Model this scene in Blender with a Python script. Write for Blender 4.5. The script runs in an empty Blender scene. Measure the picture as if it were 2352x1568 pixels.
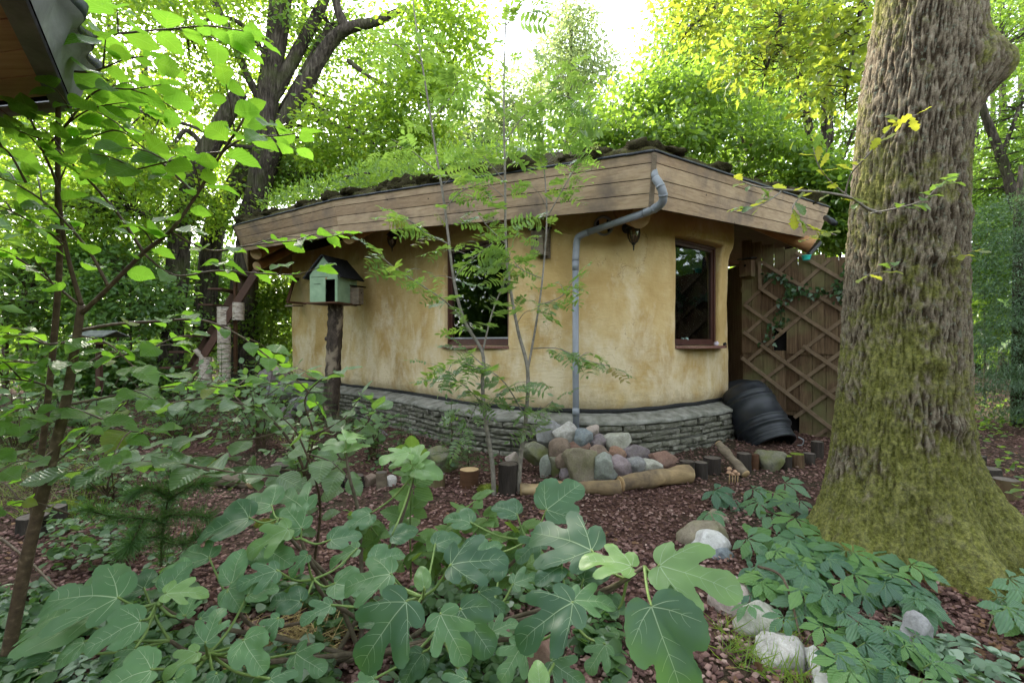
import bpy, bmesh, math, random
import numpy as np
from mathutils import Vector, Matrix, noise
from mathutils.geometry import delaunay_2d_cdt

# ------------------------------------------------------------------ camera, sky, sun, exposure
scene = bpy.context.scene
FOC = 1120.0                       # focal length for a 2352 px wide picture
EYE = 1.5
cam = bpy.data.cameras.new('camera'); cam_ob = bpy.data.objects.new('camera', cam)
scene.collection.objects.link(cam_ob)
cam.sensor_width = 36.0; cam.lens = FOC / 2352.0 * 36.0
cam.clip_start = 0.05; cam.clip_end = 500
cam_ob.location = (0, 0, EYE); cam_ob.rotation_euler = (math.radians(90), 0, 0)
scene.camera = cam_ob

SUN_EL, SUN_AZ = math.radians(38), math.radians(-38)      # azimuth clockwise from +Y
sun_dir = Vector((math.sin(SUN_AZ) * math.cos(SUN_EL), math.cos(SUN_AZ) * math.cos(SUN_EL), math.sin(SUN_EL)))
world = bpy.data.worlds.new('World'); scene.world = world; world.use_nodes = True
wn = world.node_tree; wn.nodes.clear()
sky = wn.nodes.new('ShaderNodeTexSky'); sky.sky_type = 'NISHITA'; sky.sun_disc = False
sky.sun_elevation = SUN_EL; sky.sun_rotation = SUN_AZ
sky.air_density = 1.0; sky.dust_density = 1.0; sky.ozone_density = 1.0
hs = wn.nodes.new('ShaderNodeHueSaturation'); hs.inputs['Saturation'].default_value = 0.35
bg = wn.nodes.new('ShaderNodeBackground'); bg.inputs['Strength'].default_value = 0.15
wo = wn.nodes.new('ShaderNodeOutputWorld')
wn.links.new(sky.outputs[0], hs.inputs['Color']); wn.links.new(hs.outputs[0], bg.inputs['Color'])
wn.links.new(bg.outputs[0], wo.inputs['Surface'])
sl = bpy.data.lights.new('sun', 'SUN'); sl.energy = 2.3; sl.angle = math.radians(0.6); sl.color = (1.0, 0.93, 0.80)
so = bpy.data.objects.new('sun', sl); scene.collection.objects.link(so)
so.rotation_euler = (-sun_dir).to_track_quat('-Z', 'Y').to_euler()
vs = scene.view_settings
vs.view_transform = 'Standard'; vs.look = 'None'; vs.gamma = 1.0; vs.use_curve_mapping = False
vs.exposure = 2.85
cy = scene.cycles
cy.max_bounces = 5; cy.diffuse_bounces = 2; cy.glossy_bounces = 3; cy.transmission_bounces = 4; cy.transparent_max_bounces = 6
cy.caustics_reflective = False; cy.caustics_refractive = False
cy.use_denoising = True
try:
    cy.denoiser = 'OPENIMAGEDENOISE'
except Exception:
    pass
cy.sample_clamp_indirect = 6.0

# ------------------------------------------------------------------ helpers
COL = scene.collection
def P(u, v, Y):
    """world point seen at picture position (u, v) of the 2352 x 1568 photograph, Y metres in front of the camera"""
    return Vector(((u - 1176.0) / FOC * Y, Y, EYE - (v - 784.0) / FOC * Y))
def G(v): return EYE * FOC / (v - 784.0)       # depth of flat ground seen at row v

def finish(o, parent=None, smooth=False):
    COL.objects.link(o)
    if parent is not None:
        o.parent = parent
        q = parent; off = Vector((0, 0, 0))
        while q is not None:
            off += q.location; q = q.parent
        o.location = o.location - off
    return o
def mesh_obj(name, verts, faces, mat, parent=None, smooth=False, mats=None, mi=None):
    me = bpy.data.meshes.new(name)
    me.from_pydata([tuple(v) for v in verts], [], [tuple(f) for f in faces])
    for m in (mats or [mat]): me.materials.append(m)
    if mi is not None: me.polygons.foreach_set('material_index', mi)
    if smooth: me.polygons.foreach_set('use_smooth', [True] * len(me.polygons))
    me.update()
    return finish(bpy.data.objects.new(name, me), parent)
def tag(o, label, cat=None, group=None, kind=None):
    if label: o['label'] = label
    if cat: o['category'] = cat
    if group: o['group'] = group
    if kind: o['kind'] = kind
    return o
def thing(name, label, cat, loc=(0, 0, 0), group=None):
    o = bpy.data.objects.new(name, None); COL.objects.link(o); o.empty_display_size = 0.1
    o.location = loc
    return tag(o, label, cat, group)
class MB:
    def __init__(s): s.v = []; s.f = []; s.m = []; s.cur = 0
    def add(s, vs_, fs_):
        b = len(s.v); s.v.extend(vs_)
        for f in fs_: s.f.append(tuple(i + b for i in f)); s.m.append(s.cur)
    def box(s, c, h, rot=None):
        c = Vector(c); vs_ = []
        for dx in (-1, 1):
            for dy in (-1, 1):
                for dz in (-1, 1):
                    p = Vector((dx * h[0], dy * h[1], dz * h[2]))
                    if rot is not None: p = rot @ p
                    vs_.append(c + p)
        s.add(vs_, [(0, 1, 3, 2), (4, 6, 7, 5), (0, 4, 5, 1), (2, 3, 7, 6), (0, 2, 6, 4), (1, 5, 7, 3)])
    def hexa(s, q):     # 8 corners: bottom ring 0-3, top ring 4-7
        s.add(q, [(3, 2, 1, 0), (4, 5, 6, 7), (0, 1, 5, 4), (1, 2, 6, 5), (2, 3, 7, 6), (3, 0, 4, 7)])
    def bar(s, a, b, w, h, up=Vector((0, 0, 1))):
        a = Vector(a); b = Vector(b); d = (b - a).normalized()
        x = d.cross(up)
        if x.length < 1e-4: x = d.cross(Vector((1, 0, 0)))
        x.normalize(); z = x.cross(d)
        q = []
        for p in (a, b):
            for sx, sz in ((-1, -1), (1, -1), (1, 1), (-1, 1)): q.append(p + x * w * .5 * sx + z * h * .5 * sz)
        s.hexa(q)
    def tube(s, pts, rad, seg=8, cap=True, wob=0.0, seed=0.0):
        pts = [Vector(p) for p in pts]
        if not hasattr(rad, '__len__'): rad = [rad] * len(pts)
        b = len(s.v); x = None
        for i, p in enumerate(pts):
            d = (pts[min(i + 1, len(pts) - 1)] - pts[max(i - 1, 0)]).normalized()
            if x is None:
                x = d.cross(Vector((0.13, 0.94, 0.3)))
                if x.length < 1e-3: x = d.cross(Vector((1, 0, 0)))
            x = (x - d * x.dot(d)).normalized(); y = d.cross(x)
            for k in range(seg):
                a = 2 * math.pi * k / seg
                r = rad[i]
                if wob: r *= 1 + wob * noise.noise(Vector((math.cos(a) * 1.7 + seed, math.sin(a) * 1.7 - seed, i * .6)))
                s.v.append(p + (x * math.cos(a) + y * math.sin(a)) * r)
        n = len(pts)
        for i in range(n - 1):
            for k in range(seg):
                k2 = (k + 1) % seg
                s.f.append((b + i * seg + k, b + i * seg + k2, b + (i + 1) * seg + k2, b + (i + 1) * seg + k)); s.m.append(s.cur)
        if cap:
            s.f.append(tuple(b + k for k in reversed(range(seg)))); s.m.append(s.cur)
            s.f.append(tuple(b + (n - 1) * seg + k for k in range(seg))); s.m.append(s.cur)
    def lathe(s, c, prof, axis=Vector((0, 0, 1)), seg=20):
        c = Vector(c); axis = Vector(axis).normalized()
        x = axis.orthogonal().normalized(); y = axis.cross(x); b = len(s.v)
        for (r, h) in prof:
            for k in range(seg):
                a = 2 * math.pi * k / seg
                s.v.append(c + axis * h + (x * math.cos(a) + y * math.sin(a)) * r)
        for i in range(len(prof) - 1):
            for k in range(seg):
                k2 = (k + 1) % seg
                s.f.append((b + i * seg + k, b + i * seg + k2, b + (i + 1) * seg + k2, b + (i + 1) * seg + k)); s.m.append(s.cur)
    def build(s, name, mat, parent=None, smooth=False, mats=None):
        return mesh_obj(name, s.v, s.f, mat, parent, smooth, mats, s.m if mats else None)
def crom(pts, n):
    """Catmull-Rom resample: n points per span"""
    pts = [Vector(p) for p in pts]; out = []
    for i in range(len(pts) - 1):
        p0 = pts[max(i - 1, 0)]; p1 = pts[i]; p2 = pts[i + 1]; p3 = pts[min(i + 2, len(pts) - 1)]
        for k in range(n):
            t = k / n
            out.append(.5 * ((2 * p1) + (p2 - p0) * t + (2 * p0 - 5 * p1 + 4 * p2 - p3) * t * t + (3 * p1 - p0 - 3 * p2 + p3) * t ** 3))
    out.append(pts[-1]); return out
def fbm(p, o=4):
    return noise.fractal(p, 0.9, 2.1, o)

# ------------------------------------------------------------------ materials (all procedural)
class NT:
    def __init__(s, name):
        s.m = bpy.data.materials.new(name); s.m.use_nodes = True
        s.t = s.m.node_tree; s.b = s.t.nodes['Principled BSDF']; s.out = s.t.nodes['Material Output']
    def n(s, typ, **kw):
        o = s.t.nodes.new(typ)
        for k, v in kw.items():
            if k.startswith('i_'):
                o.inputs[k[2:].replace('_', ' ')].default_value = v
            else: setattr(o, k, v)
        return o
    def l(s, a, b): s.t.links.new(a, b)
    def coord(s, which='Object', scale=(1, 1, 1)):
        tc = s.n('ShaderNodeTexCoord'); mp = s.n('ShaderNodeMapping'); mp.inputs['Scale'].default_value = scale
        s.l(tc.outputs[which], mp.inputs[0]); return mp.outputs[0]
    def noise(s, co, scale, detail=4, rough=.55, dist=0.0):
        o = s.n('ShaderNodeTexNoise'); o.inputs['Scale'].default_value = scale; o.inputs['Detail'].default_value = detail
        o.inputs['Roughness'].default_value = rough; o.inputs['Distortion'].default_value = dist
        s.l(co, o.inputs['Vector']); return o.outputs['Fac']
    def ramp(s, fac, stops):
        o = s.n('ShaderNodeValToRGB'); cr = o.color_ramp
        while len(cr.elements) < len(stops): cr.elements.new(0.5)
        for e, (p, c) in zip(cr.elements, stops):
            e.position = p; e.color = tuple(c) + (1,) if len(c) == 3 else c
        s.l(fac, o.inputs[0]); return o.outputs[0]
    def mix(s, fac, a, b, mode='MIX'):
        o = s.n('ShaderNodeMix', data_type='RGBA', blend_type=mode)
        for sock, v in ((o.inputs[0], fac), (o.inputs[6], a), (o.inputs[7], b)):
            if hasattr(v, 'links') or hasattr(v, 'is_output'): s.l(v, sock)
            elif isinstance(v, (int, float)): sock.default_value = v
            else: sock.default_value = tuple(v) + (1,)
        return o.outputs[2]
    def math(s, op, a, b=None):
        o = s.n('ShaderNodeMath', operation=op)
        for sock, v in ((o.inputs[0], a), (o.inputs[1], b)):
            if v is None: continue
            if isinstance(v, (int, float)): sock.default_value = v
            else: s.l(v, sock)
        return o.outputs[0]
    def bump(s, h, strength=.4, dist=.02):
        o = s.n('ShaderNodeBump'); o.inputs['Strength'].default_value = strength; o.inputs['Distance'].default_value = dist
        s.l(h, o.inputs['Height']); s.l(o.outputs[0], s.b.inputs['Normal']); return o.outputs[0]
    def set(s, col=None, rough=None, spec=None, metal=None):
        if col is not None:
            if hasattr(col, 'is_output'): s.l(col, s.b.inputs['Base Color'])
            else: s.b.inputs['Base Color'].default_value = tuple(col) + (1,)
        if rough is not None:
            if hasattr(rough, 'is_output'): s.l(rough, s.b.inputs['Roughness'])
            else: s.b.inputs['Roughness'].default_value = rough
        if spec is not None: s.b.inputs['Specular IOR Level'].default_value = spec
        if metal is not None: s.b.inputs['Metallic'].default_value = metal
        return s.m
    def rnd(s, kind):
        if kind == 'object': return s.n('ShaderNodeObjectInfo').outputs['Random']
        return s.n('ShaderNodeNewGeometry').outputs['Random Per Island']

def leaf_mat(name, ca, cb, tc, trans=.42, rough=.42, spec=.35, rand='object', cc=None, veins=0.0, yellow=0.0):
    """leaf: top colour between ca and cb (and a rare cc), light shining through in tc"""
    k = NT(name); r = k.rnd(rand)
    stops = [(0.0, ca), (0.85, cb)]
    if cc: stops = [(0.0, ca), (0.8, cb), (0.93, cb), (0.97, cc)]
    col = k.ramp(r, stops)
    co = k.coord('Object')
    nz = k.noise(co, 6.0 if rand == 'object' else 1.1, 3)
    col = k.mix(k.math('MULTIPLY', nz, .75), col, k.mix(1.0, col, (.55, .62, .5), 'MULTIPLY'))
    if 'fig' in name or 'creeper' in name:
        sp = k.ramp(k.noise(k.coord('Object'), 13, 2), [(.735, (0, 0, 0)), (.75, (1, 1, 1))]); col = k.mix(k.math('MULTIPLY', sp, .7), col, (.11, .075, .03))
    if veins:
        tcn = k.n('ShaderNodeTexCoord'); sep = k.n('ShaderNodeSeparateXYZ'); k.l(tcn.outputs['Object'], sep.inputs[0])
        ax = k.math('ABSOLUTE', sep.outputs[0]); d = k.math('SUBTRACT', sep.outputs[1], k.math('MULTIPLY', ax, .75))
        w = k.math('ABSOLUTE', k.math('SINE', k.math('MULTIPLY', d, 30.0)))
        line = k.math('LESS_THAN', w, .17); rib = k.math('LESS_THAN', ax, .016)
        vn = k.math('MAXIMUM', k.math('MULTIPLY', line, .55), rib)
        col = k.mix(k.math('MULTIPLY', vn, veins), col, (.30, .40, .16))
        k.bump(w, .35, .01)
    k.set(col, rough, spec)
    tr = k.n('ShaderNodeBsdfTranslucent')
    k.l(k.mix(k.math('MULTIPLY', r, .6), tc, tuple(c * f for c, f in zip(tc, (1.18, 1.0, .7)))), tr.inputs[0])
    mx = k.n('ShaderNodeMixShader'); mx.inputs[0].default_value = trans
    k.l(k.b.outputs[0], mx.inputs[1]); k.l(tr.outputs[0], mx.inputs[2]); k.l(mx.outputs[0], k.out.inputs[0])
    return k.m

def wood_mat(name, stops, scale=(1, 1, 1), rough=.8, spec=.2, axis_scale=26, rand=.35, bump=.3, stain=None):
    """grain runs along the local direction with the smallest scale"""
    k = NT(name); co = k.coord('Object', scale)
    g = k.noise(co, axis_scale, 6, .65, .3); big = k.noise(k.coord('Object'), 1.7, 3)
    col = k.ramp(k.math('ADD', k.math('MULTIPLY', g, .75), k.math('MULTIPLY', big, .25)), stops)
    r = k.rnd('object')
    col = k.mix(k.math('MULTIPLY', r, rand), col, k.mix(1.0, col, (.52, .46, .42), 'MULTIPLY'))
    if stain:
        col = k.mix(k.ramp(k.noise(k.coord('Object'), stain[1], 5), [(.48, (0, 0, 0)), (.68, (1, 1, 1))]), col, stain[0])
    k.set(col, rough, spec); k.bump(g, bump, .01); return k.m
MT = {}
def mk_materials():
    # plaster: mottled ochre limewash
    k = NT('plaster'); co = k.coord('Object'); 
    n1 = k.noise(co, 1.1, 6, .62, .35); n2 = k.noise(k.coord('Object', (1.2, 1.2, .8)), 1.9, 7, .68, .3); n3 = k.noise(co, 9, 5, .6)
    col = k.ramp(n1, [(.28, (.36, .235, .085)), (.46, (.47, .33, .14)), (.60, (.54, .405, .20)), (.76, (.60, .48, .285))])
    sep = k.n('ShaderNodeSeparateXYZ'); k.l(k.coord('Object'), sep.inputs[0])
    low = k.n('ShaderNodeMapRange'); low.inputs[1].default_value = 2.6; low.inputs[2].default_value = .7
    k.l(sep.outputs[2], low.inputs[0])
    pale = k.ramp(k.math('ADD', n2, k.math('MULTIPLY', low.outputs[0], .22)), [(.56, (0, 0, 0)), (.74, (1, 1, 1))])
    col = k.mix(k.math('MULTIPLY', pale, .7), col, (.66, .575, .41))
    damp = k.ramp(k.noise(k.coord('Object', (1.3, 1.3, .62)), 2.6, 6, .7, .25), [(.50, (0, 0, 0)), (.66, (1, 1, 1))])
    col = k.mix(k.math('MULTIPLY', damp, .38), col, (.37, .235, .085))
    sp = k.ramp(k.noise(k.coord('Object'), 38, 2), [(.74, (0, 0, 0)), (.80, (1, 1, 1))])
    col = k.mix(k.math('MULTIPLY', sp, .25), col, (.22, .14, .05))
    tw = k.noise(k.coord('Object', (1, 1, 3.5)), 5, 5, .6, 1.2); cr = k.n('ShaderNodeTexVoronoi', feature='DISTANCE_TO_EDGE'); cr.inputs['Scale'].default_value = 1.3
    wq = k.n('ShaderNodeVectorMath', operation='ADD'); k.l(k.coord('Object'), wq.inputs[0]); nn = k.n('ShaderNodeTexNoise'); nn.inputs['Scale'].default_value = 2.2; nn.inputs['Detail'].default_value = 5; k.l(k.coord('Object'), nn.inputs['Vector']); k.l(nn.outputs['Color'], wq.inputs[1]); k.l(wq.outputs[0], cr.inputs['Vector'])
    crk = k.math('MULTIPLY', k.math('LESS_THAN', cr.outputs['Distance'], .004), k.math('GREATER_THAN', n2, .54)); col = k.mix(k.math('MULTIPLY', crk, .45), col, (.16, .10, .045))
    spl = k.n('ShaderNodeMapRange'); spl.inputs[1].default_value = .95; spl.inputs[2].default_value = .6; k.l(sep.outputs[2], spl.inputs[0])
    sp2 = k.ramp(k.math('ADD', k.math('MULTIPLY', spl.outputs[0], .35), k.noise(k.coord('Object'), 7, 6, .75)), [(.62, (0, 0, 0)), (.80, (1, 1, 1))]); col = k.mix(k.math('MULTIPLY', sp2, .4), col, (.27, .19, .10))
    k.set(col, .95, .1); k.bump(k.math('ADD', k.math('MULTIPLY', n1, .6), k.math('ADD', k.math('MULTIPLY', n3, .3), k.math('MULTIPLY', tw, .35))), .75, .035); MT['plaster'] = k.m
    # weathered oak fascia
    MT['fascia'] = wood_mat('weathered_larch', [(.25, (.22, .15, .09)), (.5, (.40, .295, .19)), (.75, (.53, .415, .28))], (.12, .12, 1.0), .85, .15, 40, .7, .35, ((.17, .13, .10), 2.2))
    k = NT('tmp'); bpy.data.materials.remove(k.m)
    fm = MT['fascia']; q = NT.__new__(NT); q.m = fm; q.t = fm.node_tree; q.b = q.t.nodes['Principled BSDF']
    vo = q.n('ShaderNodeTexVoronoi'); vo.inputs['Scale'].default_value = 3.2; q.l(q.coord('Object'), vo.inputs['Vector'])
    old = q.b.inputs['Base Color'].links[0].from_socket
    q.l(q.mix(q.math('MULTIPLY', q.math('LESS_THAN', vo.outputs['Distance'], .045), .8), old, (.03, .022, .018)), q.b.inputs['Base Color'])
    MT['soffit'] = wood_mat('soffit_wood', [(.3, (.055, .026, .013)), (.6, (.11, .052, .026)), (.8, (.16, .08, .04))], (.2, .2, 1), .7, .25, 20)
    MT['log_peeled'] = wood_mat('peeled_log', [(.3, (.30, .14, .055)), (.55, (.44, .23, .10)), (.8, (.55, .33, .16))], (.3, .3, 1), .65, .3, 18)
    MT['log_end'] = wood_mat('log_end', [(.3, (.36, .24, .12)), (.7, (.58, .42, .24))], (1, 1, 1), .85, .1, 14)
    MT['fence'] = wood_mat('fence_board', [(.25, (.055, .034, .02)), (.5, (.135, .088, .052)), (.78, (.26, .185, .11))], (1, 1, .08), .85, .15, 34, .75, .35, ((.14, .135, .06), 1.6))
    MT['slat'] = wood_mat('trellis_slat', [(.3, (.13, .09, .057)), (.7, (.24, .175, .115))], (.3, .3, .3), .8, .2, 30, .4)
    MT['rust_wood'] = wood_mat('red_stained_wood', [(.3, (.05, .026, .018)), (.7, (.105, .052, .036))], (.3, .3, .3), .6, .3, 20, .4)
    MT['old_wood'] = wood_mat('old_grey_wood', [(.3, (.10, .08, .06)), (.55, (.22, .18, .13)), (.8, (.36, .31, .24))], (.4, .4, 1), .9, .1, 22, .5, .5)
    MT['log_yellow'] = wood_mat('yellow_log', [(.28, (.13, .085, .04)), (.5, (.34, .24, .125)), (.75, (.50, .38, .22))], (.15, 1, 1), .8, .2, 12, .3, .5, ((.09, .065, .045), 2.6))
    MT['log_dark'] = wood_mat('dark_post', [(.3, (.022, .018, .016)), (.6, (.06, .05, .042)), (.85, (.13, .10, .08))], (1, 1, .15), .9, .15, 26, .5, .7)
    MT['log_cut'] = wood_mat('post_top', [(.3, (.06, .05, .042)), (.7, (.17, .145, .12))], (1, 1, 1), .9, .1, 20, .5)
    MT['shed_wood'] = wood_mat('shed_soffit', [(.25, (.36, .20, .115)), (.55, (.58, .37, .23)), (.8, (.68, .48, .32))], (.05, 1, 1), .7, .25, 30, .35)
    MT['shed_grey'] = wood_mat('shed_edge', [(.3, (.11, .112, .115)), (.6, (.24, .24, .24)), (.85, (.42, .42, .41))], (.4, .4, .4), .75, .3, 16, .2, .5)
    MT['frame'] = wood_mat('window_frame', [(.3, (.035, .012, .009)), (.7, (.085, .03, .02))], (1, 1, .2), .45, .4, 20, .1)
    # birch bark
    k = NT('birch_bark'); n = k.noise(k.coord('Object', (1, 1, 3)), 9, 5, .7); n2 = k.noise(k.coord('Object', (3, 3, 14)), 3, 3)
    col = k.ramp(n, [(.3, (.20, .16, .12)), (.5, (.42, .36, .29)), (.7, (.58, .53, .46))])
    col = k.mix(k.ramp(n2, [(.6, (0, 0, 0)), (.68, (1, 1, 1))]), col, (.07, .055, .045))
    k.set(col, .8, .15); k.bump(n, .3, .01); MT['birch'] = k.m
    # bark, generic forest
    k = NT('bark'); v = k.noise(k.coord('Object', (1, 1, .16)), 16, 5, .7, .4); g = k.noise(k.coord('Object'), 1.6, 4)
    col = k.ramp(v, [(.34, (.012, .010, .008)), (.52, (.055, .045, .036)), (.72, (.14, .12, .095))])
    col = k.mix(k.math('MULTIPLY', k.ramp(g, [(.50, (0, 0, 0)), (.68, (1, 1, 1))]), .55), col, (.06, .075, .022))
    k.set(col, .95, .1); k.bump(v, 1.0, .05); MT['bark'] = k.m
    # bark of the mossy oak
    k = NT('oak_bark'); geo = k.n('ShaderNodeNewGeometry'); ao = geo.outputs['Pointiness']
    v = k.noise(k.coord('Object', (1, 1, .5)), 30, 5, .7, .3); fine = k.noise(k.coord('Object'), 90, 3, .7)
    big = k.noise(k.coord('Object'), 1.9, 4, .6, .3); mid = k.noise(k.coord('Object', (1, 1, .7)), 8, 4, .6)
    bk = k.ramp(k.math('ADD', k.math('MULTIPLY', v, .6), k.math('MULTIPLY', fine, .4)), [(.32, (.060, .046, .031)), (.5, (.19, .155, .108)), (.70, (.36, .31, .235))])
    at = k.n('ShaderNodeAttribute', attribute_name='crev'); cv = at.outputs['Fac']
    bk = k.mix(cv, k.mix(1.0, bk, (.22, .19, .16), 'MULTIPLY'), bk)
    sep = k.n('ShaderNodeSeparateXYZ'); k.l(k.coord('Object'), sep.inputs[0])
    hz = k.n('ShaderNodeMapRange'); hz.inputs[1].default_value = 1.5; hz.inputs[2].default_value = 0.1; hz.inputs[3].default_value = 0; hz.inputs[4].default_value = .20
    k.l(sep.outputs[2], hz.inputs[0])
    mk_ = k.math('ADD', k.math('ADD', k.math('MULTIPLY', big, .62), k.math('MULTIPLY', mid, .38)), hz.outputs[0])
    mk2 = k.ramp(k.math('ADD', mk_, k.math('MULTIPLY', k.noise(k.coord('Object'), 28, 3, .7), .22)), [(.60, (0, 0, 0)), (.70, (1, 1, 1))])
    moss = k.ramp(k.noise(k.coord('Object'), 46, 4, .7), [(.3, (.045, .048, .012)), (.5, (.14, .145, .032)), (.7, (.28, .28, .07))])
    lich = k.ramp(k.noise(k.coord('Object'), 30, 3, .7), [(.56, (0, 0, 0)), (.66, (1, 1, 1))])
    bk = k.mix(k.math('MULTIPLY', lich, .42), bk, (.24, .28, .21))
    col = k.mix(k.math('MULTIPLY', mk2, .80), bk, moss)
    k.set(col, .95, .1); k.bump(k.math('ADD', v, fine), .8, .015); MT['oak_bark'] = k.m
    # sapling barks
    def simple(name, stops, sc, det=4, rough=.8, spec=.2, bmp=.3, dist=.01, rand=0, mp=(1, 1, 1), dark=(.5, .5, .5)):
        q = NT(name); nn = q.noise(q.coord('Object', mp), sc, det, .6); c = q.ramp(nn, stops)
        if rand: c = q.mix(q.math('MULTIPLY', q.rnd('object'), rand), c, q.mix(1.0, c, dark, 'MULTIPLY'))
        q.set(c, rough, spec); q.bump(nn, bmp, dist); MT[name] = q.m; return q
    simple('alder_bark', [(.3, (.05, .032, .02)), (.55, (.085, .058, .034)), (.72, (.17, .125, .08))], 30, 4, .6, .3, .3)
    simple('rowan_bark', [(.3, (.12, .105, .085)), (.7, (.27, .24, .20))], 24, 4, .6, .3, .3)
    simple('fig_stem', [(.3, (.075, .058, .04)), (.7, (.16, .13, .09))], 24, 4, .7, .2, .3)
    simple('green_stem', [(.3, (.09, .15, .035)), (.7, (.20, .28, .08))], 12, 3, .5, .3, .1)
    simple('slate_stone', [(.25, (.065, .065, .045)), (.5, (.165, .158, .122)), (.72, (.30, .285, .24))], 14, 6, .95, .1, .8, .02, .6)
    simple('mortar', [(.3, (.13, .125, .11)), (.7, (.27, .26, .24))], 22, 5, .95, .1, .5, .02)
    simple('cement', [(.3, (.10, .10, .075)), (.5, (.20, .195, .165)), (.72, (.31, .30, .265))], 7, 7, .95, .1, .9, .02)
    simple('membrane', [(.3, (.006, .006, .006)), (.7, (.02, .02, .02))], 30, 4, .6, .3, .4)
    simple('pvc', [(.3, (.16, .175, .195)), (.7, (.22, .235, .26))], 5, 4, .42, .4, .05)
    simple('black_iron', [(.3, (.008, .008, .008)), (.7, (.022, .02, .018))], 30, 3, .5, .4, .2)
    simple('black_plastic', [(.3, (.010, .012, .015)), (.7, (.022, .025, .03))], 8, 4, .46, .4, .15)
    simple('dark', [(.3, (.006, .005, .005)), (.7, (.012, .011, .01))], 8, 2, .9, .05, .0)
    simple('mint_paint', [(.3, (.18, .275, .165)), (.6, (.24, .345, .215)), (.8, (.30, .40, .265))], 7, 5, .7, .25, .25, .01)
    simple('roof_felt', [(.3, (.012, .012, .013)), (.7, (.035, .035, .036))], 50, 3, .9, .15, .5)
    simple('granite', [(.3, (.10, .045, .035)), (.55, (.20, .10, .08)), (.75, (.30, .18, .15))], 60, 3, .25, .5, .02)
    simple('soil', [(.3, (.022, .017, .012)), (.55, (.05, .038, .027)), (.75, (.095, .07, .05))], 18, 6, .95, .1, .9, .03)
    simple('sod', [(.3, (.028, .022, .014)), (.55, (.055, .048, .022)), (.75, (.10, .115, .03))], 11, 6, .95, .05, 1.0, .05, .4)
    simple('moss', [(.3, (.06, .085, .015)), (.55, (.15, .20, .03)), (.78, (.30, .36, .06))], 40, 5, .95, .1, 1.0, .02)
    simple('interior', [(.3, (.16, .13, .10)), (.7, (.2, .17, .13))], 3, 2, .9, .1, .0)
    simple('curtain', [(.3, (.30, .27, .22)), (.7, (.42, .38, .32))], 5, 2, .9, .1, .0)
    simple('teal_plastic', [(.3, (.02, .35, .30)), (.7, (.03, .42, .36))], 5, 2, .4, .4, .0)
    simple('figurine', [(.3, (.16, .24, .21)), (.7, (.26, .36, .32))], 20, 4, .7, .3, .2)
    simple('crystal', [(.3, (.30, .24, .30)), (.7, (.55, .48, .52))], 20, 4, .3, .5, .4)
    simple('mushroom', [(.3, (.32, .18, .10)), (.7, (.48, .30, .19))], 20, 3, .6, .3, .1)
    simple('straw', [(.3, (.24, .16, .06)), (.7, (.42, .31, .14))], 9, 3, .7, .2, .1)
    simple('dry_leaf', [(.3, (.10, .05, .025)), (.7, (.24, .14, .075))], 9, 3, .8, .2, .2, .01, .5)
    simple('dead_grass', [(.3, (.12, .15, .05)), (.7, (.24, .24, .10))], 3, 3, .7, .2, .0)
    simple('metal_grey', [(.3, (.18, .19, .2)), (.7, (.3, .31, .32))], 9, 3, .5, .4, .1)
    simple('lattice_hole', [(.3, (.004, .004, .004)), (.7, (.01, .01, .01))], 8, 2, .9, .05, .0)
    simple('tar_paper', [(.3, (.016, .018, .022)), (.6, (.035, .04, .048)), (.8, (.10, .11, .12))], 25, 4, .6, .3, .4)
    simple('roof_slab', [(.3, (.12, .13, .12)), (.7, (.26, .27, .25))], 9, 4, .9, .1, .3)
    # mulch chips and ground
    k = NT('mulch'); r = k.rnd('island')
    pn = k.noise(k.coord('Object'), 1.3, 4, .6)
    r = k.math('MULTIPLY', r, k.math('ADD', k.math('MULTIPLY', pn, 1.3), .32))
    k.set(k.ramp(r, [(0.0, (.055, .030, .026)), (.35, (.11, .060, .050)), (.7, (.175, .100, .083)), (.93, (.25, .155, .13)), (1.0, (.33, .23, .19))]), .85, .15); MT['mulch'] = k.m
    k = NT('ground'); co = k.coord('Object')
    vo = k.n('ShaderNodeTexVoronoi'); vo.inputs['Scale'].default_value = 34; k.l(co, vo.inputs['Vector'])
    big = k.noise(co, .55, 4); f = k.noise(co, 60, 4, .7)
    mul = k.ramp(vo.outputs['Color'], [(0.2, (.035, .018, .014)), (.6, (.085, .044, .033)), (.9, (.15, .085, .065))])
    lit = k.ramp(f, [(.3, (.022, .017, .011)), (.55, (.055, .042, .026)), (.75, (.10, .075, .045))])
    col = k.mix(k.ramp(big, [(.48, (0, 0, 0)), (.58, (1, 1, 1))]), mul, lit)
    k.set(col, .95, .1); k.bump(k.math('ADD', vo.outputs['Distance'], f), .8, .02); MT['ground'] = k.m
    # glass
    k = NT('window_glass'); k.t.nodes.remove(k.b)
    tr = k.n('ShaderNodeBsdfTransparent'); tr.inputs[0].default_value = (.80, .84, .82, 1)
    gl = k.n('ShaderNodeBsdfGlossy'); gl.inputs['Roughness'].default_value = .015; gl.inputs[0].default_value = (.9, .95, .93, 1)
    fr = k.n('ShaderNodeFresnel'); fr.inputs[0].default_value = 1.55
    mx = k.n('ShaderNodeMixShader'); k.l(fr.outputs[0], mx.inputs[0]); k.l(tr.outputs[0], mx.inputs[1]); k.l(gl.outputs[0], mx.inputs[2]); k.l(mx.outputs[0], k.out.inputs[0])
    MT['glass'] = k.m
    k = NT('lantern_glass'); k.t.nodes.remove(k.b)
    tr = k.n('ShaderNodeBsdfTransparent'); tr.inputs[0].default_value = (.55, .50, .40, 1)
    gl = k.n('ShaderNodeBsdfGlossy'); gl.inputs['Roughness'].default_value = .15
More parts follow.
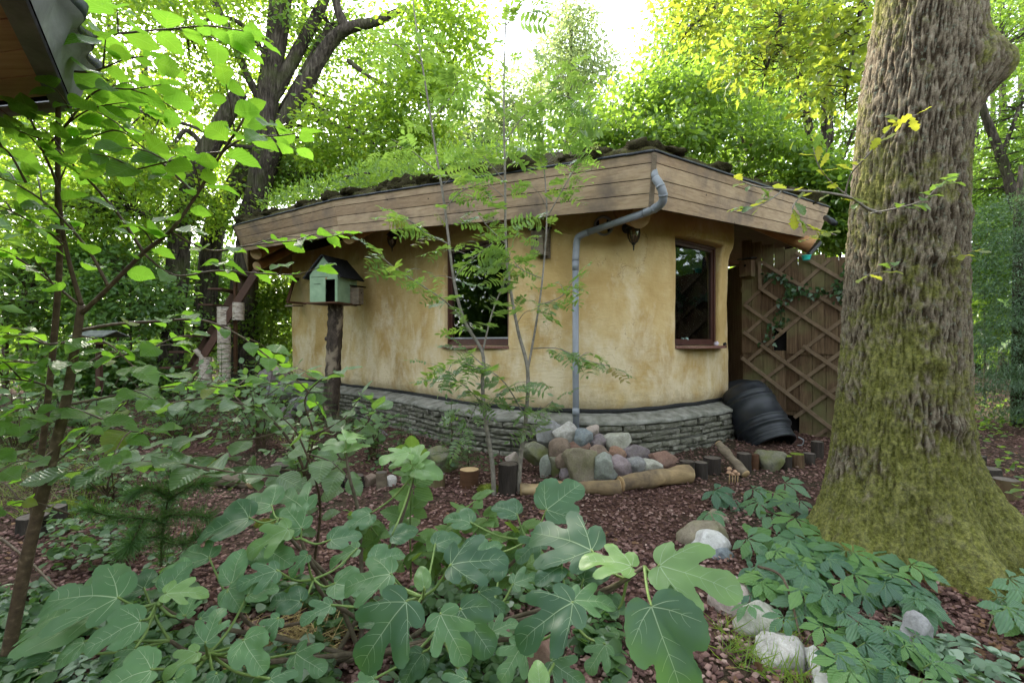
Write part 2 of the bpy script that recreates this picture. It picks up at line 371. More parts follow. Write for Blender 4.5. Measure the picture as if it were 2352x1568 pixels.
    mx = k.n('ShaderNodeMixShader'); mx.inputs[0].default_value = .14; k.l(tr.outputs[0], mx.inputs[1]); k.l(gl.outputs[0], mx.inputs[2]); k.l(mx.outputs[0], k.out.inputs[0])
    MT['lantern_glass'] = k.m
    # insect screen behind the left window
    simple('screen_net', [(.3, (.006, .007, .007)), (.7, (.012, .013, .013))], 20, 2, .8, .2, .0)
    # leaves
    L = leaf_mat
    MT['alder_leaf'] = L('alder_leaf', (.07, .155, .025), (.12, .24, .04), (.28, .58, .045), .54, .40, .45, 'object', (.22, .22, .03), .45)
    MT['hazel_leaf'] = L('hazel_leaf', (.07, .14, .055), (.125, .21, .085), (.26, .48, .07), .40, .33, .65, 'object', None, .4)
    MT['fig_leaf'] = L('fig_leaf', (.030, .085, .040), (.115, .225, .092), (.19, .40, .065), .26, .50, .40, 'object')  # dark end of the random range puts shade into some leaves' colour
    MT['fig_young'] = L('fig_young', (.13, .235, .075), (.19, .32, .10), (.30, .50, .10), .36, .45, .45, 'object')
    MT['fig_vein'] = leaf_mat('fig_vein', (.30, .40, .22), (.42, .52, .31), (.35, .5, .2), .3, .5, .3, 'object')
    MT['creeper_leaf'] = L('creeper_leaf', (.045, .115, .068), (.095, .20, .088), (.16, .36, .09), .30, .42, .5, 'object', (.13, .25, .06), .18)
    MT['creeper_young'] = L('creeper_young', (.09, .20, .06), (.14, .27, .08), (.25, .45, .09), .36, .42, .4, 'object', None, .18)
    MT['rasp_leaf'] = L('raspberry_leaf', (.07, .15, .04), (.12, .22, .055), (.26, .44, .06), .36, .5, .35, 'object', (.30, .30, .05), .35)
    MT['rowan_leaf'] = L('rowan_leaf', (.09, .165, .07), (.17, .25, .115), (.32, .54, .08), .42, .34, .7, 'object', (.28, .16, .05))
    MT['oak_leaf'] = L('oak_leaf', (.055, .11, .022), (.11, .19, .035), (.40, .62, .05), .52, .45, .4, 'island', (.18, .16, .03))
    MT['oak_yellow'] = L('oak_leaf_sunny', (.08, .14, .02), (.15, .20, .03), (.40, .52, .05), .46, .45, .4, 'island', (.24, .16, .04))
    MT['shrub_leaf'] = L('shrub_leaf_bright', (.05, .11, .025), (.11, .185, .035), (.30, .50, .05), .44, .45, .4, 'island')
    MT['pale_leaf'] = L('pale_tree_leaf', (.10, .15, .07), (.15, .20, .09), (.38, .50, .18), .5, .5, .3, 'island')
    MT['wood_leaf'] = L('woodland_leaf', (.045, .105, .025), (.125, .21, .045), (.34, .56, .06), .46, .42, .5, 'island')
    MT['dark_leaf'] = L('understory_leaf', (.055, .12, .042), (.15, .25, .09), (.30, .54, .07), .44, .36, .6, 'island')
    MT['yew_leaf'] = L('yew_needle', (.045, .095, .055), (.11, .18, .10), (.14, .28, .07), .28, .4, .5, 'island')
    MT['fir_needle'] = L('fir_needle', (.045, .11, .035), (.10, .19, .06), (.16, .34, .06), .28, .45, .4, 'island')
    MT['cover_leaf'] = L('ground_cover_leaf', (.035, .085, .030), (.085, .16, .055), (.16, .32, .06), .32, .45, .45, 'island', (.30, .36, .27))
    MT['silver_leaf'] = L('silver_nettle_leaf', (.07, .14, .07), (.26, .34, .25), (.2, .36, .1), .25, .5, .4, 'island')
    MT['grass'] = L('roof_grass', (.08, .15, .03), (.16, .25, .05), (.40, .60, .08), .45, .5, .3, 'island')
    MT['moss_tuft'] = L('moss_tuft', (.06, .075, .014), (.19, .21, .038), (.3, .34, .05), .3, .8, .1, 'island', (.25, .28, .06))
    MT['ivy_leaf'] = L('ivy_leaf', (.02, .055, .025), (.05, .11, .035), (.1, .22, .04), .22, .35, .5, 'island')
mk_materials()
_stone = {}
def stone_mat(key, c1, c2, moss=0.0):
    if key in _stone: return _stone[key]
    k = NT('stone_' + key); n = k.noise(k.coord('Object'), 13, 6, .65, .3); f = k.noise(k.coord('Object'), 70, 4, .7)
    col = k.ramp(k.math('ADD', k.math('MULTIPLY', n, .6), k.math('MULTIPLY', f, .4)), [(.34, c1), (.64, c2)])
    sp = k.ramp(k.noise(k.coord('Object'), 45, 3), [(.60, (0, 0, 0)), (.72, (1, 1, 1))])
    col = k.mix(k.math('MULTIPLY', sp, .35), col, tuple(min(.6, c * 1.5) for c in c2))
    dirt = k.ramp(k.noise(k.coord('Object'), 5, 5, .7), [(.50, (0, 0, 0)), (.66, (1, 1, 1))]); col = k.mix(k.math('MULTIPLY', dirt, .5), col, (.10, .085, .06))
    if moss:
        mm = k.ramp(k.noise(k.coord('Object'), 6, 4), [(.42, (0, 0, 0)), (.62, (1, 1, 1))])
        col = k.mix(k.math('MULTIPLY', mm, moss), col, (.13, .14, .04))
    k.set(col, .85, .2); k.bump(k.math('ADD', n, k.math('MULTIPLY', f, .6)), .6, .012); _stone[key] = k.m
    return k.m
# ------------------------------------------------------------------ leaf shapes
def strip_leaf(prof, fold=.18, droop=.12, wave=.0, seed=0):
    """prof: (t, half width) along a unit leaf; returns verts, faces (two quads per step)"""
    V = []; F = []; r = random.Random(seed)
    for i, (t, w) in enumerate(prof):
        zz = -droop * t * t + (wave * math.sin(t * 9 + seed) if wave else 0)
        V += [(-w, t, zz + abs(w) * fold + wave * r.uniform(-.5, .5)), (0, t, zz), (w, t, zz + abs(w) * fold + wave * r.uniform(-.5, .5))]
    for i in range(len(prof) - 1):
        a = 3 * i; F += [(a, a + 1, a + 4, a + 3), (a + 1, a + 2, a + 5, a + 4)]
    return V, F
def serrate(prof, n, amp):
    out = []
    for i in range(n + 1):
        t = i / n
        for (t0, w0), (t1, w1) in zip(prof, prof[1:]):
            if t0 <= t <= t1: w = w0 + (w1 - w0) * (t - t0) / max(t1 - t0, 1e-6); break
        out.append((t, max(.004, w * (1 + (amp if i % 2 else -amp)))))
    return out
OVATE = [(0, .02), (.1, .18), (.25, .33), (.45, .40), (.65, .35), (.82, .22), (.93, .10), (1, .01)]
NARROW = [(0, .02), (.15, .13), (.4, .21), (.65, .18), (.85, .09), (1, .005)]
OAKP = [(0, .02), (.14, .07), (.24, .17), (.31, .10), (.43, .25), (.51, .15), (.64, .30), (.73, .19), (.86, .20), (.95, .11), (1, .02)]
def xform(V, M): return [M @ Vector(v) for v in V]
def palmate(n, lens, angs, prof, droop=.25, fold=.15, seed=0, stalk=.05):
    V = []; F = []
    for i in range(n):
        v, f = strip_leaf(prof, fold, droop + .06 * math.sin(i * 3 + seed), .015, seed + i)
        M = Matrix.Rotation(-math.radians(angs[i]), 4, 'Z') @ Matrix.Translation((0, stalk, 0)) @ Matrix.Scale(lens[i], 4)
        b = len(V); V += xform(v, M); F += [tuple(q + b for q in g) for g in f]
    return V, F
def pinnate(pairs, prof, leaflet=.30, droop=.25, seed=0):
    """compound leaf of unit length: rachis with leaflet pairs"""
    V = []; F = []; r = random.Random(seed)
    def rach(t): return Vector((.03 * math.sin(t * 3 + seed), t, -droop * t * t))
    n = 8
    for i in range(n + 1):
        p = rach(i / n); w = .008 * (1.3 - i / n); V += [p + Vector((-w, 0, 0)), p + Vector((w, 0, 0))]
    for i in range(n): F.append((2 * i, 2 * i + 1, 2 * i + 3, 2 * i + 2))
    for i in range(pairs + 1):
        t = .24 + .76 * i / pairs
        for s in ((-1, 1) if i < pairs else (0,)):
            v, f = strip_leaf(prof, .12, .15 + r.uniform(-.1, .15), .0, seed + i)
            a = s * math.radians(r.uniform(58, 74)); L = leaflet * (1 - .35 * abs(t - .55)) * r.uniform(.88, 1.1)
            M = Matrix.Translation(rach(t)) @ Matrix.Rotation(-a, 4, 'Z') @ Matrix.Rotation(r.uniform(-.35, .25), 4, 'X') @ Matrix.Rotation(r.uniform(-.3, .3), 4, 'Y') @ Matrix.Scale(L, 4)
            b = len(V); V += xform(v, M); F += [tuple(q + b for q in g) for g in f]
    return V, F
FIG_A = [(0, 0), (.06, -.085), (.16, -.14), (.30, -.11), (.42, .0), (.50, .16), (.53, .34), (.49, .49), (.40, .565), (.30, .545), (.255, .55), (.255, .62), (.285, .73), (.255, .86), (.15, .965), (0, 1.0)]
FIG_B = [(0, 0), (.06, -.08), (.17, -.12), (.30, -.07), (.40, .04), (.38, .14), (.27, .185), (.33, .25), (.46, .36), (.53, .49), (.49, .60), (.37, .59), (.25, .50), (.18, .46), (.17, .55), (.215, .68), (.255, .80), (.21, .92), (.10, .985), (0, 1.0)]
FIG_C = [(0, 0), (.06, -.07), (.20, -.11), (.36, -.02), (.46, .15), (.50, .33), (.46, .50), (.38, .60), (.33, .62), (.325, .69), (.28, .82), (.16, .94), (0, 1.0)]
FIG_D = [(0, 0), (.08, -.05), (.2, -.05), (.31, .06), (.37, .25), (.37, .45), (.31, .65), (.2, .85), (.09, .96), (0, 1.0)]
def fig_leaf_data(half, seed, asym=.12, rel=None):
    r = random.Random(seed)
    ctrl = [Vector((x, y, 0)) for x, y in half]
    cr = [p for p in crom(ctrl, 4)]
    ks = 1 + r.uniform(-asym, asym); kl = 1 + r.uniform(-asym, asym)
    right = [(p.x * ks, p.y) for p in cr]; left = [(-p.x * kl, p.y + (.03 * math.sin(p.y * 7 + seed) if .1 < p.y < .9 else 0)) for p in cr]
    ring = right + left[-2:0:-1]
    ring = [(x * (1 + .022 * math.sin(i * 1.9 + seed)) , y * (1 + .008 * math.sin(i * 2.3))) for i, (x, y) in enumerate(ring)]
    fold = r.uniform(.12, .40); dr = r.uniform(.15, .48); wv = r.uniform(.02, .05)
    def z(x, y):
        rad = math.hypot(x, y - .12)
        return fold * (math.sqrt(x * x + .006) - .077) - dr * rad * rad + wv * math.sin(x * 11 + seed) * math.cos(y * 9 + seed * 2) * (.3 + rad) + .02 * math.sin(math.atan2(x, y + .02) * 9) * rad
    inner = []
    n = 13
    for i in range(-n, n + 1):
        for j in range(-3, 2 * n):
            x, y = i / n * .6, j / (2 * n)
            ok = False; kk = len(ring)
            for a in range(kk):
                (x0, y0), (x1, y1) = ring[a], ring[(a + 1) % kk]
                if (y0 > y) != (y1 > y) and x < (x1 - x0) * (y - y0) / (y1 - y0) + x0: ok = not ok
            if ok: inner.append((x + r.uniform(-.006, .006), y + r.uniform(-.006, .006)))
    pts = [Vector(p) for p in ring + inner]
    ed = [(i, (i + 1) % len(ring)) for i in range(len(ring))]
    vo, _, fo, _, _, _ = delaunay_2d_cdt(pts, ed, [], 1, 1e-5)
    V = [Vector((p.x, p.y, z(p.x, p.y))) for p in vo]; F = [tuple(f) for f in fo]; MI = [0] * len(F)
    def vein(path, w0, w1):
        path = crom([Vector((a, b, 0)) for a, b in path], 4); b = len(V); m = len(path)
        for i, p in enumerate(path):
            d = path[min(i + 1, m - 1)] - path[max(i - 1, 0)]; d.normalize(); s = Vector((-d.y, d.x, 0)) * (w0 + (w1 - w0) * i / (m - 1))
            for sg in (1, -1):
                q = p + s * sg; V.append(Vector((q.x, q.y, z(q.x, q.y) + .0035)))
        for i in range(m - 1):
            F.append((b + 2 * i, b + 2 * i + 1, b + 2 * i + 3, b + 2 * i + 2)); MI.append(1)
    tipm = max((p for p in half if p[1] > .25 and p[1] < .66), key=lambda p: p[0]); 
    vein([(0, 0), (.008, .3), (-.006, .65), (0, .95)], .0085, .002)
    for sg, kk in ((1, ks), (-1, kl)):
        tx, ty = tipm[0] * kk * sg, tipm[1]
        vein([(0, 0), (tx * .42, ty * .36), (tx * .88, ty * .90)], .007, .0018)
        vein([(0, 0), (.18 * sg * kk, .0), (.33 * sg * kk, .03)], .005, .0015)
        for t in (.32, .5, .66, .8):
            vein([(0, t), (.09 * sg, t + .07), (.16 * sg * (1.15 - t * .4), t + .14)], .0028, .001)
        for t in (.35, .6):
            bx, by = tx * .9 * t, ty * .86 * t
            vein([(bx, by), (bx + .06 * sg, by - .0), (bx + .13 * sg, by + .02)], .0026, .001)
            vein([(bx, by), (bx + .01 * sg, by + .08), (bx + .04 * sg, by + .15)], .0026, .001)
    return V, F, MI
def me_from(name, V, F, mats, MI=None, smooth=True):
    me = bpy.data.meshes.new(name); me.from_pydata([tuple(v) for v in V], [], [tuple(f) for f in F])
    for m in mats: me.materials.append(m)
    if MI: me.polygons.foreach_set('material_index', MI)
    if smooth: me.polygons.foreach_set('use_smooth', [True] * len(me.polygons))
    me.update(); return me
def frame_matrix(loc, axis, normal, size, wid=1.0):
    y = Vector(axis).normalized(); n = Vector(normal); n = n - y * n.dot(y)
    if n.length < 1e-4: n = y.orthogonal()
    n.normalize(); x = y.cross(n)
    M = Matrix((x * wid, y, n)).transposed() * size
    M = M.to_4x4(); M.translation = Vector(loc); return M
def place(me, name, M, parent):
    o = bpy.data.objects.new(name, me); COL.objects.link(o)
    o.parent = parent
    off = Vector((0, 0, 0)); q = parent
    while q is not None: off += q.location; q = q.parent
    o.matrix_basis = Matrix.Translation(-off) @ M
    return o

# ------------------------------------------------------------------ leaf clouds (one mesh = one crown)
def leaf_cloud_mesh(name, tmpl, pos, axis, nrm, size, mat):
    """replicates a small leaf template at numpy positions"""
    tv = np.array([tuple(v) for v in tmpl[0]], float); tf = tmpl[1]
    n = len(pos); kv = len(tv)
    y = axis / (np.linalg.norm(axis, axis=1, keepdims=True) + 1e-9)
    z = nrm - y * np.sum(nrm * y, axis=1, keepdims=True); z /= (np.linalg.norm(z, axis=1, keepdims=True) + 1e-9)
    x = np.cross(y, z)
    V = (pos[:, None, :] + size[:, None, None] * (tv[None, :, 0:1] * x[:, None, :] + tv[None, :, 1:2] * y[:, None, :] + tv[None, :, 2:3] * z[:, None, :])).reshape(-1, 3)
    fl = np.array([len(f) for f in tf]); base = np.concatenate([np.array(f) for f in tf])
    loops = (base[None, :] + (np.arange(n) * kv)[:, None]).ravel()
    tot = np.tile(fl, n); st = np.concatenate([[0], np.cumsum(tot)[:-1]])
    me = bpy.data.meshes.new(name)
    me.vertices.add(len(V)); me.vertices.foreach_set('co', V.ravel())
    me.loops.add(len(loops)); me.loops.foreach_set('vertex_index', loops.astype(np.int32))
    me.polygons.add(len(tot)); me.polygons.foreach_set('loop_start', st.astype(np.int32))
    me.polygons.foreach_set('loop_total', tot.astype(np.int32))
    me.update(calc_edges=True); me.materials.append(mat); me.validate()
    return me
LEAF6 = ([(0, 0, 0), (.26, .28, .07), (.24, .62, .05), (0, 1, -.10), (-.24, .62, .05), (-.26, .28, .07)], [(0, 1, 2, 3), (0, 3, 4, 5)])
LEAF4 = ([(0, 0, 0), (.30, .45, .08), (0, 1, -.08), (-.30, .45, .08)], [(0, 1, 2), (0, 2, 3)])
OAK10 = ([(0, 0, 0), (.10, .2, .02), (.27, .30, .06), (.15, .42, .03), (.34, .60, .06), (.18, .72, .0), (.16, .92, -.06), (0, 1, -.1),
          (-.16, .92, -.06), (-.18, .72, 0), (-.34, .60, .06), (-.15, .42, .03), (-.27, .30, .06), (-.10, .2, .02)],
         [(0, 1, 2, 3, 4, 5, 6, 7), (0, 7, 8, 9, 10, 11, 12, 13)])
BLADE = ([(-.02, 0, 0), (.02, 0, 0), (.014, .55, .05), (-.014, .55, .05), (0, 1, .22)], [(0, 1, 2, 3), (3, 2, 4)])
NEEDLE = ([(-.035, 0, 0), (.035, 0, 0), (.0, 1, .06)], [(0, 1, 2)])
def cloud(rs, ells, nclus, per, spread, size, flat=.55, updir=.8, shell=.35):
    """ells: (centre, (rx,ry,rz), weight) -> leaf positions, axes, normals, sizes and cluster centres"""
    w = np.array([e[2] for e in ells], float); w /= w.sum(); C = []
    for e, k in zip(ells, (w * nclus).astype(int) + 1):
        d = rs.normal(size=(k, 3)); d /= np.linalg.norm(d, axis=1, keepdims=True)
        r = (shell + (1 - shell) * rs.rand(k, 1)) ** .6
        C.append(np.array(e[0]) + d * r * np.array(e[1]))
    C = np.concatenate(C); n = len(C) * per
    cid = np.repeat(np.arange(len(C)), per)
    off = rs.normal(size=(n, 3)) * spread * np.array([1, 1, flat])
    pos = C[cid] + off
    ax = off + rs.normal(size=(n, 3)) * spread * .8; ax[:, 2] -= spread * .3
    nr = rs.normal(size=(n, 3)) * .55; nr[:, 2] += updir
    sz = size * (0.65 + .7 * rs.rand(n))
    return pos, ax, nr, sz, C
def pe(u, v, ru, rv, Y, ry, w=1.0):
    """crown lobe: centre seen at (u,v) Y metres away; half sizes ru, rv in photo pixels there, ry metres deep"""
    c = P(u, v, Y); return (tuple(c), (ru * Y / FOC, ry, rv * Y / FOC), w)

def tree_thing(name, label, cat, group, trunk, limbs, ells, nclus, per, spread, size, leafm, tmpl=LEAF6, seed=1, flat=.55, barkm=None, twig_r=.012, seg=10, updir=.8, shell=.35):
    """trunk/limbs: lists of (Vector, radius); crown as a leaf cloud with twigs reaching into it"""
    rs = np.random.RandomState(seed); base = trunk[0][0]
    root = thing(name, label, cat, base, group)
    barkm = barkm or MT['bark']
    pts = crom([p for p, r in trunk], 5); rr = np.interp(np.linspace(0, len(trunk) - 1, len(pts)), range(len(trunk)), [r for p, r in trunk])
    m = MB(); m.tube(pts, list(rr), max(seg, 12), True, .22, seed); m.build('trunk', barkm, root, True)
    joints = [p for p in pts[len(pts) // 3:]]
    for L in limbs:
        lp = crom([p for p, r in L], 5); lr = np.interp(np.linspace(0, len(L) - 1, len(lp)), range(len(L)), [r for p, r in L])
        m = MB(); m.tube(lp, list(lr), seg, True, .2, seed + 3); m.build('limb', barkm, root, True); joints += lp[2:]
    if nclus:
        pos, ax, nr, sz, C = cloud(rs, ells, nclus, per, spread, size, flat, updir, shell)
        me = leaf_cloud_mesh('crown', tmpl, pos, ax, nr, sz, leafm)
        o = bpy.data.objects.new('crown', me); finish(o, root)
        J = np.array([tuple(j) for j in joints]); m = MB(); step = max(1, len(C) // 130)
        for c in C[::step]:
            j = J[np.argmin(np.sum((J - c) ** 2, axis=1) + .35 * np.abs(J[:, 2] - c[2]))]
            a = Vector(j); b = Vector(c); mid = a.lerp(b, .5) + Vector((rs.normal() * .12, rs.normal() * .12, .12 * (b - a).length))
            L = (b - a).length
            m.tube([a, a.lerp(mid, .6), mid, mid.lerp(b, .55), b], [twig_r * (1 + L * .35), twig_r * (.9 + L * .2), twig_r * .8, twig_r * .5, .003], 5, False)
        m.build('twigs', barkm, root, True)['kind'] = 'stuff'
    return root
# ------------------------------------------------------------------ the setting: ground and bark mulch
def gz(x, y):
    """gentle height of the ground"""
    z = .05 * noise.noise(Vector((x * .35, y * .35, 3.1))) + .018 * noise.noise(Vector((x * 1.7, y * 1.7, 1.2)))
    d = max(0.0, y - 12.5); z += .03 * d
    if x < -4: z += .03 * min(6, -4 - x) * min(1, max(0, y - 5) / 5)
    return z
def build_ground():
    xs = sorted(set([-70, -50, -35, -25, -18, -14] + [round(-11 + i * .2, 2) for i in range(96)] + [9, 11, 14, 18, 25, 35, 50, 70]))
    ys = sorted(set([-40, -25, -15, -8, -4, -2] + [round(-1 + i * .16, 2) for i in range(76)] + [12, 13.5, 15, 17, 20, 24, 30, 40, 55, 80, 110]))
    V = [(x, y, gz(x, y)) for y in ys for x in xs]; w = len(xs)
    F = [(j * w + i, j * w + i + 1, (j + 1) * w + i + 1, (j + 1) * w + i) for j in range(len(ys) - 1) for i in range(w - 1)]
    o = mesh_obj('ground', V, F, MT['ground'], None, True); o['kind'] = 'structure'; o['label'] = 'brown woodland floor under the mulch and plants'
build_ground()
def build_mulch():
    rs = np.random.RandomState(5); N = 46000
    # denser towards the viewer: depth drawn so that the picture is evenly covered
    Y = 1.75 + (9.5 - 1.75) * rs.rand(N) ** 1.35
    X = (rs.rand(N) * 2 - 1) * (Y * 1.12)
    keep = ~((X > 0.7) & (Y < 2.3) & (rs.rand(N) < .5)); X = X[keep]; Y = Y[keep]; n = len(X)
    Z = np.array([gz(a, b) for a, b in zip(X, Y)])
    pos = np.stack([X, Y, Z + .004 + .018 * rs.rand(n)], 1)
    a = rs.rand(n) * 6.283; ax = np.stack([np.cos(a), np.sin(a), rs.normal(size=n) * .22], 1)
    nr = rs.normal(size=(n, 3)) * .28; nr[:, 2] += 1
    sz = (.016 + .026 * rs.rand(n) ** 1.6)
    chip = ([(-.30, 0, 0), (.32, .08, 0), (.38, .8, 0), (-.22, 1, 0), (-.26, .04, .22), (.28, .12, .2), (.33, .76, .2), (-.18, .94, .24)],
            [(4, 5, 6, 7), (0, 1, 5, 4), (1, 2, 6, 5), (2, 3, 7, 6), (3, 0, 4, 7)])
    me = leaf_cloud_mesh('bark_mulch', chip, pos, ax, nr, sz, MT['mulch'])
    o = bpy.data.objects.new('bark_mulch', me); COL.objects.link(o)
    tag(o, 'reddish brown bark chips spread over the garden floor', 'bark mulch', None, 'stuff')
build_mulch()

# ------------------------------------------------------------------ the house
WALL = [(672, 11.9), (749, 10.9), (784, 10.25), (848, 9.5), (915, 8.8), (982, 8.05), (1049, 7.38), (1116, 6.88), (1183, 6.58), (1284, 6.36), (1385, 6.29), (1497, 6.52), (1564, 6.85), (1625, 7.25), (1655, 7.55)]
wpts = [Vector(((u - 1176) / FOC * Y, Y, 0)) for u, Y in WALL]
# round the right-hand corner, then the recessed entrance, deepened so it falls dark, and the back
tail = [(3.42, 7.74), (3.49, 7.95), (3.52, 8.25), (3.53, 9.0), (3.55, 10.0), (3.6, 11.2), (3.6, 12.4), (3.3, 13.8), (2.4, 14.9), (.4, 15.4), (-3.2, 15.0), (-5.2, 13.8), (-5.52, 12.7)]
wall_ctrl = wpts + [Vector((a, b, 0)) for a, b in tail] + [wpts[0]]
def resample(pts, ds):
    out = [pts[0].copy()]; acc = 0
    for a, b in zip(pts, pts[1:]):
        L = (b - a).length; t = ds - acc
        while t <= L: out.append(a.lerp(b, t / L)); t += ds
        acc = L - (t - ds)
    return out
wcurve = resample(crom(wall_ctrl, 14), .05)
NW = len(wcurve)
def wnorm(i):
    d = wcurve[(i + 1) % NW] - wcurve[(i - 1) % NW]; d.normalize(); return Vector((d.y, -d.x, 0))     # outward
def w_index(u, lo=0, hi=None):
    """wall sample on the visible front that lies on the picture column u"""
    best = min(range(lo, hi or NFRONT), key=lambda i: abs(1176 + FOC * wcurve[i].x / wcurve[i].y - u)); return best
NFRONT = min(range(NW), key=lambda i: (wcurve[i] - Vector((3.42, 7.74, 0))).length)
Z0, Z1 = .60, 3.62
WZB, WZT = 1.42, 2.98
win_ranges = [(w_index(1018), w_index(1166)), (w_index(1551), w_index(1652))]
house = thing('house', 'round cob house with ochre plaster walls, stone plinth and mossy sod roof', 'house', (0.5, 10.5, 0))
def build_wall():
    zs = [Z0 + (WZB - Z0) * k / 10 for k in range(10)] + [WZB + (WZT - WZB) * k / 16 for k in range(17)] + [WZT + (Z1 - WZT) * k / 8 for k in range(1, 9)]
    V = []; F = []; nz = len(zs); bz0, bz1 = 10, 26
    def pt(i, k):
        i %= NW; p = wcurve[i]; n = wnorm(i); z = zs[k]
        off = .035 * noise.noise(Vector((p.x * .9, p.y * .9, z * .8))) + .008 * noise.noise(Vector((p.x * 5, p.y * 5, z * 5)))
        off -= .05 * max(0, (.72 - z) / .12) ** 2 if z < .72 else 0
        if NFRONT - 30 < i < NFRONT + 12: off += .09 / (1 + math.exp(-(z - 2.93) * 22))
        return Vector((p.x, p.y, z)) + n * off
    for i in range(NW):
        for k in range(nz): V.append(pt(i, k))
    def inside(i, k): return any(a <= i < b and bz0 <= k < bz1 for a, b in win_ranges)
    for i in range(NW):
        j = (i + 1) % NW
        for k in range(nz - 1):
            if not inside(i, k): F.append((i * nz + k, j * nz + k, j * nz + k + 1, i * nz + k + 1))
    # reveals with a soft edge
    for a, b in win_ranges:
        ring = [(i, bz0) for i in range(a, b)] + [(b, k) for k in range(bz0, bz1)] + [(i, bz1) for i in range(b, a, -1)] + [(a, k) for k in range(bz1, bz0, -1)]
        pa, pb = wcurve[a], wcurve[b]; ch = (pb - pa).normalized(); cn = Vector((ch.y, -ch.x, 0)); cen = (pa + pb) / 2; cz = (WZB + WZT) / 2
        rows = [[i * nz + k for i, k in ring]]
        for dep, shr in ((.03, .012), (.07, .02), (.30, .028)):
            row = []
            for i, k in ring:
                q = V[i * nz + k].copy(); q -= cn * dep
                q += ch * (-shr if (q - cen).dot(ch) > 0 else shr); q.z += -shr if q.z > cz else shr
                row.append(len(V)); V.append(q)
            rows.append(row)
        m = len(ring)
        for r0, r1 in zip(rows, rows[1:]):
            for q in range(m): F.append((r0[q], r0[(q + 1) % m], r1[(q + 1) % m], r1[q]))
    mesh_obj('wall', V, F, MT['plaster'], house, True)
build_wall()
def window(a, b, label, sill_out, kind):
    pa, pb = wcurve[a], wcurve[b]; ch = (pb - pa).normalized(); cn = Vector((ch.y, -ch.x, 0))
    # frame plane sits behind the deepest point of the opening edge
    dep = .09
    A = pa - cn * dep + ch * .02; B = pb - cn * dep - ch * .02; z0, z1 = WZB + .03, WZT - .02
    w = (B - A).length
    root = bpy.data.objects.new('window', None); finish(root, house); root['label'] = label
    def pw(s, z, o=0): return A + ch * s + cn * o + Vector((0, 0, z))
    t = .044
    for (s0, za, s1, zb) in ((0, z0 + t / 2, w, z0 + t / 2), (0, z1 - t / 2, w, z1 - t / 2)):
        m = MB(); m.bar(pw(s0, za), pw(s1, zb), .075, t); m.build('frame_bar', MT['frame'], root)
    for s in (t / 2, w - t / 2):
        m = MB(); m.bar(pw(s, z0 + t + .001), pw(s, z1 - t - .001), t, .07, cn); m.build('frame_bar', MT['frame'], root)
    # inner sash
    for (s0, za, s1, zb, up) in ((t, z0 + t + .02, w - t, z0 + t + .02, None), (t, z1 - t - .02, w - t, z1 - t - .02, None)):
        m = MB(); m.bar(pw(s0, za, -.012), pw(s1, zb, -.012), .045, .04); m.build('sash_bar', MT['frame'], root)
    for s in (t + .018, w - t - .018):
        m = MB(); m.bar(pw(s, z0 + t + .041, -.012), pw(s, z1 - t - .041, -.012), .036, .045, cn); m.build('sash_bar', MT['frame'], root)
    m = MB(); m.box((0, 0, 0), (w / 2 - t - .03, .004, (z1 - z0) / 2 - t - .035), Matrix((ch, -cn, Vector((0, 0, 1)))).transposed())
    c = pw(w / 2, (z0 + z1) / 2, -.014); m.v = [v + c for v in m.v]; m.build('pane', MT['glass'], root)
    if kind == 'screen':
        m = MB(); m.box((0, 0, 0), (w / 2 - t - .03, .002, (z1 - z0) / 2 - t), Matrix((ch, -cn, Vector((0, 0, 1)))).transposed())
        c = pw(w / 2, (z0 + z1) / 2, -.10); m.v = [v + c for v in m.v]; m.build('insect_screen', MT['screen_net'], root)
        for zz in (z0 + .10,):
            m = MB(); m.bar(pw(t, zz, .002), pw(w - t, zz, .002), .02, .022); m.build('lower_rail', MT['metal_grey'], root)
    else:
        # curtain gathered at the side of the window
        V = []; F = []; nn = 26
        for i in range(nn):
            s = w - .07 - .20 * i / nn; o = -.16 + .03 * math.sin(i * 1.3)
            V += [pw(s, z0 + .05, o), pw(s, z1 - .02, o)]
        F = [(2 * i, 2 * i + 1, 2 * i + 3, 2 * i + 2) for i in range(nn - 1)]
        mesh_obj('curtain', V, F, MT['curtain'], root, True)
    # granite sill with rounded ends
    m = MB(); zt = z0 - .012; th = .036; top = []; n = 14
    s0, s1, back = -.10 if kind == 'screen' else -.02, w + .03 if kind == 'screen' else w + .10, -.04
    outl = [(s0, back), (s1, back)]
    for i in range(n + 1):
        a_ = i / n; s = s1 + (s0 - s1) * a_; bulge = sill_out * (1 - abs(2 * a_ - 1) ** 3.2) + .10
        outl.append((s, bulge))
    k = len(outl); vs_ = [pw(s, zt, o) for s, o in outl] + [pw(s, zt - th, o) for s, o in outl]
    m.add(vs_, [tuple(range(k)), tuple(reversed(range(k, 2 * k)))] + [(i, i + k, (i + 1) % k + k, (i + 1) % k) for i in range(k)])
    m.build('sill', MT['granite'], root)
    return A, B, ch, cn, z0
W1 = window(*win_ranges[0], 'window with a dark insect screen and red granite sill', .12, 'screen')
W2 = window(*win_ranges[1], 'window with a bare pane, gathered curtain and red granite sill', .24, 'curtain')
def inner_room():
    pts = [wcurve[i] - wnorm(i) * .42 for i in range(0, NW, 6)]
    n = len(pts); V = [Vector((p.x, p.y, z)) for p in pts for z in (.55,)]
    mesh_obj('inside_floor', V, [tuple(range(n))], MT['interior'], house)
inner_room()
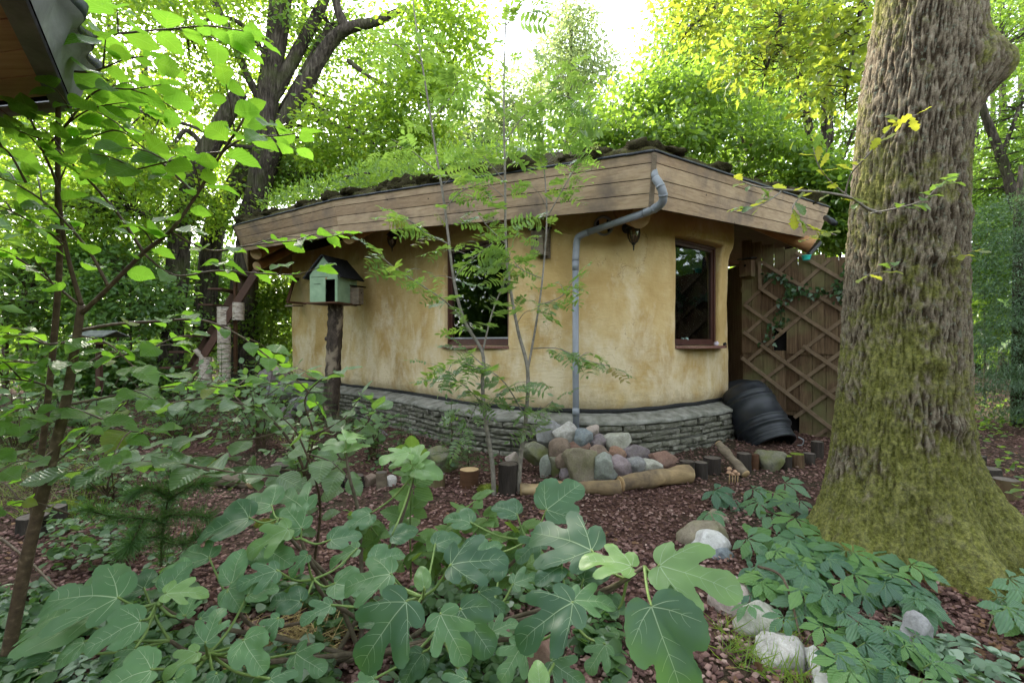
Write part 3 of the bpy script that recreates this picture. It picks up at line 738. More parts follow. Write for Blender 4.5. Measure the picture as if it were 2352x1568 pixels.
def plinth():
    core = MB(); idx = list(range(0, NW, 3)); n = len(idx)
    def ring(off, z): return [wcurve[i] + wnorm(i) * off + Vector((0, 0, z)) for i in idx]
    rows = [ring(.17, -.15), ring(.17, .44), ring(.20, .47)]
    V = [p for r in rows for p in r]; F = []
    for a in range(len(rows) - 1):
        for q in range(n): F.append((a * n + q, a * n + (q + 1) % n, (a + 1) * n + (q + 1) % n, (a + 1) * n + q))
    pl = mesh_obj('plinth', V, F, MT['mortar'], house, True)
    # cement ledge
    prof = [(.243, .455), (.250, .490), (.235, .502), (.10, .545), (-.06, .575)]
    V = []; F = []; idx2 = list(range(NW)); n2 = NW
    for (o, z) in prof:
        for i in idx2:
            p = wcurve[i]; V.append(p + wnorm(i) * (o + (.028 * noise.noise(Vector((p.x * 5, p.y * 5, 1))) + .012 * noise.noise(Vector((p.x * 14, p.y * 14, z * 9)))) * (1 if o > .05 else .2)) + Vector((0, 0, z + .012 * noise.noise(Vector((p.x * 7, p.y * 7, 2))))))
    for a in range(len(prof) - 1):
        for q in range(n2): F.append((a * n2 + q, a * n2 + (q + 1) % n2, (a + 1) * n2 + (q + 1) % n2, (a + 1) * n2 + q))
    mesh_obj('cement_ledge', V, F, MT['cement'], pl, True)
    V = []; F = []
    for (o, z) in ((-.02, .55), (.012, .60), (-.015, .625)):
        for i in idx2:
            p = wcurve[i]; V.append(p + wnorm(i) * (o - .02) + Vector((0, 0, z + .012 * noise.noise(Vector((p.x * 2, p.y * 2, 5))))))
    for a in range(2):
        for q in range(n2): F.append((a * n2 + q, a * n2 + (q + 1) % n2, (a + 1) * n2 + (q + 1) % n2, (a + 1) * n2 + q))
    mesh_obj('damp_proof_strip', V, F, MT['membrane'], pl, True)
    # courses of flat stone along the front that can be seen
    rng = random.Random(11); end = min(NW - 1, NFRONT + 16); total = 0
    courses = [(-.02, .085), (.068, .062), (.133, .085), (.221, .058), (.282, .080), (.365, .086)]
    for (z, h) in courses:
        i = -4 + rng.randint(0, 5)
        while i < end:
            far = wcurve[max(0, i) % NW].y
            ln = rng.choice((3, 4, 5, 6, 7, 9)) if far < 8.3 else rng.randint(5, 11)
            j = min(i + ln, end + 3); dep = rng.uniform(.045, .10); hh = h - rng.uniform(.006, .018); zz = z + rng.uniform(-.006, .008)
            m = MB(); ns = 5; V = []; F = []
            for s in range(ns):
                q = i + (j - i) * s / (ns - 1); q0 = int(math.floor(q)); fr = q - q0
                p = wcurve[q0 % NW].lerp(wcurve[(q0 + 1) % NW], fr); nn = wnorm(q0 % NW)
                d = (wcurve[(q0 + 1) % NW] - wcurve[q0 % NW]).normalized()
                inset = .004 if s in (0, ns - 1) else 0
                p = p + d * (.007 if s == 0 else (-.007 if s == ns - 1 else 0))
                e = 1 - (.6 if s in (0, ns - 1) else 0)
                jj = lambda a: rng.uniform(-a, a) * 1.35
                o1 = .165 + dep * (.72 + .28 * e) + jj(.011)
                V += [p + nn * .155 + Vector((0, 0, zz)), p + nn * (o1 - .012 + jj(.006)) + Vector((0, 0, zz + .002 + jj(.003))),
                      p + nn * (o1 + jj(.006)) + Vector((0, 0, zz + hh * .35 + jj(.006))), p + nn * (o1 - .003 + jj(.008)) + Vector((0, 0, zz + hh * .75 + jj(.006))),
                      p + nn * (o1 - .018 + jj(.006)) + Vector((0, 0, zz + hh + jj(.003))), p + nn * .155 + Vector((0, 0, zz + hh))]
            for s in range(ns - 1):
                for t in range(5): F.append((s * 6 + t, s * 6 + 6 + t, s * 6 + 7 + t, s * 6 + 1 + t))
            F.append((0, 1, 2, 3, 4, 5)); b = (ns - 1) * 6; F.append((b + 5, b + 4, b + 3, b + 2, b + 1, b))
            mesh_obj('stone', V, F, MT['slate_stone'], pl); total += 1
            i = j
    return total
plinth()

# roof: eave corners seen in the picture (top and bottom of the timber fascia), then the hidden back
def PE(u, v, Y): return P(u, v, Y)
ET = [PE(536, 519, 9.76), PE(766, 460, 7.6), PE(1503, 348, 5.14), PE(1904, 477, 8.2), Vector((5.9, 12.4, 3.95)), Vector((2.8, 16.3, 4.1)), Vector((-4.2, 16.8, 4.1)), Vector((-7.4, 13.4, 3.95))]
EB = [PE(568, 576, 9.86), PE(781, 538, 7.72), PE(1494, 477, 5.26), PE(1877, 551, 8.15), Vector((5.7, 12.3, 3.4)), Vector((2.7, 16.1, 3.5)), Vector((-4.1, 16.6, 3.5)), Vector((-7.2, 13.3, 3.4))]
APEX = Vector((-.4, 10.6, 5.35))
def build_roof():
    n = len(ET); edge = []
    for a in range(n):
        A, B = ET[a], ET[(a + 1) % n]; L = (B - A).length; k = max(3, int(L / .22))
        for q in range(k): edge.append(A.lerp(B, q / k))
    ne = len(edge); V = []; F = []; ts = [0, .008, .03, .07, .13, .21, .31, .43, .57, .72, .88]
    for t in ts:
        for p in edge:
            q = p.lerp(APEX, t)
            if t == 0: q = q + Vector((0, 0, .012))
            else:
                q.z += .06 + .05 * math.sin(math.pi * min(1, t * 1.2)) + .07 * noise.noise(q * 1.6) * min(1, t * 12) + .03 * noise.noise(q * 5)
            V.append(q)
    ia = len(V); V.append(APEX + Vector((0, 0, .1)))
    for r in range(len(ts) - 1):
        for q in range(ne): F.append((r * ne + q, r * ne + (q + 1) % ne, (r + 1) * ne + (q + 1) % ne, (r + 1) * ne + q))
    r = len(ts) - 1
    for q in range(ne): F.append((r * ne + q, r * ne + (q + 1) % ne, ia))
    roof = mesh_obj('roof', V, F, MT['sod'], house, True)
    # underside
    V = []; F = []
    for a in range(n):
        A = EB[a]; V += [A + Vector((0, 0, .02)), A.lerp(Vector((APEX.x, APEX.y, A.z + 2.0)), .45)]
    F = [(2 * a, 2 * ((a + 1) % n), 2 * ((a + 1) % n) + 1, 2 * a + 1) for a in range(n)] + [tuple(2 * a + 1 for a in range(n))]
    mesh_obj('soffit', V, F, MT['soffit'], roof)
    # fascia planks: rows top to bottom
    rows = [(0, .19), (.19, .47), (.47, .735), (.735, 1.0)]
    joints = {(0, 0): [], (0, 1): [.62], (0, 2): [], (0, 3): [.35], (1, 0): [.52, .86], (1, 1): [.31, .68], (1, 2): [.45, .79], (1, 3): [.22, .61], (2, 0): [.42], (2, 1): [.63], (2, 2): [.30], (2, 3): [.71]}
    rng = random.Random(3)
    def plank(A, B, a, b, f0, f1, s0, s1, nrm, gap=.004, side=0.0):
        q = []
        th = .026; pr = rng.uniform(0, .006)
        g0 = .0025
        for off in (0 + pr, -th + pr):
            for (s, f) in ((s0, f1), (s1, f1), (s1, f0), (s0, f0)):
                top = A.lerp(B, s); bot = a.lerp(b, s); L = (top - bot).length
                ff = f + (g0 / L if f == f0 else -g0 / L) * 1.8
                d = (B - A).normalized() * (.002 if s == s0 else -.002)
                q.append(top.lerp(bot, ff) + nrm * off + d)
        m = MB(); m.hexa([q[4], q[5], q[1], q[0], q[7], q[6], q[2], q[3]]); return m
    for e in range(n):
        A, B, a, b = ET[e], ET[(e + 1) % n], EB[e], EB[(e + 1) % n]
        nrm = (B - A).cross(a - A).normalized()
        c = (A + B) / 2 - Vector((APEX.x, APEX.y, 0)); c.z = 0
        if nrm.dot(c) < 0: nrm = -nrm
        for r, (f0, f1) in enumerate(rows):
            cuts = [0] + joints.get((e, r), []) + [1]
            for s0, s1 in zip(cuts, cuts[1:]):
                o = plank(A, B, a, b, f0, f1, s0, s1, nrm + Vector((0, 0, 0)), .004).build('fascia_plank', MT['fascia'], roof)
        # backing so that no light leaks through the joints
        m = MB(); m.add([A - nrm * .035, B - nrm * .035, b - nrm * .035, a - nrm * .035], [(0, 1, 2, 3)]); m.build('fascia_backing', MT['dark'], roof)
        # black roofing edge lying on top of the planks
        m = MB(); k = 40; V = []
        pts = [A.lerp(B, q / k) + nrm * .012 + Vector((0, 0, .010 + .006 * noise.noise(Vector((q * .7, e * 9.1, 0))))) for q in range(k + 1)]
        m.tube(pts, .014, 6); m.build('roofing_edge', MT['tar_paper'], roof, True)
    # dark corner batten
    m = MB(); A, a = ET[2], EB[2]; out = Vector((.16, -.98, 0)).normalized()
    m.bar(A.lerp(a, .03) + out * .012, A.lerp(a, .99) + out * .012, .05, .02, out); m.build('corner_batten', MT['old_wood'], roof)
    # mossy sods laid along the front eaves
    rng = random.Random(21)
    k3 = bmesh.new(); bmesh.ops.create_icosphere(k3, subdivisions=3, radius=1); ico = [v.co.copy() for v in k3.verts]; icf = [tuple(v.index for v in f.verts) for f in k3.faces]; k3.free()
    lumps = []
    for q in range(9):
        V = []
        for p in ico:
            r = 1 + .55 * noise.noise(p * 1.3 + Vector((q * 7.7, 0, 0))) + .34 * noise.noise(p * 3.1 + Vector((0, q * 3.1, 0))) + .16 * noise.noise(p * 8)
            V.append(p * r)
        lumps.append(me_from('sod_lump', V, icf, [MT['sod']]))
    for e, cnt in ((0, 16), (1, 42), (2, 24), (7, 6)):
        A, B = ET[e], ET[(e + 1) % n]; L = (B - A).length
        inw = Vector((APEX.x, APEX.y, 0)) - (A + B) / 2; inw.z = 0; inw.normalize()
        for q in range(cnt):
            s = min(.99, max(.01, (q + rng.uniform(-.5, 1.5)) / cnt)); r = rng.choice((.06, .09, .12, .15, .17)) * rng.uniform(.85, 1.15)
            p = A.lerp(B, s) + inw * rng.uniform(.13, .30) + Vector((0, 0, .05 + r * .32))
            M = Matrix.Translation(p) @ Matrix.Rotation(rng.uniform(0, 6.28), 4, 'Z') @ Matrix.Diagonal((r * rng.uniform(1.0, 1.5), r, r * rng.uniform(.45, .85), 1))
            place(lumps[(q * 5 + e) % 9], 'sod_lump', M, roof)
    # log rafters that poke out under the fascia
    for (a, b, r) in ((P(800, 545, 7.95), P(892, 500, 9.4), .115), (P(588, 583, 10.0), P(690, 535, 12.0), .12), (P(590, 612, 10.6), P(690, 560, 12.2), .10),
                      (P(1470, 500, 5.75), P(1400, 470, 6.9), .13), (P(1866, 566, 7.85), P(1640, 470, 8.6), .12)):
        m = MB(); d = (b - a).normalized(); m.tube([a, a.lerp(b, .3), a.lerp(b, .6), b], [r, r, r * 1.02, r * 1.04], 18, False, .05, r * 30)
        lo = m.build('rafter_log', MT['log_peeled'], roof, True)
        m = MB(); m.lathe(a, [(0.0001, -.006), (r * .6, -.006), (r * .985, 0.002)], d, 18); m.build('log_end', MT['log_end'], roof, True)
    return roof
roof = build_roof()
def roof_plants():
    rs = np.random.RandomState(8)
    def on_roof(n, edges, t0, t1, smax=None):
        out = []
        for _ in range(n):
            e, s0, s1 = edges[rs.randint(len(edges))]; s = s0 + (s1 - s0) * rs.rand(); t = t0 + (t1 - t0) * rs.rand()
            q = ET[e].lerp(ET[(e + 1) % len(ET)], s).lerp(APEX, t); out.append((q.x, q.y, q.z + .08 + .05 * math.sin(math.pi * min(1, t * 1.2))))
        return np.array(out)
    n = 4200; pos = on_roof(n, [(0, 0, 1), (1, 0, .75), (1, 0, .6), (2, 0, 1)], .05, .7); pos = pos[np.array([noise.noise(Vector(p) * 1.4) > -.05 for p in pos])]; n = len(pos)
    ax = rs.normal(size=(n, 3)) * .45; ax[:, 2] += 1; nr = rs.normal(size=(n, 3))
    me = leaf_cloud_mesh('roof_grass', BLADE, pos, ax, nr, .05 + .20 * rs.rand(n) ** 3, MT['grass'])
    o = bpy.data.objects.new('roof_grass', me); COL.objects.link(o); tag(o, 'fresh green grass growing on the sod roof', 'grass', None, 'stuff')
    # leafy herbs in clumps
    C = on_roof(150, [(0, 0, 1), (0, 0, 1), (1, 0, .75), (1, 0, 1)], .04, .5); per = 44; n = len(C) * per
    off = rs.normal(size=(n, 3)) * np.array([.12, .12, .17]); off[:, 2] = np.abs(off[:, 2]) + .03
    pos = np.repeat(C, per, 0) + off
    ax = off + rs.normal(size=(n, 3)) * .1; nr = rs.normal(size=(n, 3)) * .5; nr[:, 2] += 1
    me = leaf_cloud_mesh('roof_herbs', LEAF6, pos, ax, nr, .035 + .05 * rs.rand(n), MT['wood_leaf'])
    o = bpy.data.objects.new('roof_herbs', me); COL.objects.link(o); tag(o, 'low yellow-green herbs growing on the sod roof', 'roof plants', None, 'stuff')
    # moss along the edge
    n = 26000; pos = on_roof(n, [(0, 0, 1), (1, 0, 1), (1, 0, 1), (2, 0, 1)], .002, .06); pos[:, 2] -= .045
    ax = rs.normal(size=(n, 3)) * .8; ax[:, 2] += .6
    me = leaf_cloud_mesh('roof_moss', NEEDLE, pos, ax, rs.normal(size=(n, 3)), .014 + .02 * rs.rand(n), MT['moss_tuft'])
    o = bpy.data.objects.new('roof_moss', me); COL.objects.link(o); tag(o, 'green moss fringe along the eaves of the sod roof', 'moss', None, 'stuff')
    # dead branches lying on the sods
    for pts, lab in (([P(790, 408, 8.2), P(850, 398, 8.3), P(905, 393, 8.5)], 'thin dead branch lying on the sod roof at its far kink'),
                     ([P(990, 400, 7.4), P(1035, 380, 7.5), P(1100, 375, 7.6), P(1190, 362, 7.6)], 'thick crooked dead branch lying among the roof sods')):
        m = MB(); m.tube(crom(pts, 5), [.03] * 5 + [.02] * (len(crom(pts, 5)) - 5), 7, True, .3); tag(m.build('dead_branch', MT['bark'], None, True), lab, 'branch', 'dead branches on the roof')
roof_plants()
# ------------------------------------------------------------------ things fixed to the house
def wall_point(u, v, out=0.0):
    i = w_index(u); p = wcurve[i]; return P(u, v, p.y) + wnorm(i) * out, wnorm(i), i
def downpipe():
    path = [P(1503, 398, 5.18), P(1506, 410, 5.10), P(1517, 428, 5.06), P(1523, 448, 5.08), P(1520, 466, 5.14), P(1503, 479, 5.24), P(1480, 489, 5.34)]
    wall_x = P(1322, 600, 6.10)
    low = [P(1352, 533, 5.98), P(1334, 541, 6.05), P(1325, 553, 6.09), wall_x]
    root = thing('downpipe', 'grey plastic downpipe bent from the roof corner down the ochre wall into the stone pile', 'downpipe', (wall_x.x, 6.05, .3))
    r = .040
    m = MB(); m.tube([P(1500, 388, 5.24), path[0], path[1]], r * .95, 16); m.build('outlet', MT['pvc'], root, True)
    m = MB(); m.tube(crom(path[1:], 5), r * 1.12, 16); m.build('elbow', MT['pvc'], root, True)
    for a in (2, 3, 5):
        d = (path[a + 1] - path[a - 1]).normalized() if a + 1 < len(path) else (path[a] - path[a - 1]).normalized()
        m = MB(); m.tube([path[a] - d * .012, path[a] + d * .012], r * 1.2, 16); m.build('collar', MT['pvc'], root, True)
    m = MB(); m.tube([path[-1], low[0]], r, 16); m.build('sloping_pipe', MT['pvc'], root, True)
    m = MB(); m.tube(crom(low, 5), r * 1.08, 16); m.build('elbow', MT['pvc'], root, True)
    bx, by = wall_x.x, wall_x.y
    m = MB(); m.tube([wall_x, (bx, by - .01, 1.0), (bx, by - .06, .25)], r, 16); m.build('pipe', MT['pvc'], root, True)
    z = P(1322, 610, by).z; m = MB(); m.tube([(bx, by, z - .06), (bx, by, z + .06)], r * 1.1, 16); m.build('collar', MT['pvc'], root, True)
    z = P(1322, 945, by).z; m = MB(); m.tube([(bx, by - .035, z - .05), (bx, by - .03, z + .05)], r * 1.12, 16); m.build('collar', MT['pvc'], root, True)
downpipe()
def lantern(u, v, label, s=1.0):
    p, n, i = wall_point(u, v, .17); side = Vector((-n.y, n.x, 0))
    root = thing('wall_lantern', label, 'lantern', p, 'black lanterns on the house wall')
    m = MB(); m.lathe(p, [(.001, .135), (.018, .13), (.03, .115), (.052, .095), (.088, .06), (.10, .042), (.092, .036), (.001, .034)], (0, 0, 1), 18); m.build('cap', MT['black_iron'], root, True)
    m = MB(); m.lathe(p, [(.072, .034), (.078, -.02), (.070, -.08), (.048, -.13), (.022, -.155)], (0, 0, 1), 18); m.build('glass', MT['lantern_glass'], root, True)
    m = MB()
    for k in range(8):
        a = 2 * math.pi * k / 8; d = Vector((math.cos(a), math.sin(a), 0))
        m.tube([p + d * .075 + Vector((0, 0, .034)), p + d * .082 + Vector((0, 0, -.02)), p + d * .073 + Vector((0, 0, -.085)), p + d * .05 + Vector((0, 0, -.135)), p + d * .02 + Vector((0, 0, -.16))], .0045, 5)
    m.build('cage', MT['black_iron'], root, True)
    m = MB(); m.lathe(p, [(.03, -.15), (.024, -.17), (.010, -.185), (.013, -.20), (.008, -.215), (.010, -.23), (.001, -.255)], (0, 0, 1), 12); m.build('finial', MT['black_iron'], root, True)
    m = MB(); q = p - n * .15; m.tube(crom([q + Vector((0, 0, .03)), q + n * .03 + Vector((0, 0, .12)), p - n * .06 + Vector((0, 0, .175)), p + Vector((0, 0, .13))], 5), .014, 8)
    m.build('bracket', MT['black_iron'], root, True)
    m = MB(); m.lathe(q - n * .03 + Vector((0, 0, .07)), [(.065, 0), (.065, .03), (.04, .05), (.001, .055)], n, 16); m.build('wall_plate', MT['black_iron'], root, True)
lantern(920, 549, 'black lantern under the eave between the mint birdhouse and the screened window')
lantern(1439, 537, 'black lantern beside the round vent and the sloping downpipe')
def vent():
    p, n, i = wall_point(1386, 519, .02)
    root = thing('round_vent', 'round metal vent in the ochre wall half hidden by the downpipe', 'vent', p)
    m = MB(); m.lathe(p - n * .03, [(.105, 0), (.128, 0), (.130, .035), (.118, .05), (.105, .035), (.100, .0)], n, 26); m.build('rim', MT['metal_grey'], root, True)
    m = MB(); m.lathe(p - n * .03, [(.001, .004), (.104, .004)], n, 26); m.build('opening', MT['lattice_hole'], root)
vent()
def nest_box(p, n, w, h, d, label, hole_z=.62, hole_r=.016, matb='old_wood', roofm='black_iron', rows=False):
    """small bird box; p is the middle of its back on the wall, n points outwards"""
    n = n.normalized(); side = Vector((-n.y, n.x, 0)); up = Vector((0, 0, 1)); R = Matrix((side, -n, up)).transposed()
    root = thing('nest_box', label, 'bird box', p - up * h / 2, 'small wooden bird boxes')
    def panel(nm, c, hx, hy, hz, mt):
        m = MB(); m.box((0, 0, 0), (hx, hy, hz), R); m.v = [v + c for v in m.v]; return m.build(nm, MT[mt], root)
    panel('side_panel', p + n * d / 2 + side * (w / 2 - .008), .008, d / 2 - .017, h / 2, matb)
    panel('side_panel', p + n * d / 2 - side * (w / 2 - .008), .008, d / 2 - .017, h / 2, matb)
    panel('front_panel', p + n * (d - .008), w / 2 - .001, .008, h / 2 - .004, matb)
    panel('back_panel', p + n * .008, w / 2 + .012, .008, h / 2 + .03, matb)
    m = MB(); q = []
    for o, dz in ((-.02, .075), (d + .03, .012)):
        for s in (-1, 1):
            for t in (0, .02): q.append(p + n * o + side * s * (w / 2 + .02) + up * (h / 2 + dz * .4 + .004 + t))
    m.hexa([q[0], q[4], q[6], q[2], q[1], q[5], q[7], q[3]]); m.build('roof', MT[roofm], root)
    m = MB(); m.lathe(p + n * (d + .0015) + up * (h * (hole_z - .5)), [(.0005, 0), (hole_r, 0)], n, 14); m.build('entrance_hole', MT['lattice_hole'], root)
    if rows:
        for k in range(4):
            m = MB(); m.box((0, 0, 0), (.007, .003, .009), R); c = p + n * (d + .002) + side * (-.035 + .023 * k) - up * (h * .36); m.v = [v + c for v in m.v]; m.build('slot', MT['lattice_hole'], root)
pp, nn_, _ = wall_point(1250, 562, .01)
nest_box(pp, (nn_ + Vector((-.45, 0, 0))), .19, .32, .16, 'weathered wooden bird box on the wall under the eave by the screened window', .62, .014, 'old_wood', 'black_iron', True)
# small tilted window on the far side wall
def side_window():
    root = bpy.data.objects.new('window', None); finish(root, house); root['label'] = 'small brown tilted window at the far end of the wall'
    a = P(676, 640, 11.6); b = P(660, 694, 11.1); m = MB()
    d = Vector((.55, .8, 0)).normalized()
    for p, q in ((a, b), (a + d * .5, b + d * .5), (a, a + d * .5), (b, b + d * .5)):
        m = MB(); m.bar(p, q, .06, .05); m.build('frame_bar', MT['soffit'], root)
    m = MB(); m.add([a, a + d * .5, b + d * .5, b], [(0, 1, 2, 3)]); m.build('pane', MT['glass'], root)
    m = MB(); m.bar(P(664, 702, 11.0), P(688, 702, 11.4), .2, .04); m.build('sill', MT['old_wood'], root)
side_window()
# things on the window sills
A, B, ch, cn, z0 = W2
def figurine():
    base = A + ch * .40 - cn * .12 + Vector((0, 0, z0 + .055))
    f = .92
    bm = bmesh.new()
    for c, r, sc in (((0, 0, .10), .075, (1, .9, 1.25)), ((0, -.01, .245), .062, (1.05, 1, .95)), ((.05, 0, .29), .022, (1, .6, 1)), ((-.05, 0, .29), .022, (1, .6, 1)),
                     ((.055, -.04, .235), .03, (1.2, 1, .8)), ((.07, -.05, .12), .028, (1, 1, 2)), ((-.06, -.06, .12), .028, (1, 1, 2)), ((.05, -.09, .03), .033, (1, 1.5, 1)), ((-.05, -.09, .03), .033, (1, 1.5, 1))):
        bmesh.ops.create_icosphere(bm, subdivisions=2, radius=r, matrix=Matrix.Translation(Vector(c) * f) @ Matrix.Diagonal((*sc, 1)))
    me = bpy.data.meshes.new('bear_figurine'); bm.to_mesh(me); bm.free(); me.materials.append(MT['figurine'])
    for p in me.polygons: p.use_smooth = True
    o = bpy.data.objects.new('bear_figurine', me); COL.objects.link(o); o.location = base; o.rotation_euler = (0, 0, .5)
    md = o.modifiers.new('join', 'REMESH'); md.mode = 'VOXEL'; md.voxel_size = .009; md.use_smooth_shade = True
    tag(o, 'greenish sitting bear figurine behind the curtained window pane', 'figurine')
figurine()
def rock_mesh(name, size, seed, mat, sub=3, rough=.20, flat=0.0, cuts=15):
    bm = bmesh.new(); bmesh.ops.create_icosphere(bm, subdivisions=sub, radius=1.0); r = random.Random(seed)
    planes = []
    for _ in range(cuts):
        d = Vector((r.gauss(0, 1), r.gauss(0, 1), r.gauss(0, 1))).normalized(); planes.append((d, r.uniform(.60, .90)))
    s = Vector((seed * 3.7, seed * 1.3, 0))
    for v in bm.verts:
        p = v.co.copy()
        for d, h in planes:
            k = p.dot(d)
            if k > h: p -= d * (k - h) * .95
        p *= 1 + rough * .5 * noise.noise(p * 1.4 + s) + rough * .30 * noise.noise(p * 4 + s) + rough * .09 * noise.noise(p * 11 + s)
        v.co = Vector((p.x * size[0], p.y * size[1], p.z * size[2]))
    me = bpy.data.meshes.new(name); bm.to_mesh(me); bm.free(); me.materials.append(mat)
    me.polygons.foreach_set('use_smooth', [True] * len(me.polygons)); return me
def rock(name, loc, size, seed, mat, label, cat, group=None, rot=(0, 0, 0), sub=4, **kw):
    o = bpy.data.objects.new(name, rock_mesh(name, size, seed, mat, sub, **kw)); COL.objects.link(o)
    o.location = loc; o.rotation_euler = rot; return tag(o, label, cat, group)
for k, (s, o_, r, mt, lab) in enumerate(((.94, .17, .042, MT['crystal'], 'pale amethyst lump on the granite sill of the curtained window'), (1.13, .20, .03, MT['black_iron'], 'small dark stone beside the pale amethyst on the sill'))):
    rock('crystal', A + ch * s + cn * o_ + Vector((0, 0, z0 - .012 + r * .7)), (r * 1.3, r, r), 41 + k, mt, lab, 'mineral', None, (0, 0, 1), 3)

# ------------------------------------------------------------------ birdhouse on its trunk post
def birdhouse():
    Y = 8.9; base = P(767, 700, Y); gx = base.x
    post = thing('post', 'dark barky tree-trunk post carrying the mint birdhouse', 'post', (gx, Y, 0))
    pts = [Vector((gx - .05, Y, -.05)), Vector((gx - .045, Y, .3)), Vector((gx - .02, Y, .9)), Vector((gx + .0, Y, 1.4)), Vector((gx + .03, Y, 1.9)), Vector((gx + .03, Y, base.z))]
    m = MB(); q = crom(pts, 8); m.tube(q, [.142 - .012 * i / len(q) + .006 * math.sin(i * 1.9) for i in range(len(q))], 28, True, .10, 4.2); m.build('trunk', MT['post_bark'], post, True)
    for (dz, a, r) in ((1.55, 2.9, .05), (.55, 3.6, .06)):
        m = MB(); d = Vector((math.cos(a), -abs(math.sin(a)), 0)); m.lathe(Vector((gx, Y, dz)) + d * .09, [(.05, 0), (.04, .06), (.02, .07), (.001, .072)], d, 10); m.build('knot', MT['post_bark'], post, True)
    root = thing('birdhouse', 'mint green birdhouse with black gable roof on a trunk post', 'birdhouse', base)
    ang = math.radians(-17); f = Vector((math.sin(ang), -math.cos(ang), 0)); s = Vector((math.cos(ang), math.sin(ang), 0)); up = Vector((0, 0, 1)); R = Matrix((s, -f, up)).transposed()
    W, D, H, RH = .29, .28, .52, .31        # half width, half depth, wall height, gable
    def L(x, y, z): return base + s * x - f * y + up * z
    def box(nm, c, h, mt, par=root):
        m = MB(); m.box((0, 0, 0), h, R); c = L(*c); m.v = [v + c for v in m.v]; return m.build(nm, MT[mt], par)
    box('base_board', (0, -.03, .012), (W + .05, D + .09, .011), 'soffit')
    t = .009
    # front wall around the doorway (door opening on the right)
    dx0, dx1, dz1 = .04, .24, .40
    box('front_panel', ((-W + dx0) / 2, -D, .024 + dz1 / 2), ((dx0 + W) / 2 - .002, t, dz1 / 2), 'mint_paint')
    box('front_panel', ((dx1 + W) / 2, -D, .024 + dz1 / 2), ((W - dx1) / 2, t, dz1 / 2), 'mint_paint')
    z0_ = .026 + dz1
    m = MB(); prof = [(-W, z0_), (W, z0_), (W, H), (0, H + RH), (-W, H)]
    V = [L(x, -D - t, z) for x, z in prof] + [L(x, -D + t, z) for x, z in prof]; n = 5
    m.add(V, [tuple(range(n)), tuple(reversed(range(n, 2 * n)))] + [(i, i + n, (i + 1) % n + n, (i + 1) % n) for i in range(n)]); m.build('gable', MT['mint_paint'], root)
    m = MB(); prof = [(-W, .024), (W, .024), (W, H), (0, H + RH), (-W, H)]
    V = [L(x, D - t, z) for x, z in prof] + [L(x, D + t, z) for x, z in prof]
    m.add(V, [tuple(range(n)), tuple(reversed(range(n, 2 * n)))] + [(i, i + n, (i + 1) % n + n, (i + 1) % n) for i in range(n)]); m.build('gable', MT['mint_paint'], root)
    for sg in (-1, 1): box('side_panel', (sg * (W - t), 0, .024 + (H - .03) / 2), (t, D - t - .001, (H - .03) / 2), 'mint_paint')
    box('inside', (0, .0, .03), (W - .03, D - .03, .004), 'dark'); box('inside_partition', (0, .02, .25), (W - .03, .004, .22), 'dark')
    for sg in (-1, 1):
        m = MB(); q = []
        for y in (-D - .06, D + .08):
            a = L(0, y, H + RH + .02); b = L(sg * (W + .10), y, H - .075); nrm = (b - a).cross(f).normalized(); nrm = nrm if nrm.z > 0 else -nrm
            q.append([a, b, b + nrm * .022, a + nrm * .022])
        m.hexa(q[0] + q[1]); m.build('roof_half', MT['roof_felt'], root)
    for x0, x1, z in ((-.20, -.06, .35), (-.26, .10, .475)):
        m = MB(); m.bar(L(x0, -D - t - .003, z), L(x1, -D - t - .003, z), .004, .006); m.build('seam', MT['dark'], root)
    m = MB(); m.box((0, 0, 0), (.012, .006, .012), R); c = L(.06, -D - t - .004, .445); m.v = [v + c for v in m.v]; m.build('latch', MT['log_peeled'], root)
    p = L(W + .004, .16, .16); nest_box(p, s, .16, .30, .17, 'small grey bird box hung on the side of the mint birdhouse', .7, .016, 'old_wood', 'dark')
k = NT('post_bark'); v_ = k.noise(k.coord('Object', (1, 1, .45)), 9, 6, .7, .5); g_ = k.noise(k.coord('Object', (1, 1, .6)), 3.3, 4, .6, .6)
c_ = k.ramp(v_, [(.34, (.022, .018, .015)), (.52, (.065, .05, .038)), (.70, (.13, .10, .075))])
c_ = k.mix(k.ramp(g_, [(.53, (0, 0, 0)), (.60, (1, 1, 1))]), c_, (.22, .175, .125)); k.set(c_, .95, .1); k.bump(v_, .8, .02); MT['post_bark'] = k.m
birdhouse()

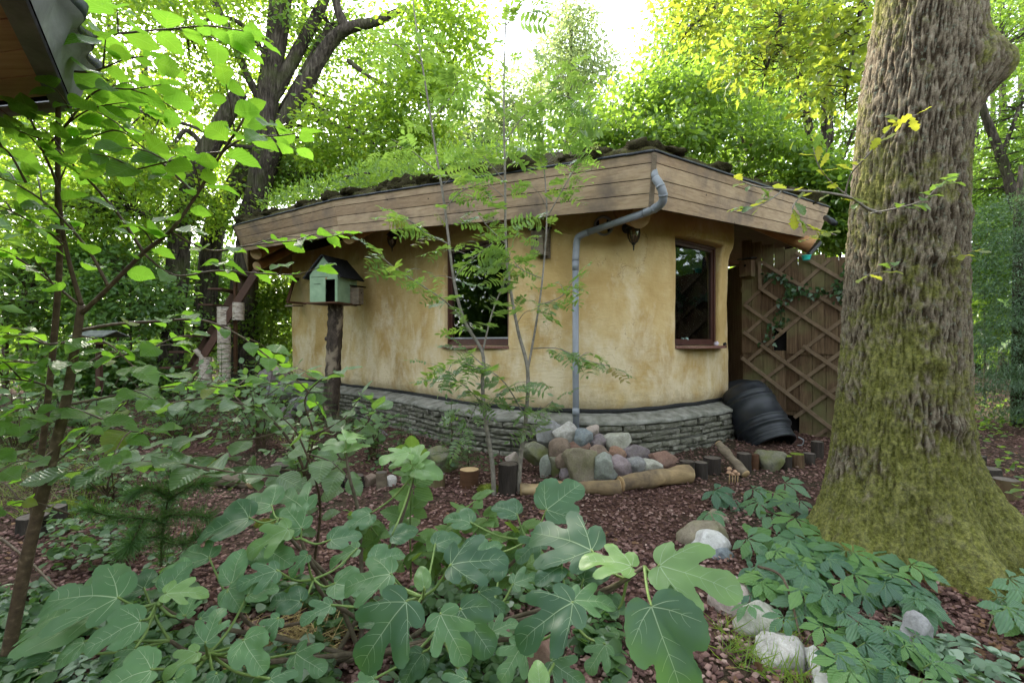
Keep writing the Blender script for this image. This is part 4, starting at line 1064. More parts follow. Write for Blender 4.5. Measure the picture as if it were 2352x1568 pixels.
# ------------------------------------------------------------------ fence, trellis and composter beside the house
FA, FB = Vector((4.02, 8.38, 0)), Vector((5.25, 7.2, 0))
fd = (FB - FA).normalized(); fn = Vector((fd.y, -fd.x, 0)); 
def on_fence(u, v, out=0.0):
    """point of the fence plane seen at (u, v)"""
    d = P(u, v, 1.0) - Vector((0, 0, EYE)); o = Vector((0, 0, EYE)); t = (FA + fn * out - o).dot(fn) / d.dot(fn); return o + d * t
def fence():
    root = thing('board_fence', 'brown fence of upright boards in two tiers behind the trellis', 'fence', FA)
    rng = random.Random(4); s = -.06; zsplit = 1.30; k = 0
    R = Matrix((fd, -fn, Vector((0, 0, 1)))).transposed()
    hole = [on_fence(1780, 755), on_fence(1808, 809)]
    h0, h1 = (hole[0] - FA).dot(fd), (hole[1] - FA).dot(fd); hz0, hz1 = hole[1].z, hole[0].z
    while s < 2.6:
        w = rng.uniform(.155, .195); a, b = s, s + w - .006
        top = max(2.79, 3.22 - .38 * s) + rng.uniform(-.015, .015)
        def board(x0, x1, za, zb, off):
            m = MB(); m.box((0, 0, 0), ((x1 - x0) / 2, .011, (zb - za) / 2), R); c = FA + fd * (x0 + x1) / 2 + fn * off + Vector((0, 0, (za + zb) / 2)); m.v = [v + c for v in m.v]
            m.build('board', MT['fence'], root)
        o = rng.uniform(-.008, .008)
        if b > h0 and a < h1:
            board(a, b, hz1, top, .012 + o)
            if h0 - a > .03: board(a, h0, zsplit, hz1, .012 + o)
            if b - h1 > .03: board(h1, b, zsplit, hz1, .012 + o)
        else: board(a, b, zsplit - rng.uniform(-.01, .03), top, .012 + o)
        g0, g1 = h0 - .02, h1 + .02
        lo = .38 if (b > g0 and a < g1) else -.05
        board(a + .01, b + .01, lo, zsplit + .05, -.016 + o * .5)
        s += w
    bk = FA + Vector((.28, 3.9, 0)); sd = (bk - FA).normalized(); sn = Vector((-sd.y, sd.x, 0)); R2 = Matrix((sd, sn, Vector((0, 0, 1)))).transposed()  # return and end boards added to shut the passage and darken the recess
    for q in range(22):
        m = MB(); m.box((0, 0, 0), (.0885, .011, 1.45), R2); c = FA + sd * (.09 + .178 * q) + Vector((0.02, 0, 1.42)); m.v = [v + c for v in m.v]; m.build('board', MT['fence'], root)
    m = MB(); m.box((3.9, 12.3, 1.4), (.5, .012, 1.45)); m.build('board', MT['fence'], root)
    m = MB(); q = [FA - fn * .031 + fd * -.05, FA - fn * .031 + fd * 2.6, FA - fn * .036 + fd * 2.6, FA - fn * .036 + fd * -.05]; m.hexa([v + Vector((0, 0, .40)) for v in q] + [v + Vector((0, 0, 2.74)) for v in q]); m.build('light_block_sheet', MT['dark'], root)  # dark sheet added behind the boards to block light
    for z in (.35, 1.22, 2.4):
        m = MB(); m.bar(FA - fn * .06 + fd * -.1 + Vector((0, 0, z)), FA - fn * .06 + fd * 2.6 + Vector((0, 0, z)), .06, .09); m.build('rail', MT['fence'], root)
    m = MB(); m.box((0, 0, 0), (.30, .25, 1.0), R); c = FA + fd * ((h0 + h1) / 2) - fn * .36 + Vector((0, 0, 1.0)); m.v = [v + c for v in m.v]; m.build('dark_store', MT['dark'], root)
    return root
fence()
def trellis():
    root = thing('trellis', 'diamond trellis of thin wooden slats fixed on the board fence', 'trellis', FA + fn * .05)
    Z = lambda x, y: (1531.25 + x * .3712, 490 + y * .3712)
    back = [((490, 560), (812, 258)), ((500, 735), (1010, 285)), ((500, 915), (1140, 380)), ((575, 1050), (1130, 625)), ((740, 1105), (1130, 820)), ((790, 1262), (1120, 1030)), ((872, 1410), (1000, 1330))]
    front = [((800, 240), (1190, 470)), ((585, 300), (1180, 655)), ((572, 458), (1170, 850)), ((480, 563), (725, 740)), ((475, 733), (1120, 1200)), ((465, 893), (1110, 1400)), ((843, 818), (1130, 1015)), ((575, 300), (580, 460))]
    for lst, off in ((back, .045), (front, .075)):
        for a, b in lst:
            A_ = on_fence(*Z(*a), off); B_ = on_fence(*Z(*b), off); m = MB(); m.bar(A_, B_, .048, .026, fn); 
            m.v = m.v
            # flat side against the boards
            m = MB(); d = (B_ - A_).normalized(); sd = d.cross(fn).normalized(); q = []
            for p in (A_, B_):
                for x, y in ((-1, -1), (1, -1), (1, 1), (-1, 1)): q.append(p + sd * .026 * x + fn * .012 * y)
            m.hexa(q); m.build('slat', MT['slat'], root)
    return root
trellis()
pq = on_fence(1722, 618, .02); nest_box(pq, fn + Vector((-.5, -.2, 0)), .20, .28, .16, 'brown bird box with a dark roof hung where the trellis meets the recess', .66, .02, 'fence', 'black_iron')
def ivy():
    rs = np.random.RandomState(4); Z = lambda x, y: (1531.25 + x * .3712, 490 + y * .3712)
    runs = [((1130, 300), (1120, 380), (1060, 470), (950, 490), (870, 490), (760, 430), (690, 400), (600, 380)), ((1080, 420), (1075, 540)), ((760, 440), (770, 500), (700, 560), (710, 640), (680, 700), (660, 720), (630, 780), (580, 800)), ((840, 490), (760, 500)), ((1130, 350), (1100, 450), (1090, 530))]
    pos = []; m = MB()
    for r in runs:
        q = crom([on_fence(*Z(*p), .10) for p in r], 8); m.tube(q, .006, 5)
        for p in q:
            for _ in range(2 if p.z > 2.1 else 1): pos.append(tuple(p + Vector(rs.normal(size=3) * .05) + fn * .03))
    pos = np.array(pos); n = len(pos)
    root = thing('ivy', 'dark green ivy strands climbing across the trellis', 'ivy', FA + fn * .12)
    m.build('vine', MT['bark'], root, True)
    ivl = ([(0, 0, 0), (.32, .02, .04), (.45, .30, .02), (.22, .42, .03), (.2, .7, 0), (0, 1, -.05), (-.2, .7, 0), (-.22, .42, .03), (-.45, .30, .02), (-.32, .02, .04)], [(0, 1, 2, 3, 4, 5), (0, 5, 6, 7, 8, 9)])
    ax = rs.normal(size=(n, 3)) * .5; ax[:, 2] -= .6; nr = np.array(fn)[None, :] + rs.normal(size=(n, 3)) * .35
    o = bpy.data.objects.new('leaves', leaf_cloud_mesh('leaves', ivl, pos, ax, nr, .045 + .04 * rs.rand(n), MT['ivy_leaf'])); finish(o, root); o['kind'] = 'stuff'
ivy()
def composter():
    top = P(1706, 900, 7.55); bot = P(1760, 1000, 7.1); ax = (bot - top).normalized(); L = (bot - top).length
    root = thing('compost_bin', 'black ribbed plastic compost bin lying tipped against the trellis', 'compost bin', (bot.x, bot.y, 0))
    prof = [(.001, -.03), (.22, -.03), (.32, -.01), (.355, .05), (.365, .12), (.378, .125), (.378, .145), (.367, .15), (.371, .20), (.384, .205), (.384, .225), (.373, .23), (.382, .46), (.395, .465), (.395, .485), (.383, .49), (.385, .55), (.398, .555), (.398, .575), (.380, .585),
            (.340, .62), (.350, .63), (.350, .66), (.338, .665), (.348, .68), (.348, .70), (.336, .705), (.352, .72), (.352, .76), (.325, .765), (.320, .60)]
    m = MB(); m.lathe(top, [(r * .98, h * L / .62) for r, h in prof], ax, 44); m.build('body', MT['black_plastic'], root, True)
    m = MB(); m.lathe(top, [(.001, .60 * L / .62), (.315, .60 * L / .62)], ax, 40); m.build('mouth', MT['dark'], root)
    e = top + ax * (.72 * L / .62); sd = ax.cross(Vector((0, 1, 0))).normalized(); hp = e - sd * .34 if (e - sd).x > e.x else e + sd * .34
    m = MB(); q = [hp + Vector((.0, -.12, .04)), hp + Vector((.06, -.14, -.0)), hp + Vector((.055, -.12, -.07)), hp + Vector((0, -.1, -.08))]; m.tube(crom(q, 5), .008, 7); m.build('handle', MT['metal_grey'], root, True)
    lid = thing('plastic_cover', 'round black plastic cover leaning behind the tipped compost bin', 'cover', P(1690, 930, 7.9))
    c = P(1694, 893, 7.85); m = MB(); m.lathe(c, [(.001, .05), (.16, .045), (.26, .02), (.30, .015), (.315, 0), (.315, -.03), (.30, -.03), (.29, -.005), (.001, .0)], Vector((-.35, -.25, .9)), 36); m.build('disc', MT['black_plastic'], lid, True)
    m = MB(); m.lathe(c, [(.30, -.055), (.30, -.04)], Vector((-.35, -.25, .9)), 36); m.build('rim', MT['black_plastic'], lid, True)
composter()
def eave_bits():
    m = MB(); a = P(1897, 500, 7.9); b = P(1917, 513, 7.55); m.tube([a, b], .045, 16); tag(m.build('spout', MT['black_plastic'], None, True), 'short black pipe spout at the low end of the fascia by the oak', 'spout')
    m = MB(); m.lathe(P(1852, 588, 7.6), [(.05, -.06), (.066, .0), (.072, .01), (.066, .012), (.05, -.05)], (0, 0, 1), 20); tag(m.build('bucket', MT['teal_plastic'], None, True), 'small teal bucket hooked under the eave end by the fence', 'bucket')
    m = MB(); m.bar(P(1884, 556, 7.75), P(1858, 584, 7.7), .05, .05); m.bar(P(1876, 560, 7.8), P(1858, 584, 7.75), .04, .04)
    tag(m.build('gutter_strap', MT['black_iron'], None), 'black strap holding the teal bucket to the eave', 'strap')
eave_bits()
# ------------------------------------------------------------------ logs and stones edging the beds
WZ = lambda x, y: (1163.75 + x * .2344, 949.4 + y * .2344)
def lying_log(a, b, r0, r1, label, mat, seed, bend=0.0, group='logs edging the bed', endm='log_end'):
    a = Vector(a); b = Vector(b); d = (b - a).normalized(); root = thing('log', label, 'log', (a + b) / 2 - Vector((0, 0, max(r0, r1))), group)
    pts = [a.lerp(b, t) + Vector((0, 0, bend * math.sin(math.pi * t) + .006 * math.sin(t * 17 + seed))) for t in np.linspace(0, 1, 14)]
    m = MB(); m.tube(pts, [r0 + (r1 - r0) * t + .006 * math.sin(t * 11 + seed * 2) for t in np.linspace(0, 1, 14)], 22, False, .09, seed)
    m.build('bark', MT[mat], root, True)
    for p, dd, r in ((a, -d, r0), (b, d, r1)):
        m = MB(); m.lathe(p, [(.0005, .008), (r * .5, .006), (r * .93, .002), (r * 1.0, -.006)], dd, 22); m.build('cut_end', MT[endm], root, True)
    return root
def gp(u, v): Y = G(v); p = P(u, v, Y); return p
def log_on_ground(ua, va, ub, vb, ra, rb, *args, **kw):
    a = gp(ua, va); b = gp(ub, vb); a.z = gz(a.x, a.y) + ra * .9; b.z = gz(b.x, b.y) + rb * .9; return lying_log(a, b, ra, rb, *args, **kw)
log_on_ground(1196, 1138, 1424, 1136, .062, .068, 'dark-stained yellow log lying below the stone pile by the rowan stems', 'log_yellow', 2)
log_on_ground(1424, 1131, 1581, 1108, .078, .092, 'pale peeled log lying below the stone pile next to the dark posts', 'log_yellow', 5, .01)
log_on_ground(494, 1110, 580, 1118, .10, .085, 'thick grey log lying on the mulch beside a black stump', 'old_wood', 9)
log_on_ground(1640, 985, 1760, 985, .05, .05, 'thin dark branch piece lying beside the barrel', 'log_dark', 12)
a = P(1650, 1018, 5.75); b = P(1713, 1089, 5.35); lying_log(a, b, .045, .05, 'greenish splintered log leaning against the bed edge before the compost bin', 'old_wood', 15)
def post(u, vt, vb, w, label, seed, top='log_cut', mat='log_dark', lean=0.0, name='log_post', group='short log posts set as edging'):
    Y = G(vb); p = P(u, vb, Y); r = w / 2 * Y / FOC; h = (vb - vt) * Y / FOC; g = gz(p.x, p.y)
    root = thing(name, label, 'log post', (p.x, Y + r, g), group)
    pts = [Vector((p.x + lean * t, Y + r, g - .05 + (h + .05) * t)) for t in np.linspace(0, 1, 6)]
    m = MB(); m.tube(pts, [r * (1 + .03 * math.sin(seed + 3 * t)) for t in np.linspace(0, 1, 6)], 18, False, .16, seed); m.build('bark', MT[mat], root, True)
    m = MB(); m.lathe(pts[-1], [(.0005, .004), (r * .55, .003), (r * .97, -.002)], Vector((lean, 0, 1)), 18); m.build('cut_top', MT[top], root, True)
for i, (u, vt, vb, w, lab, top, mat) in enumerate([
    (1584, 1064, 1108, 34, 'black log post first in the row right of the pale peeled log', 'log_cut', 'log_dark'),
    (1616, 1066, 1103, 30, 'black log post second in the row right of the pale peeled log', 'log_cut', 'log_dark'),
    (1644, 1056, 1094, 38, 'stout dark log post just left of the leaning splintered log', 'log_cut', 'log_dark'),
    (1716, 1044, 1086, 32, 'dark log post just right of the leaning splintered log', 'log_cut', 'log_dark'),
    (1738, 1044, 1078, 20, 'narrow reddish split post beside the mossy boulder', 'soffit', 'soffit'),
    (1811, 1046, 1077, 30, 'dark log post right of the mossy boulder', 'moss', 'log_dark'),
    (1839, 1042, 1073, 30, 'brown moss-topped log post second right of the mossy boulder', 'moss', 'fence'),
    (1866, 1042, 1067, 26, 'dark log post next to the foot of the big oak', 'log_cut', 'log_dark'),
    (1885, 1016, 1055, 26, 'tall dark stump squeezed between fence and big oak', 'log_cut', 'log_dark'),
    (1167, 1070, 1140, 46, 'tall weathered stump between the two rowan stems', 'log_cut', 'log_dark'),
    (637, 1072, 1116, 54, 'thick black stump beside the grey lying log', 'log_cut', 'log_dark'),
    (808, 1096, 1126, 42, 'low wide brown log post left of the round brown rock', 'log_cut', 'log_dark'),
    (873, 1088, 1126, 26, 'slim grey log post right of the round brown rock', 'log_cut', 'old_wood'),
    (1076, 1082, 1122, 46, 'moss-ringed brown log post left of the weathered stump', 'log_end', 'soffit'),
    (765, 1092, 1124, 36, 'dark log post at the end of the edging near the black stump', 'log_cut', 'log_dark'),
    (92, 1172, 1210, 56, 'flat black log post with pale top behind the sapling trunk', 'log_cut', 'log_dark'),
    (46, 1196, 1238, 60, 'broad black log post at the lower edge behind the sapling', 'log_cut', 'log_dark'),
    (1000, 1092, 1120, 40, 'low reddish log post in the middle of the edging', 'log_cut', 'fence'),
    (2292, 1078, 1120, 54, 'dark log post half hidden right of the big oak', 'log_cut', 'log_dark'),
    (2336, 1104, 1148, 50, 'brown split post at the right edge of the picture', 'log_cut', 'fence'),
    (2258, 1046, 1082, 40, 'low dark log post close behind the root of the big oak', 'log_cut', 'log_dark')]):
    post(u, vt, vb, w, lab, i * 1.7 + 1, top, mat)
def stump_bits():
    for u, v, w, lab in ((150, 1160, 60, 'bright green moss cushion behind the sapling trunk'), (610, 1190, 34, 'small yellow-green moss cushion on the mulch by the fig leaves'), (470, 1056, 46, 'mossy clod beside the grey lying log'), (1122, 1118, 40, 'green moss cushion by the weathered stump')):
        Y = G(v + 12); p = P(u, v + 8, Y); r = w / 2 * Y / FOC
        root = thing('moss_cushion', lab, 'moss', (p.x, p.y, gz(p.x, p.y)), 'moss cushions')
        me = rock_mesh('body', (r * 1.3, r * .8, r * .6), int(u), MT['moss'], 4, rough=.3, cuts=2); o = bpy.data.objects.new('body', me); o.location = (p.x, p.y, gz(p.x, p.y) + r * .25); finish(o, root)
        rs = np.random.RandomState(int(u)); n = 1500; d = rs.normal(size=(n, 3)); d[:, 2] = np.abs(d[:, 2]); d /= np.linalg.norm(d, axis=1, keepdims=True)
        pos = np.array([p.x, p.y, gz(p.x, p.y) + r * .25]) + d * np.array([r * 1.25, r * .78, r * .58]); ax = d + rs.normal(size=(n, 3)) * .5
        o = bpy.data.objects.new('tufts', leaf_cloud_mesh('tufts', NEEDLE, pos, ax, rs.normal(size=(n, 3)), .016 + .014 * rs.rand(n), MT['moss_tuft'])); finish(o, root); o['kind'] = 'stuff'
stump_bits()
# the pile of field stones round the foot of the downpipe
SC = {'grey': ((.15, .145, .14), (.30, .29, .28)), 'pale': ((.27, .245, .21), (.47, .44, .39)), 'blue': ((.10, .12, .13), (.24, .27, .28)), 'pink': ((.27, .20, .165), (.45, .36, .30)),
      'mauve': ((.13, .10, .105), (.26, .205, .21)), 'cream': ((.24, .23, .17), (.43, .41, .33)), 'brown': ((.13, .085, .058), (.26, .175, .12)), 'red': ((.17, .085, .058), (.30, .16, .11)),
      'tan': ((.15, .12, .075), (.28, .225, .145)), 'orange': ((.20, .10, .055), (.34, .185, .11)), 'moss': ((.11, .105, .065), (.24, .225, .15)), 'green': ((.16, .175, .14), (.31, .325, .275)), 'purple': ((.17, .12, .125), (.31, .235, .24)), 'white': ((.38, .36, .32), (.58, .56, .52))}
for _k, _v in SC.items():
    SC[_k] = tuple(tuple(sum(c) / 3 * .22 + x * .78 for x in c) for c in _v)
def sm(c): return stone_mat(c, *SC[c], .75 if c in ('moss',) else (.35 if c == 'tan' else 0))
PILE = [  # x, y, w, h in the close-up of the pile, depth, colour, label, tilt
    (430, 205, 200, 190, 5.78, 'grey', 'grey slab leaning at the upper left of the stone pile', -.5),
    (570, 210, 185, 200, 5.70, 'pale', 'pale knobbly stone left of the downpipe foot', .1),
    (755, 238, 165, 150, 5.62, 'blue', 'blue-grey veined stone right of the downpipe foot', .3),
    (838, 180, 112, 125, 5.80, 'pink', 'pinkish white stone behind the blue-grey one', .4),
    (892, 282, 122, 120, 5.62, 'mauve', 'small purple-grey stone beside the blue-grey one', .2),
    (1066, 285, 225, 175, 5.66, 'cream', 'large greenish cream boulder at the top right of the pile', -.3),
    (1265, 390, 225, 172, 5.60, 'mauve', 'broad mauve-brown boulder against the slate plinth', .3),
    (515, 357, 162, 165, 5.55, 'brown', 'round red-brown stone under the pale knobbly one', .5),
    (702, 332, 208, 90, 5.58, 'red', 'flat reddish stone lying in front of the downpipe', .05),
    (906, 417, 182, 152, 5.48, 'brown', 'tan faceted stone in the middle of the pile', .2),
    (1075, 404, 165, 112, 5.50, 'orange', 'orange rounded stone in the middle of the pile', .0),
    (300, 392, 265, 165, 5.60, 'moss', 'wide mossy boulder at the left end of the pile', .15),
    (382, 540, 92, 215, 5.42, 'green', 'narrow greenish stone standing upright at the left of the pile', .1),
    (478, 535, 120, 180, 5.45, 'moss', 'mossy wedge stone next to the upright greenish one', -.2),
    (538, 490, 122, 130, 5.40, 'brown', 'dark brown stone tucked left of the big flat one', .3),
    (722, 505, 275, 285, 5.28, 'tan', 'big flat tan stone standing at the front of the pile', .05),
    (962, 542, 200, 225, 5.20, 'green', 'pointed pale grey-green stone at the front of the pile', -.05),
    (1125, 527, 182, 190, 5.18, 'purple', 'smooth purple cobble at the front of the pile', .35),
    (1234, 507, 160, 172, 5.24, 'grey', 'smooth grey cobble right of the purple one', .5),
    (1398, 515, 188, 132, 5.26, 'cream', 'cream rounded stone at the front right of the pile', .1),
    (1530, 470, 220, 165, 5.45, 'red', 'red-brown boulder at the right end of the pile', .4),
    (588, 600, 140, 100, 5.32, 'mauve', 'low grey-brown stone under the big flat tan one', .1),
    (60, 450, 110, 120, 5.65, 'pink', 'pinkish stone left of the mossy boulder', .1)]
for i, (x, y, w, h, Y, c, lab, tilt) in enumerate(PILE):
    u, v = WZ(x, y); k_ = .2344 * Y / FOC / 2 * 1.5
    rock('stone', P(u, v, Y), (w * k_, min(w, h) * k_ * .85, h * k_), i + 3, sm(c), lab, 'stone', 'stone pile', (0, tilt, 0), 4)
RZ = lambda x, y: (1568 + x * .3359, 1041 + y * .3359)
ROW = [(150, 555, 255, 190, 'tan', 'round brown boulder at the head of the stone row by the mulch'), (185, 640, 215, 150, 'white', 'white speckled stone in front of the round brown boulder'),
       (275, 700, 150, 95, 'blue', 'flat blue-grey stone next to the white speckled one'), (310, 995, 240, 245, 'pink', 'pinkish grey boulder under the tip of a fig leaf'),
       (515, 1190, 335, 200, 'cream', 'pale flat boulder with greenish lichen in the stone row'), (640, 1378, 385, 240, 'pale', 'big grey-white boulder near the bottom of the stone row'),
       (960, 1540, 440, 190, 'white', 'whitest boulder at the very bottom of the stone row'), (1590, 1300, 155, 290, 'grey', 'grey upright stone among the creeper leaves'),
       (230, 450, 150, 90, 'tan', 'low mossy stone half buried under the first creeper leaves')]
for i, (x, y, w, h, c, lab) in enumerate(ROW):
    u, v = RZ(x, y); vb = v + h * .3359 * .42; Y = G(vb) + .02; k_ = .3359 * Y / FOC / 2 * 1.52
    rock('boulder', P(u, v, Y + .06), (w * k_, min(w, h) * k_, h * k_ * 1.02), i + 51, sm(c), lab, 'stone', 'stones edging the path', (.1, .06 * (i % 3 - 1), .2 * i), 4)
for i, (u, v, w, h, c, lab, Y) in enumerate([(1238, 1500, 62, 95, 'red', 'rusty brown upright rock under the big fig leaves', 2.15), (849, 1106, 30, 30, 'brown', 'round brown rock between two log posts', 5.1), (898, 1110, 34, 28, 'pale', 'white stone in the log edging', 5.1),
        (935, 1104, 44, 24, 'tan', 'flat brownish slab in the log edging', 5.2), (1771, 1056, 56, 46, 'moss', 'mossy boulder set between the log posts by the fence', 5.75), (1012, 1058, 60, 52, 'moss', 'greenish rock at the foot of the plinth behind the log posts', 5.6),
        (742, 1006, 40, 40, 'brown', 'brown stone at the foot of the birdhouse post', 8.2), (775, 1000, 34, 34, 'grey', 'grey stone right of the birdhouse post foot', 8.25), (802, 1004, 36, 32, 'mauve', 'mauve stone beside the grey one near the birdhouse post', 8.1), (850, 1000, 120, 18, 'grey', 'long flat stone slab in front of the plinth near the birdhouse', 8.0),
        (612, 872, 40, 36, 'mauve', 'dark boulder at the far left corner of the house', 10.8), (648, 850, 34, 30, 'pink', 'rusty boulder touching the left wall edge', 11.2), (640, 900, 50, 34, 'grey', 'grey boulder below the left wall edge', 10.2), (690, 925, 60, 34, 'grey', 'broad grey boulder before the left plinth end', 9.6), (655, 955, 44, 30, 'mauve', 'low mauve boulder left of the birdhouse post', 9.2)]):
    r = w / 2 * Y / FOC; hh = h / 2 * Y / FOC; rock('rock', P(u, v, Y), (r * 1.35, r, hh * 1.35), i + 90, sm(c), lab, 'stone', None, (0, 0, i * .6), 4)
def mushrooms():
    for i, (x, y, h) in enumerate(((320, 105, 60), (358, 125, 52), (340, 140, 45), (375, 140, 50), (318, 130, 50))):
        u, v = RZ(x, y); Y = 5.15; p = P(u, v, Y); g = gz(p.x, p.y); root = thing('mushroom', ('brown mushroom, ' + ('tallest', 'farthest right of the back pair', 'lowest', 'rightmost', 'leftmost of the front ones')[i] + ' in the cluster by the dark posts'), 'mushroom', (p.x, Y, g), 'mushroom cluster')
        m = MB(); m.tube([(p.x, Y, g), (p.x + .004, Y, p.z)], .006, 8); m.build('stem', MT['log_end'], root, True)
        m = MB(); m.lathe(p, [(.026, -.008), (.027, .0), (.02, .014), (.001, .022)], (0, 0, 1), 14); m.build('cap', MT['mushroom'], root, True)
mushrooms()
# ------------------------------------------------------------------ stair, birch tubes, feeder and shelter left of the house
def left_garden():
    Y = 12.3
    st = thing('garden_stair', 'dark red open wooden stair rising against the trees left of the house', 'stair', (P(430, 870, Y).x, Y, .1))
    L0, L1 = P(424, 866, 12.6), P(566, 628, 12.6); R0, R1 = P(436, 868, 11.7), P(590, 622, 11.7)
    for a, b in ((L0, L1), (R0, R1)):
        m = MB(); m.bar(a, b, .06, .17); m.build('stringer', MT['rust_wood'], st)
    for k in range(7):
        t = (k + .6) / 7; m = MB(); a = L0.lerp(L1, t) + Vector((-.22, 0, .05)); b = R0.lerp(R1, t) + Vector((-.22, 0, .05)); 
        c = (a + b) / 2; m.box(c, (.17, (a - b).length / 2 + .03, .02)); m.build('tread', MT['rust_wood'], st)
    m = MB(); m.bar(P(541, 632, 12.0), P(541, 860, 12.0), .10, .05); tag(m.build('board_post', MT['soffit'], None), 'reddish upright board carrying the birch tubes', 'board')
    for u0, u1, v0, v1, lab in ((500, 527, 705, 746, 'upper birch log hung on the reddish board'), (535, 560, 695, 735, 'birch log hung right of the reddish board'), (501, 529, 750, 788, 'middle birch log hung below the upper one'), (501, 529, 790, 829, 'lower birch log in the hanging column'), (505, 529, 831, 872, 'lowest birch log standing behind the seedlings'), (459, 485, 820, 880, 'birch stump with a sloping stick in its top')):
        Y = 11.75; a = P((u0 + u1) / 2, v0, Y); b = P((u0 + u1) / 2, v1, Y); r = (u1 - u0) / 2 * Y / FOC
        root = thing('birch_log', lab, 'birch log', b, 'pale birch logs beside the stair')
        m = MB(); m.tube([b, b.lerp(a, .33), b.lerp(a, .66), a], [r, r * .98, r, r * .99], 20, False, .05, u0); m.build('bark', MT['birch'], root, True)
        m = MB(); m.lathe(a, [(.0005, .002), (r * .98, 0)], (0, 0, 1), 20); m.build('cut_top', MT['log_end'], root, True)
        m = MB(); m.lathe(b, [(.0005, -.002), (r * .98, 0)], (0, 0, 1), 20); m.build('cut_bottom', MT['log_cut'], root, True)
    m = MB(); m.tube([P(449, 803, 11.7), P(466, 822, 11.7)], .06, 10); tag(m.build('stick', MT['birch'], None, True), 'short pale stick sticking out of the birch stump', 'stick')
    # bird table
    f = thing('bird_table', 'red-brown bird table with a flat grey shingle roof among the shrubs', 'bird table', (P(228, 870, 10.5).x, 10.5, .1)); Y = 10.5
    m = MB(); m.bar(P(228, 900, Y), P(228, 790, Y), .09, .09); m.build('post', MT['rust_wood'], f)
    m = MB(); c = P(228, 788, Y); m.box(c, (.30, .28, .02)); m.build('tray', MT['rust_wood'], f)
    for sx in (-1, 1):
        for sy in (-1, 1):
            m = MB(); m.bar(c + Vector((sx * .24, sy * .2, .02)), c + Vector((sx * .24, sy * .2, .13)), .03, .03); m.build('corner_post', MT['rust_wood'], f)
    a = P(230, 774, Y)
    for sy in (-1, 1):
        m = MB(); q = []
        for x in (-.36, .36): q += [a + Vector((x, 0, .12)), a + Vector((x, sy * .36, .0)), a + Vector((x, sy * .36, .025)), a + Vector((x, 0, .145))]
        m.hexa(q); m.build('roof_half', MT['roof_slab'], f)
    s = thing('shelter', 'red-brown timber shelter with a flat roof half hidden behind the sapling', 'shelter', (P(40, 860, 11.9).x, 11.9, 0)); Y = 11.9
    for u, yy in ((82, 11.9), (12, 11.9), (70, 12.9), (-20, 12.9)):
        p = P(u, 800, yy); m = MB(); m.bar((p.x, yy, -.05), (p.x, yy, 2.35), .09, .09); m.build('post', MT['rust_wood'], s)
    p = P(20, 703, Y); 
    m = MB(); m.bar((p.x - .9, Y, 2.38), (p.x + .65, Y, 2.38), .09, .12); m.build('beam', MT['rust_wood'], s)
    m = MB(); m.box((p.x - .15, Y + .5, 2.48), (1.0, .85, .03)); m.build('roof', MT['roof_slab'], s)
left_garden()
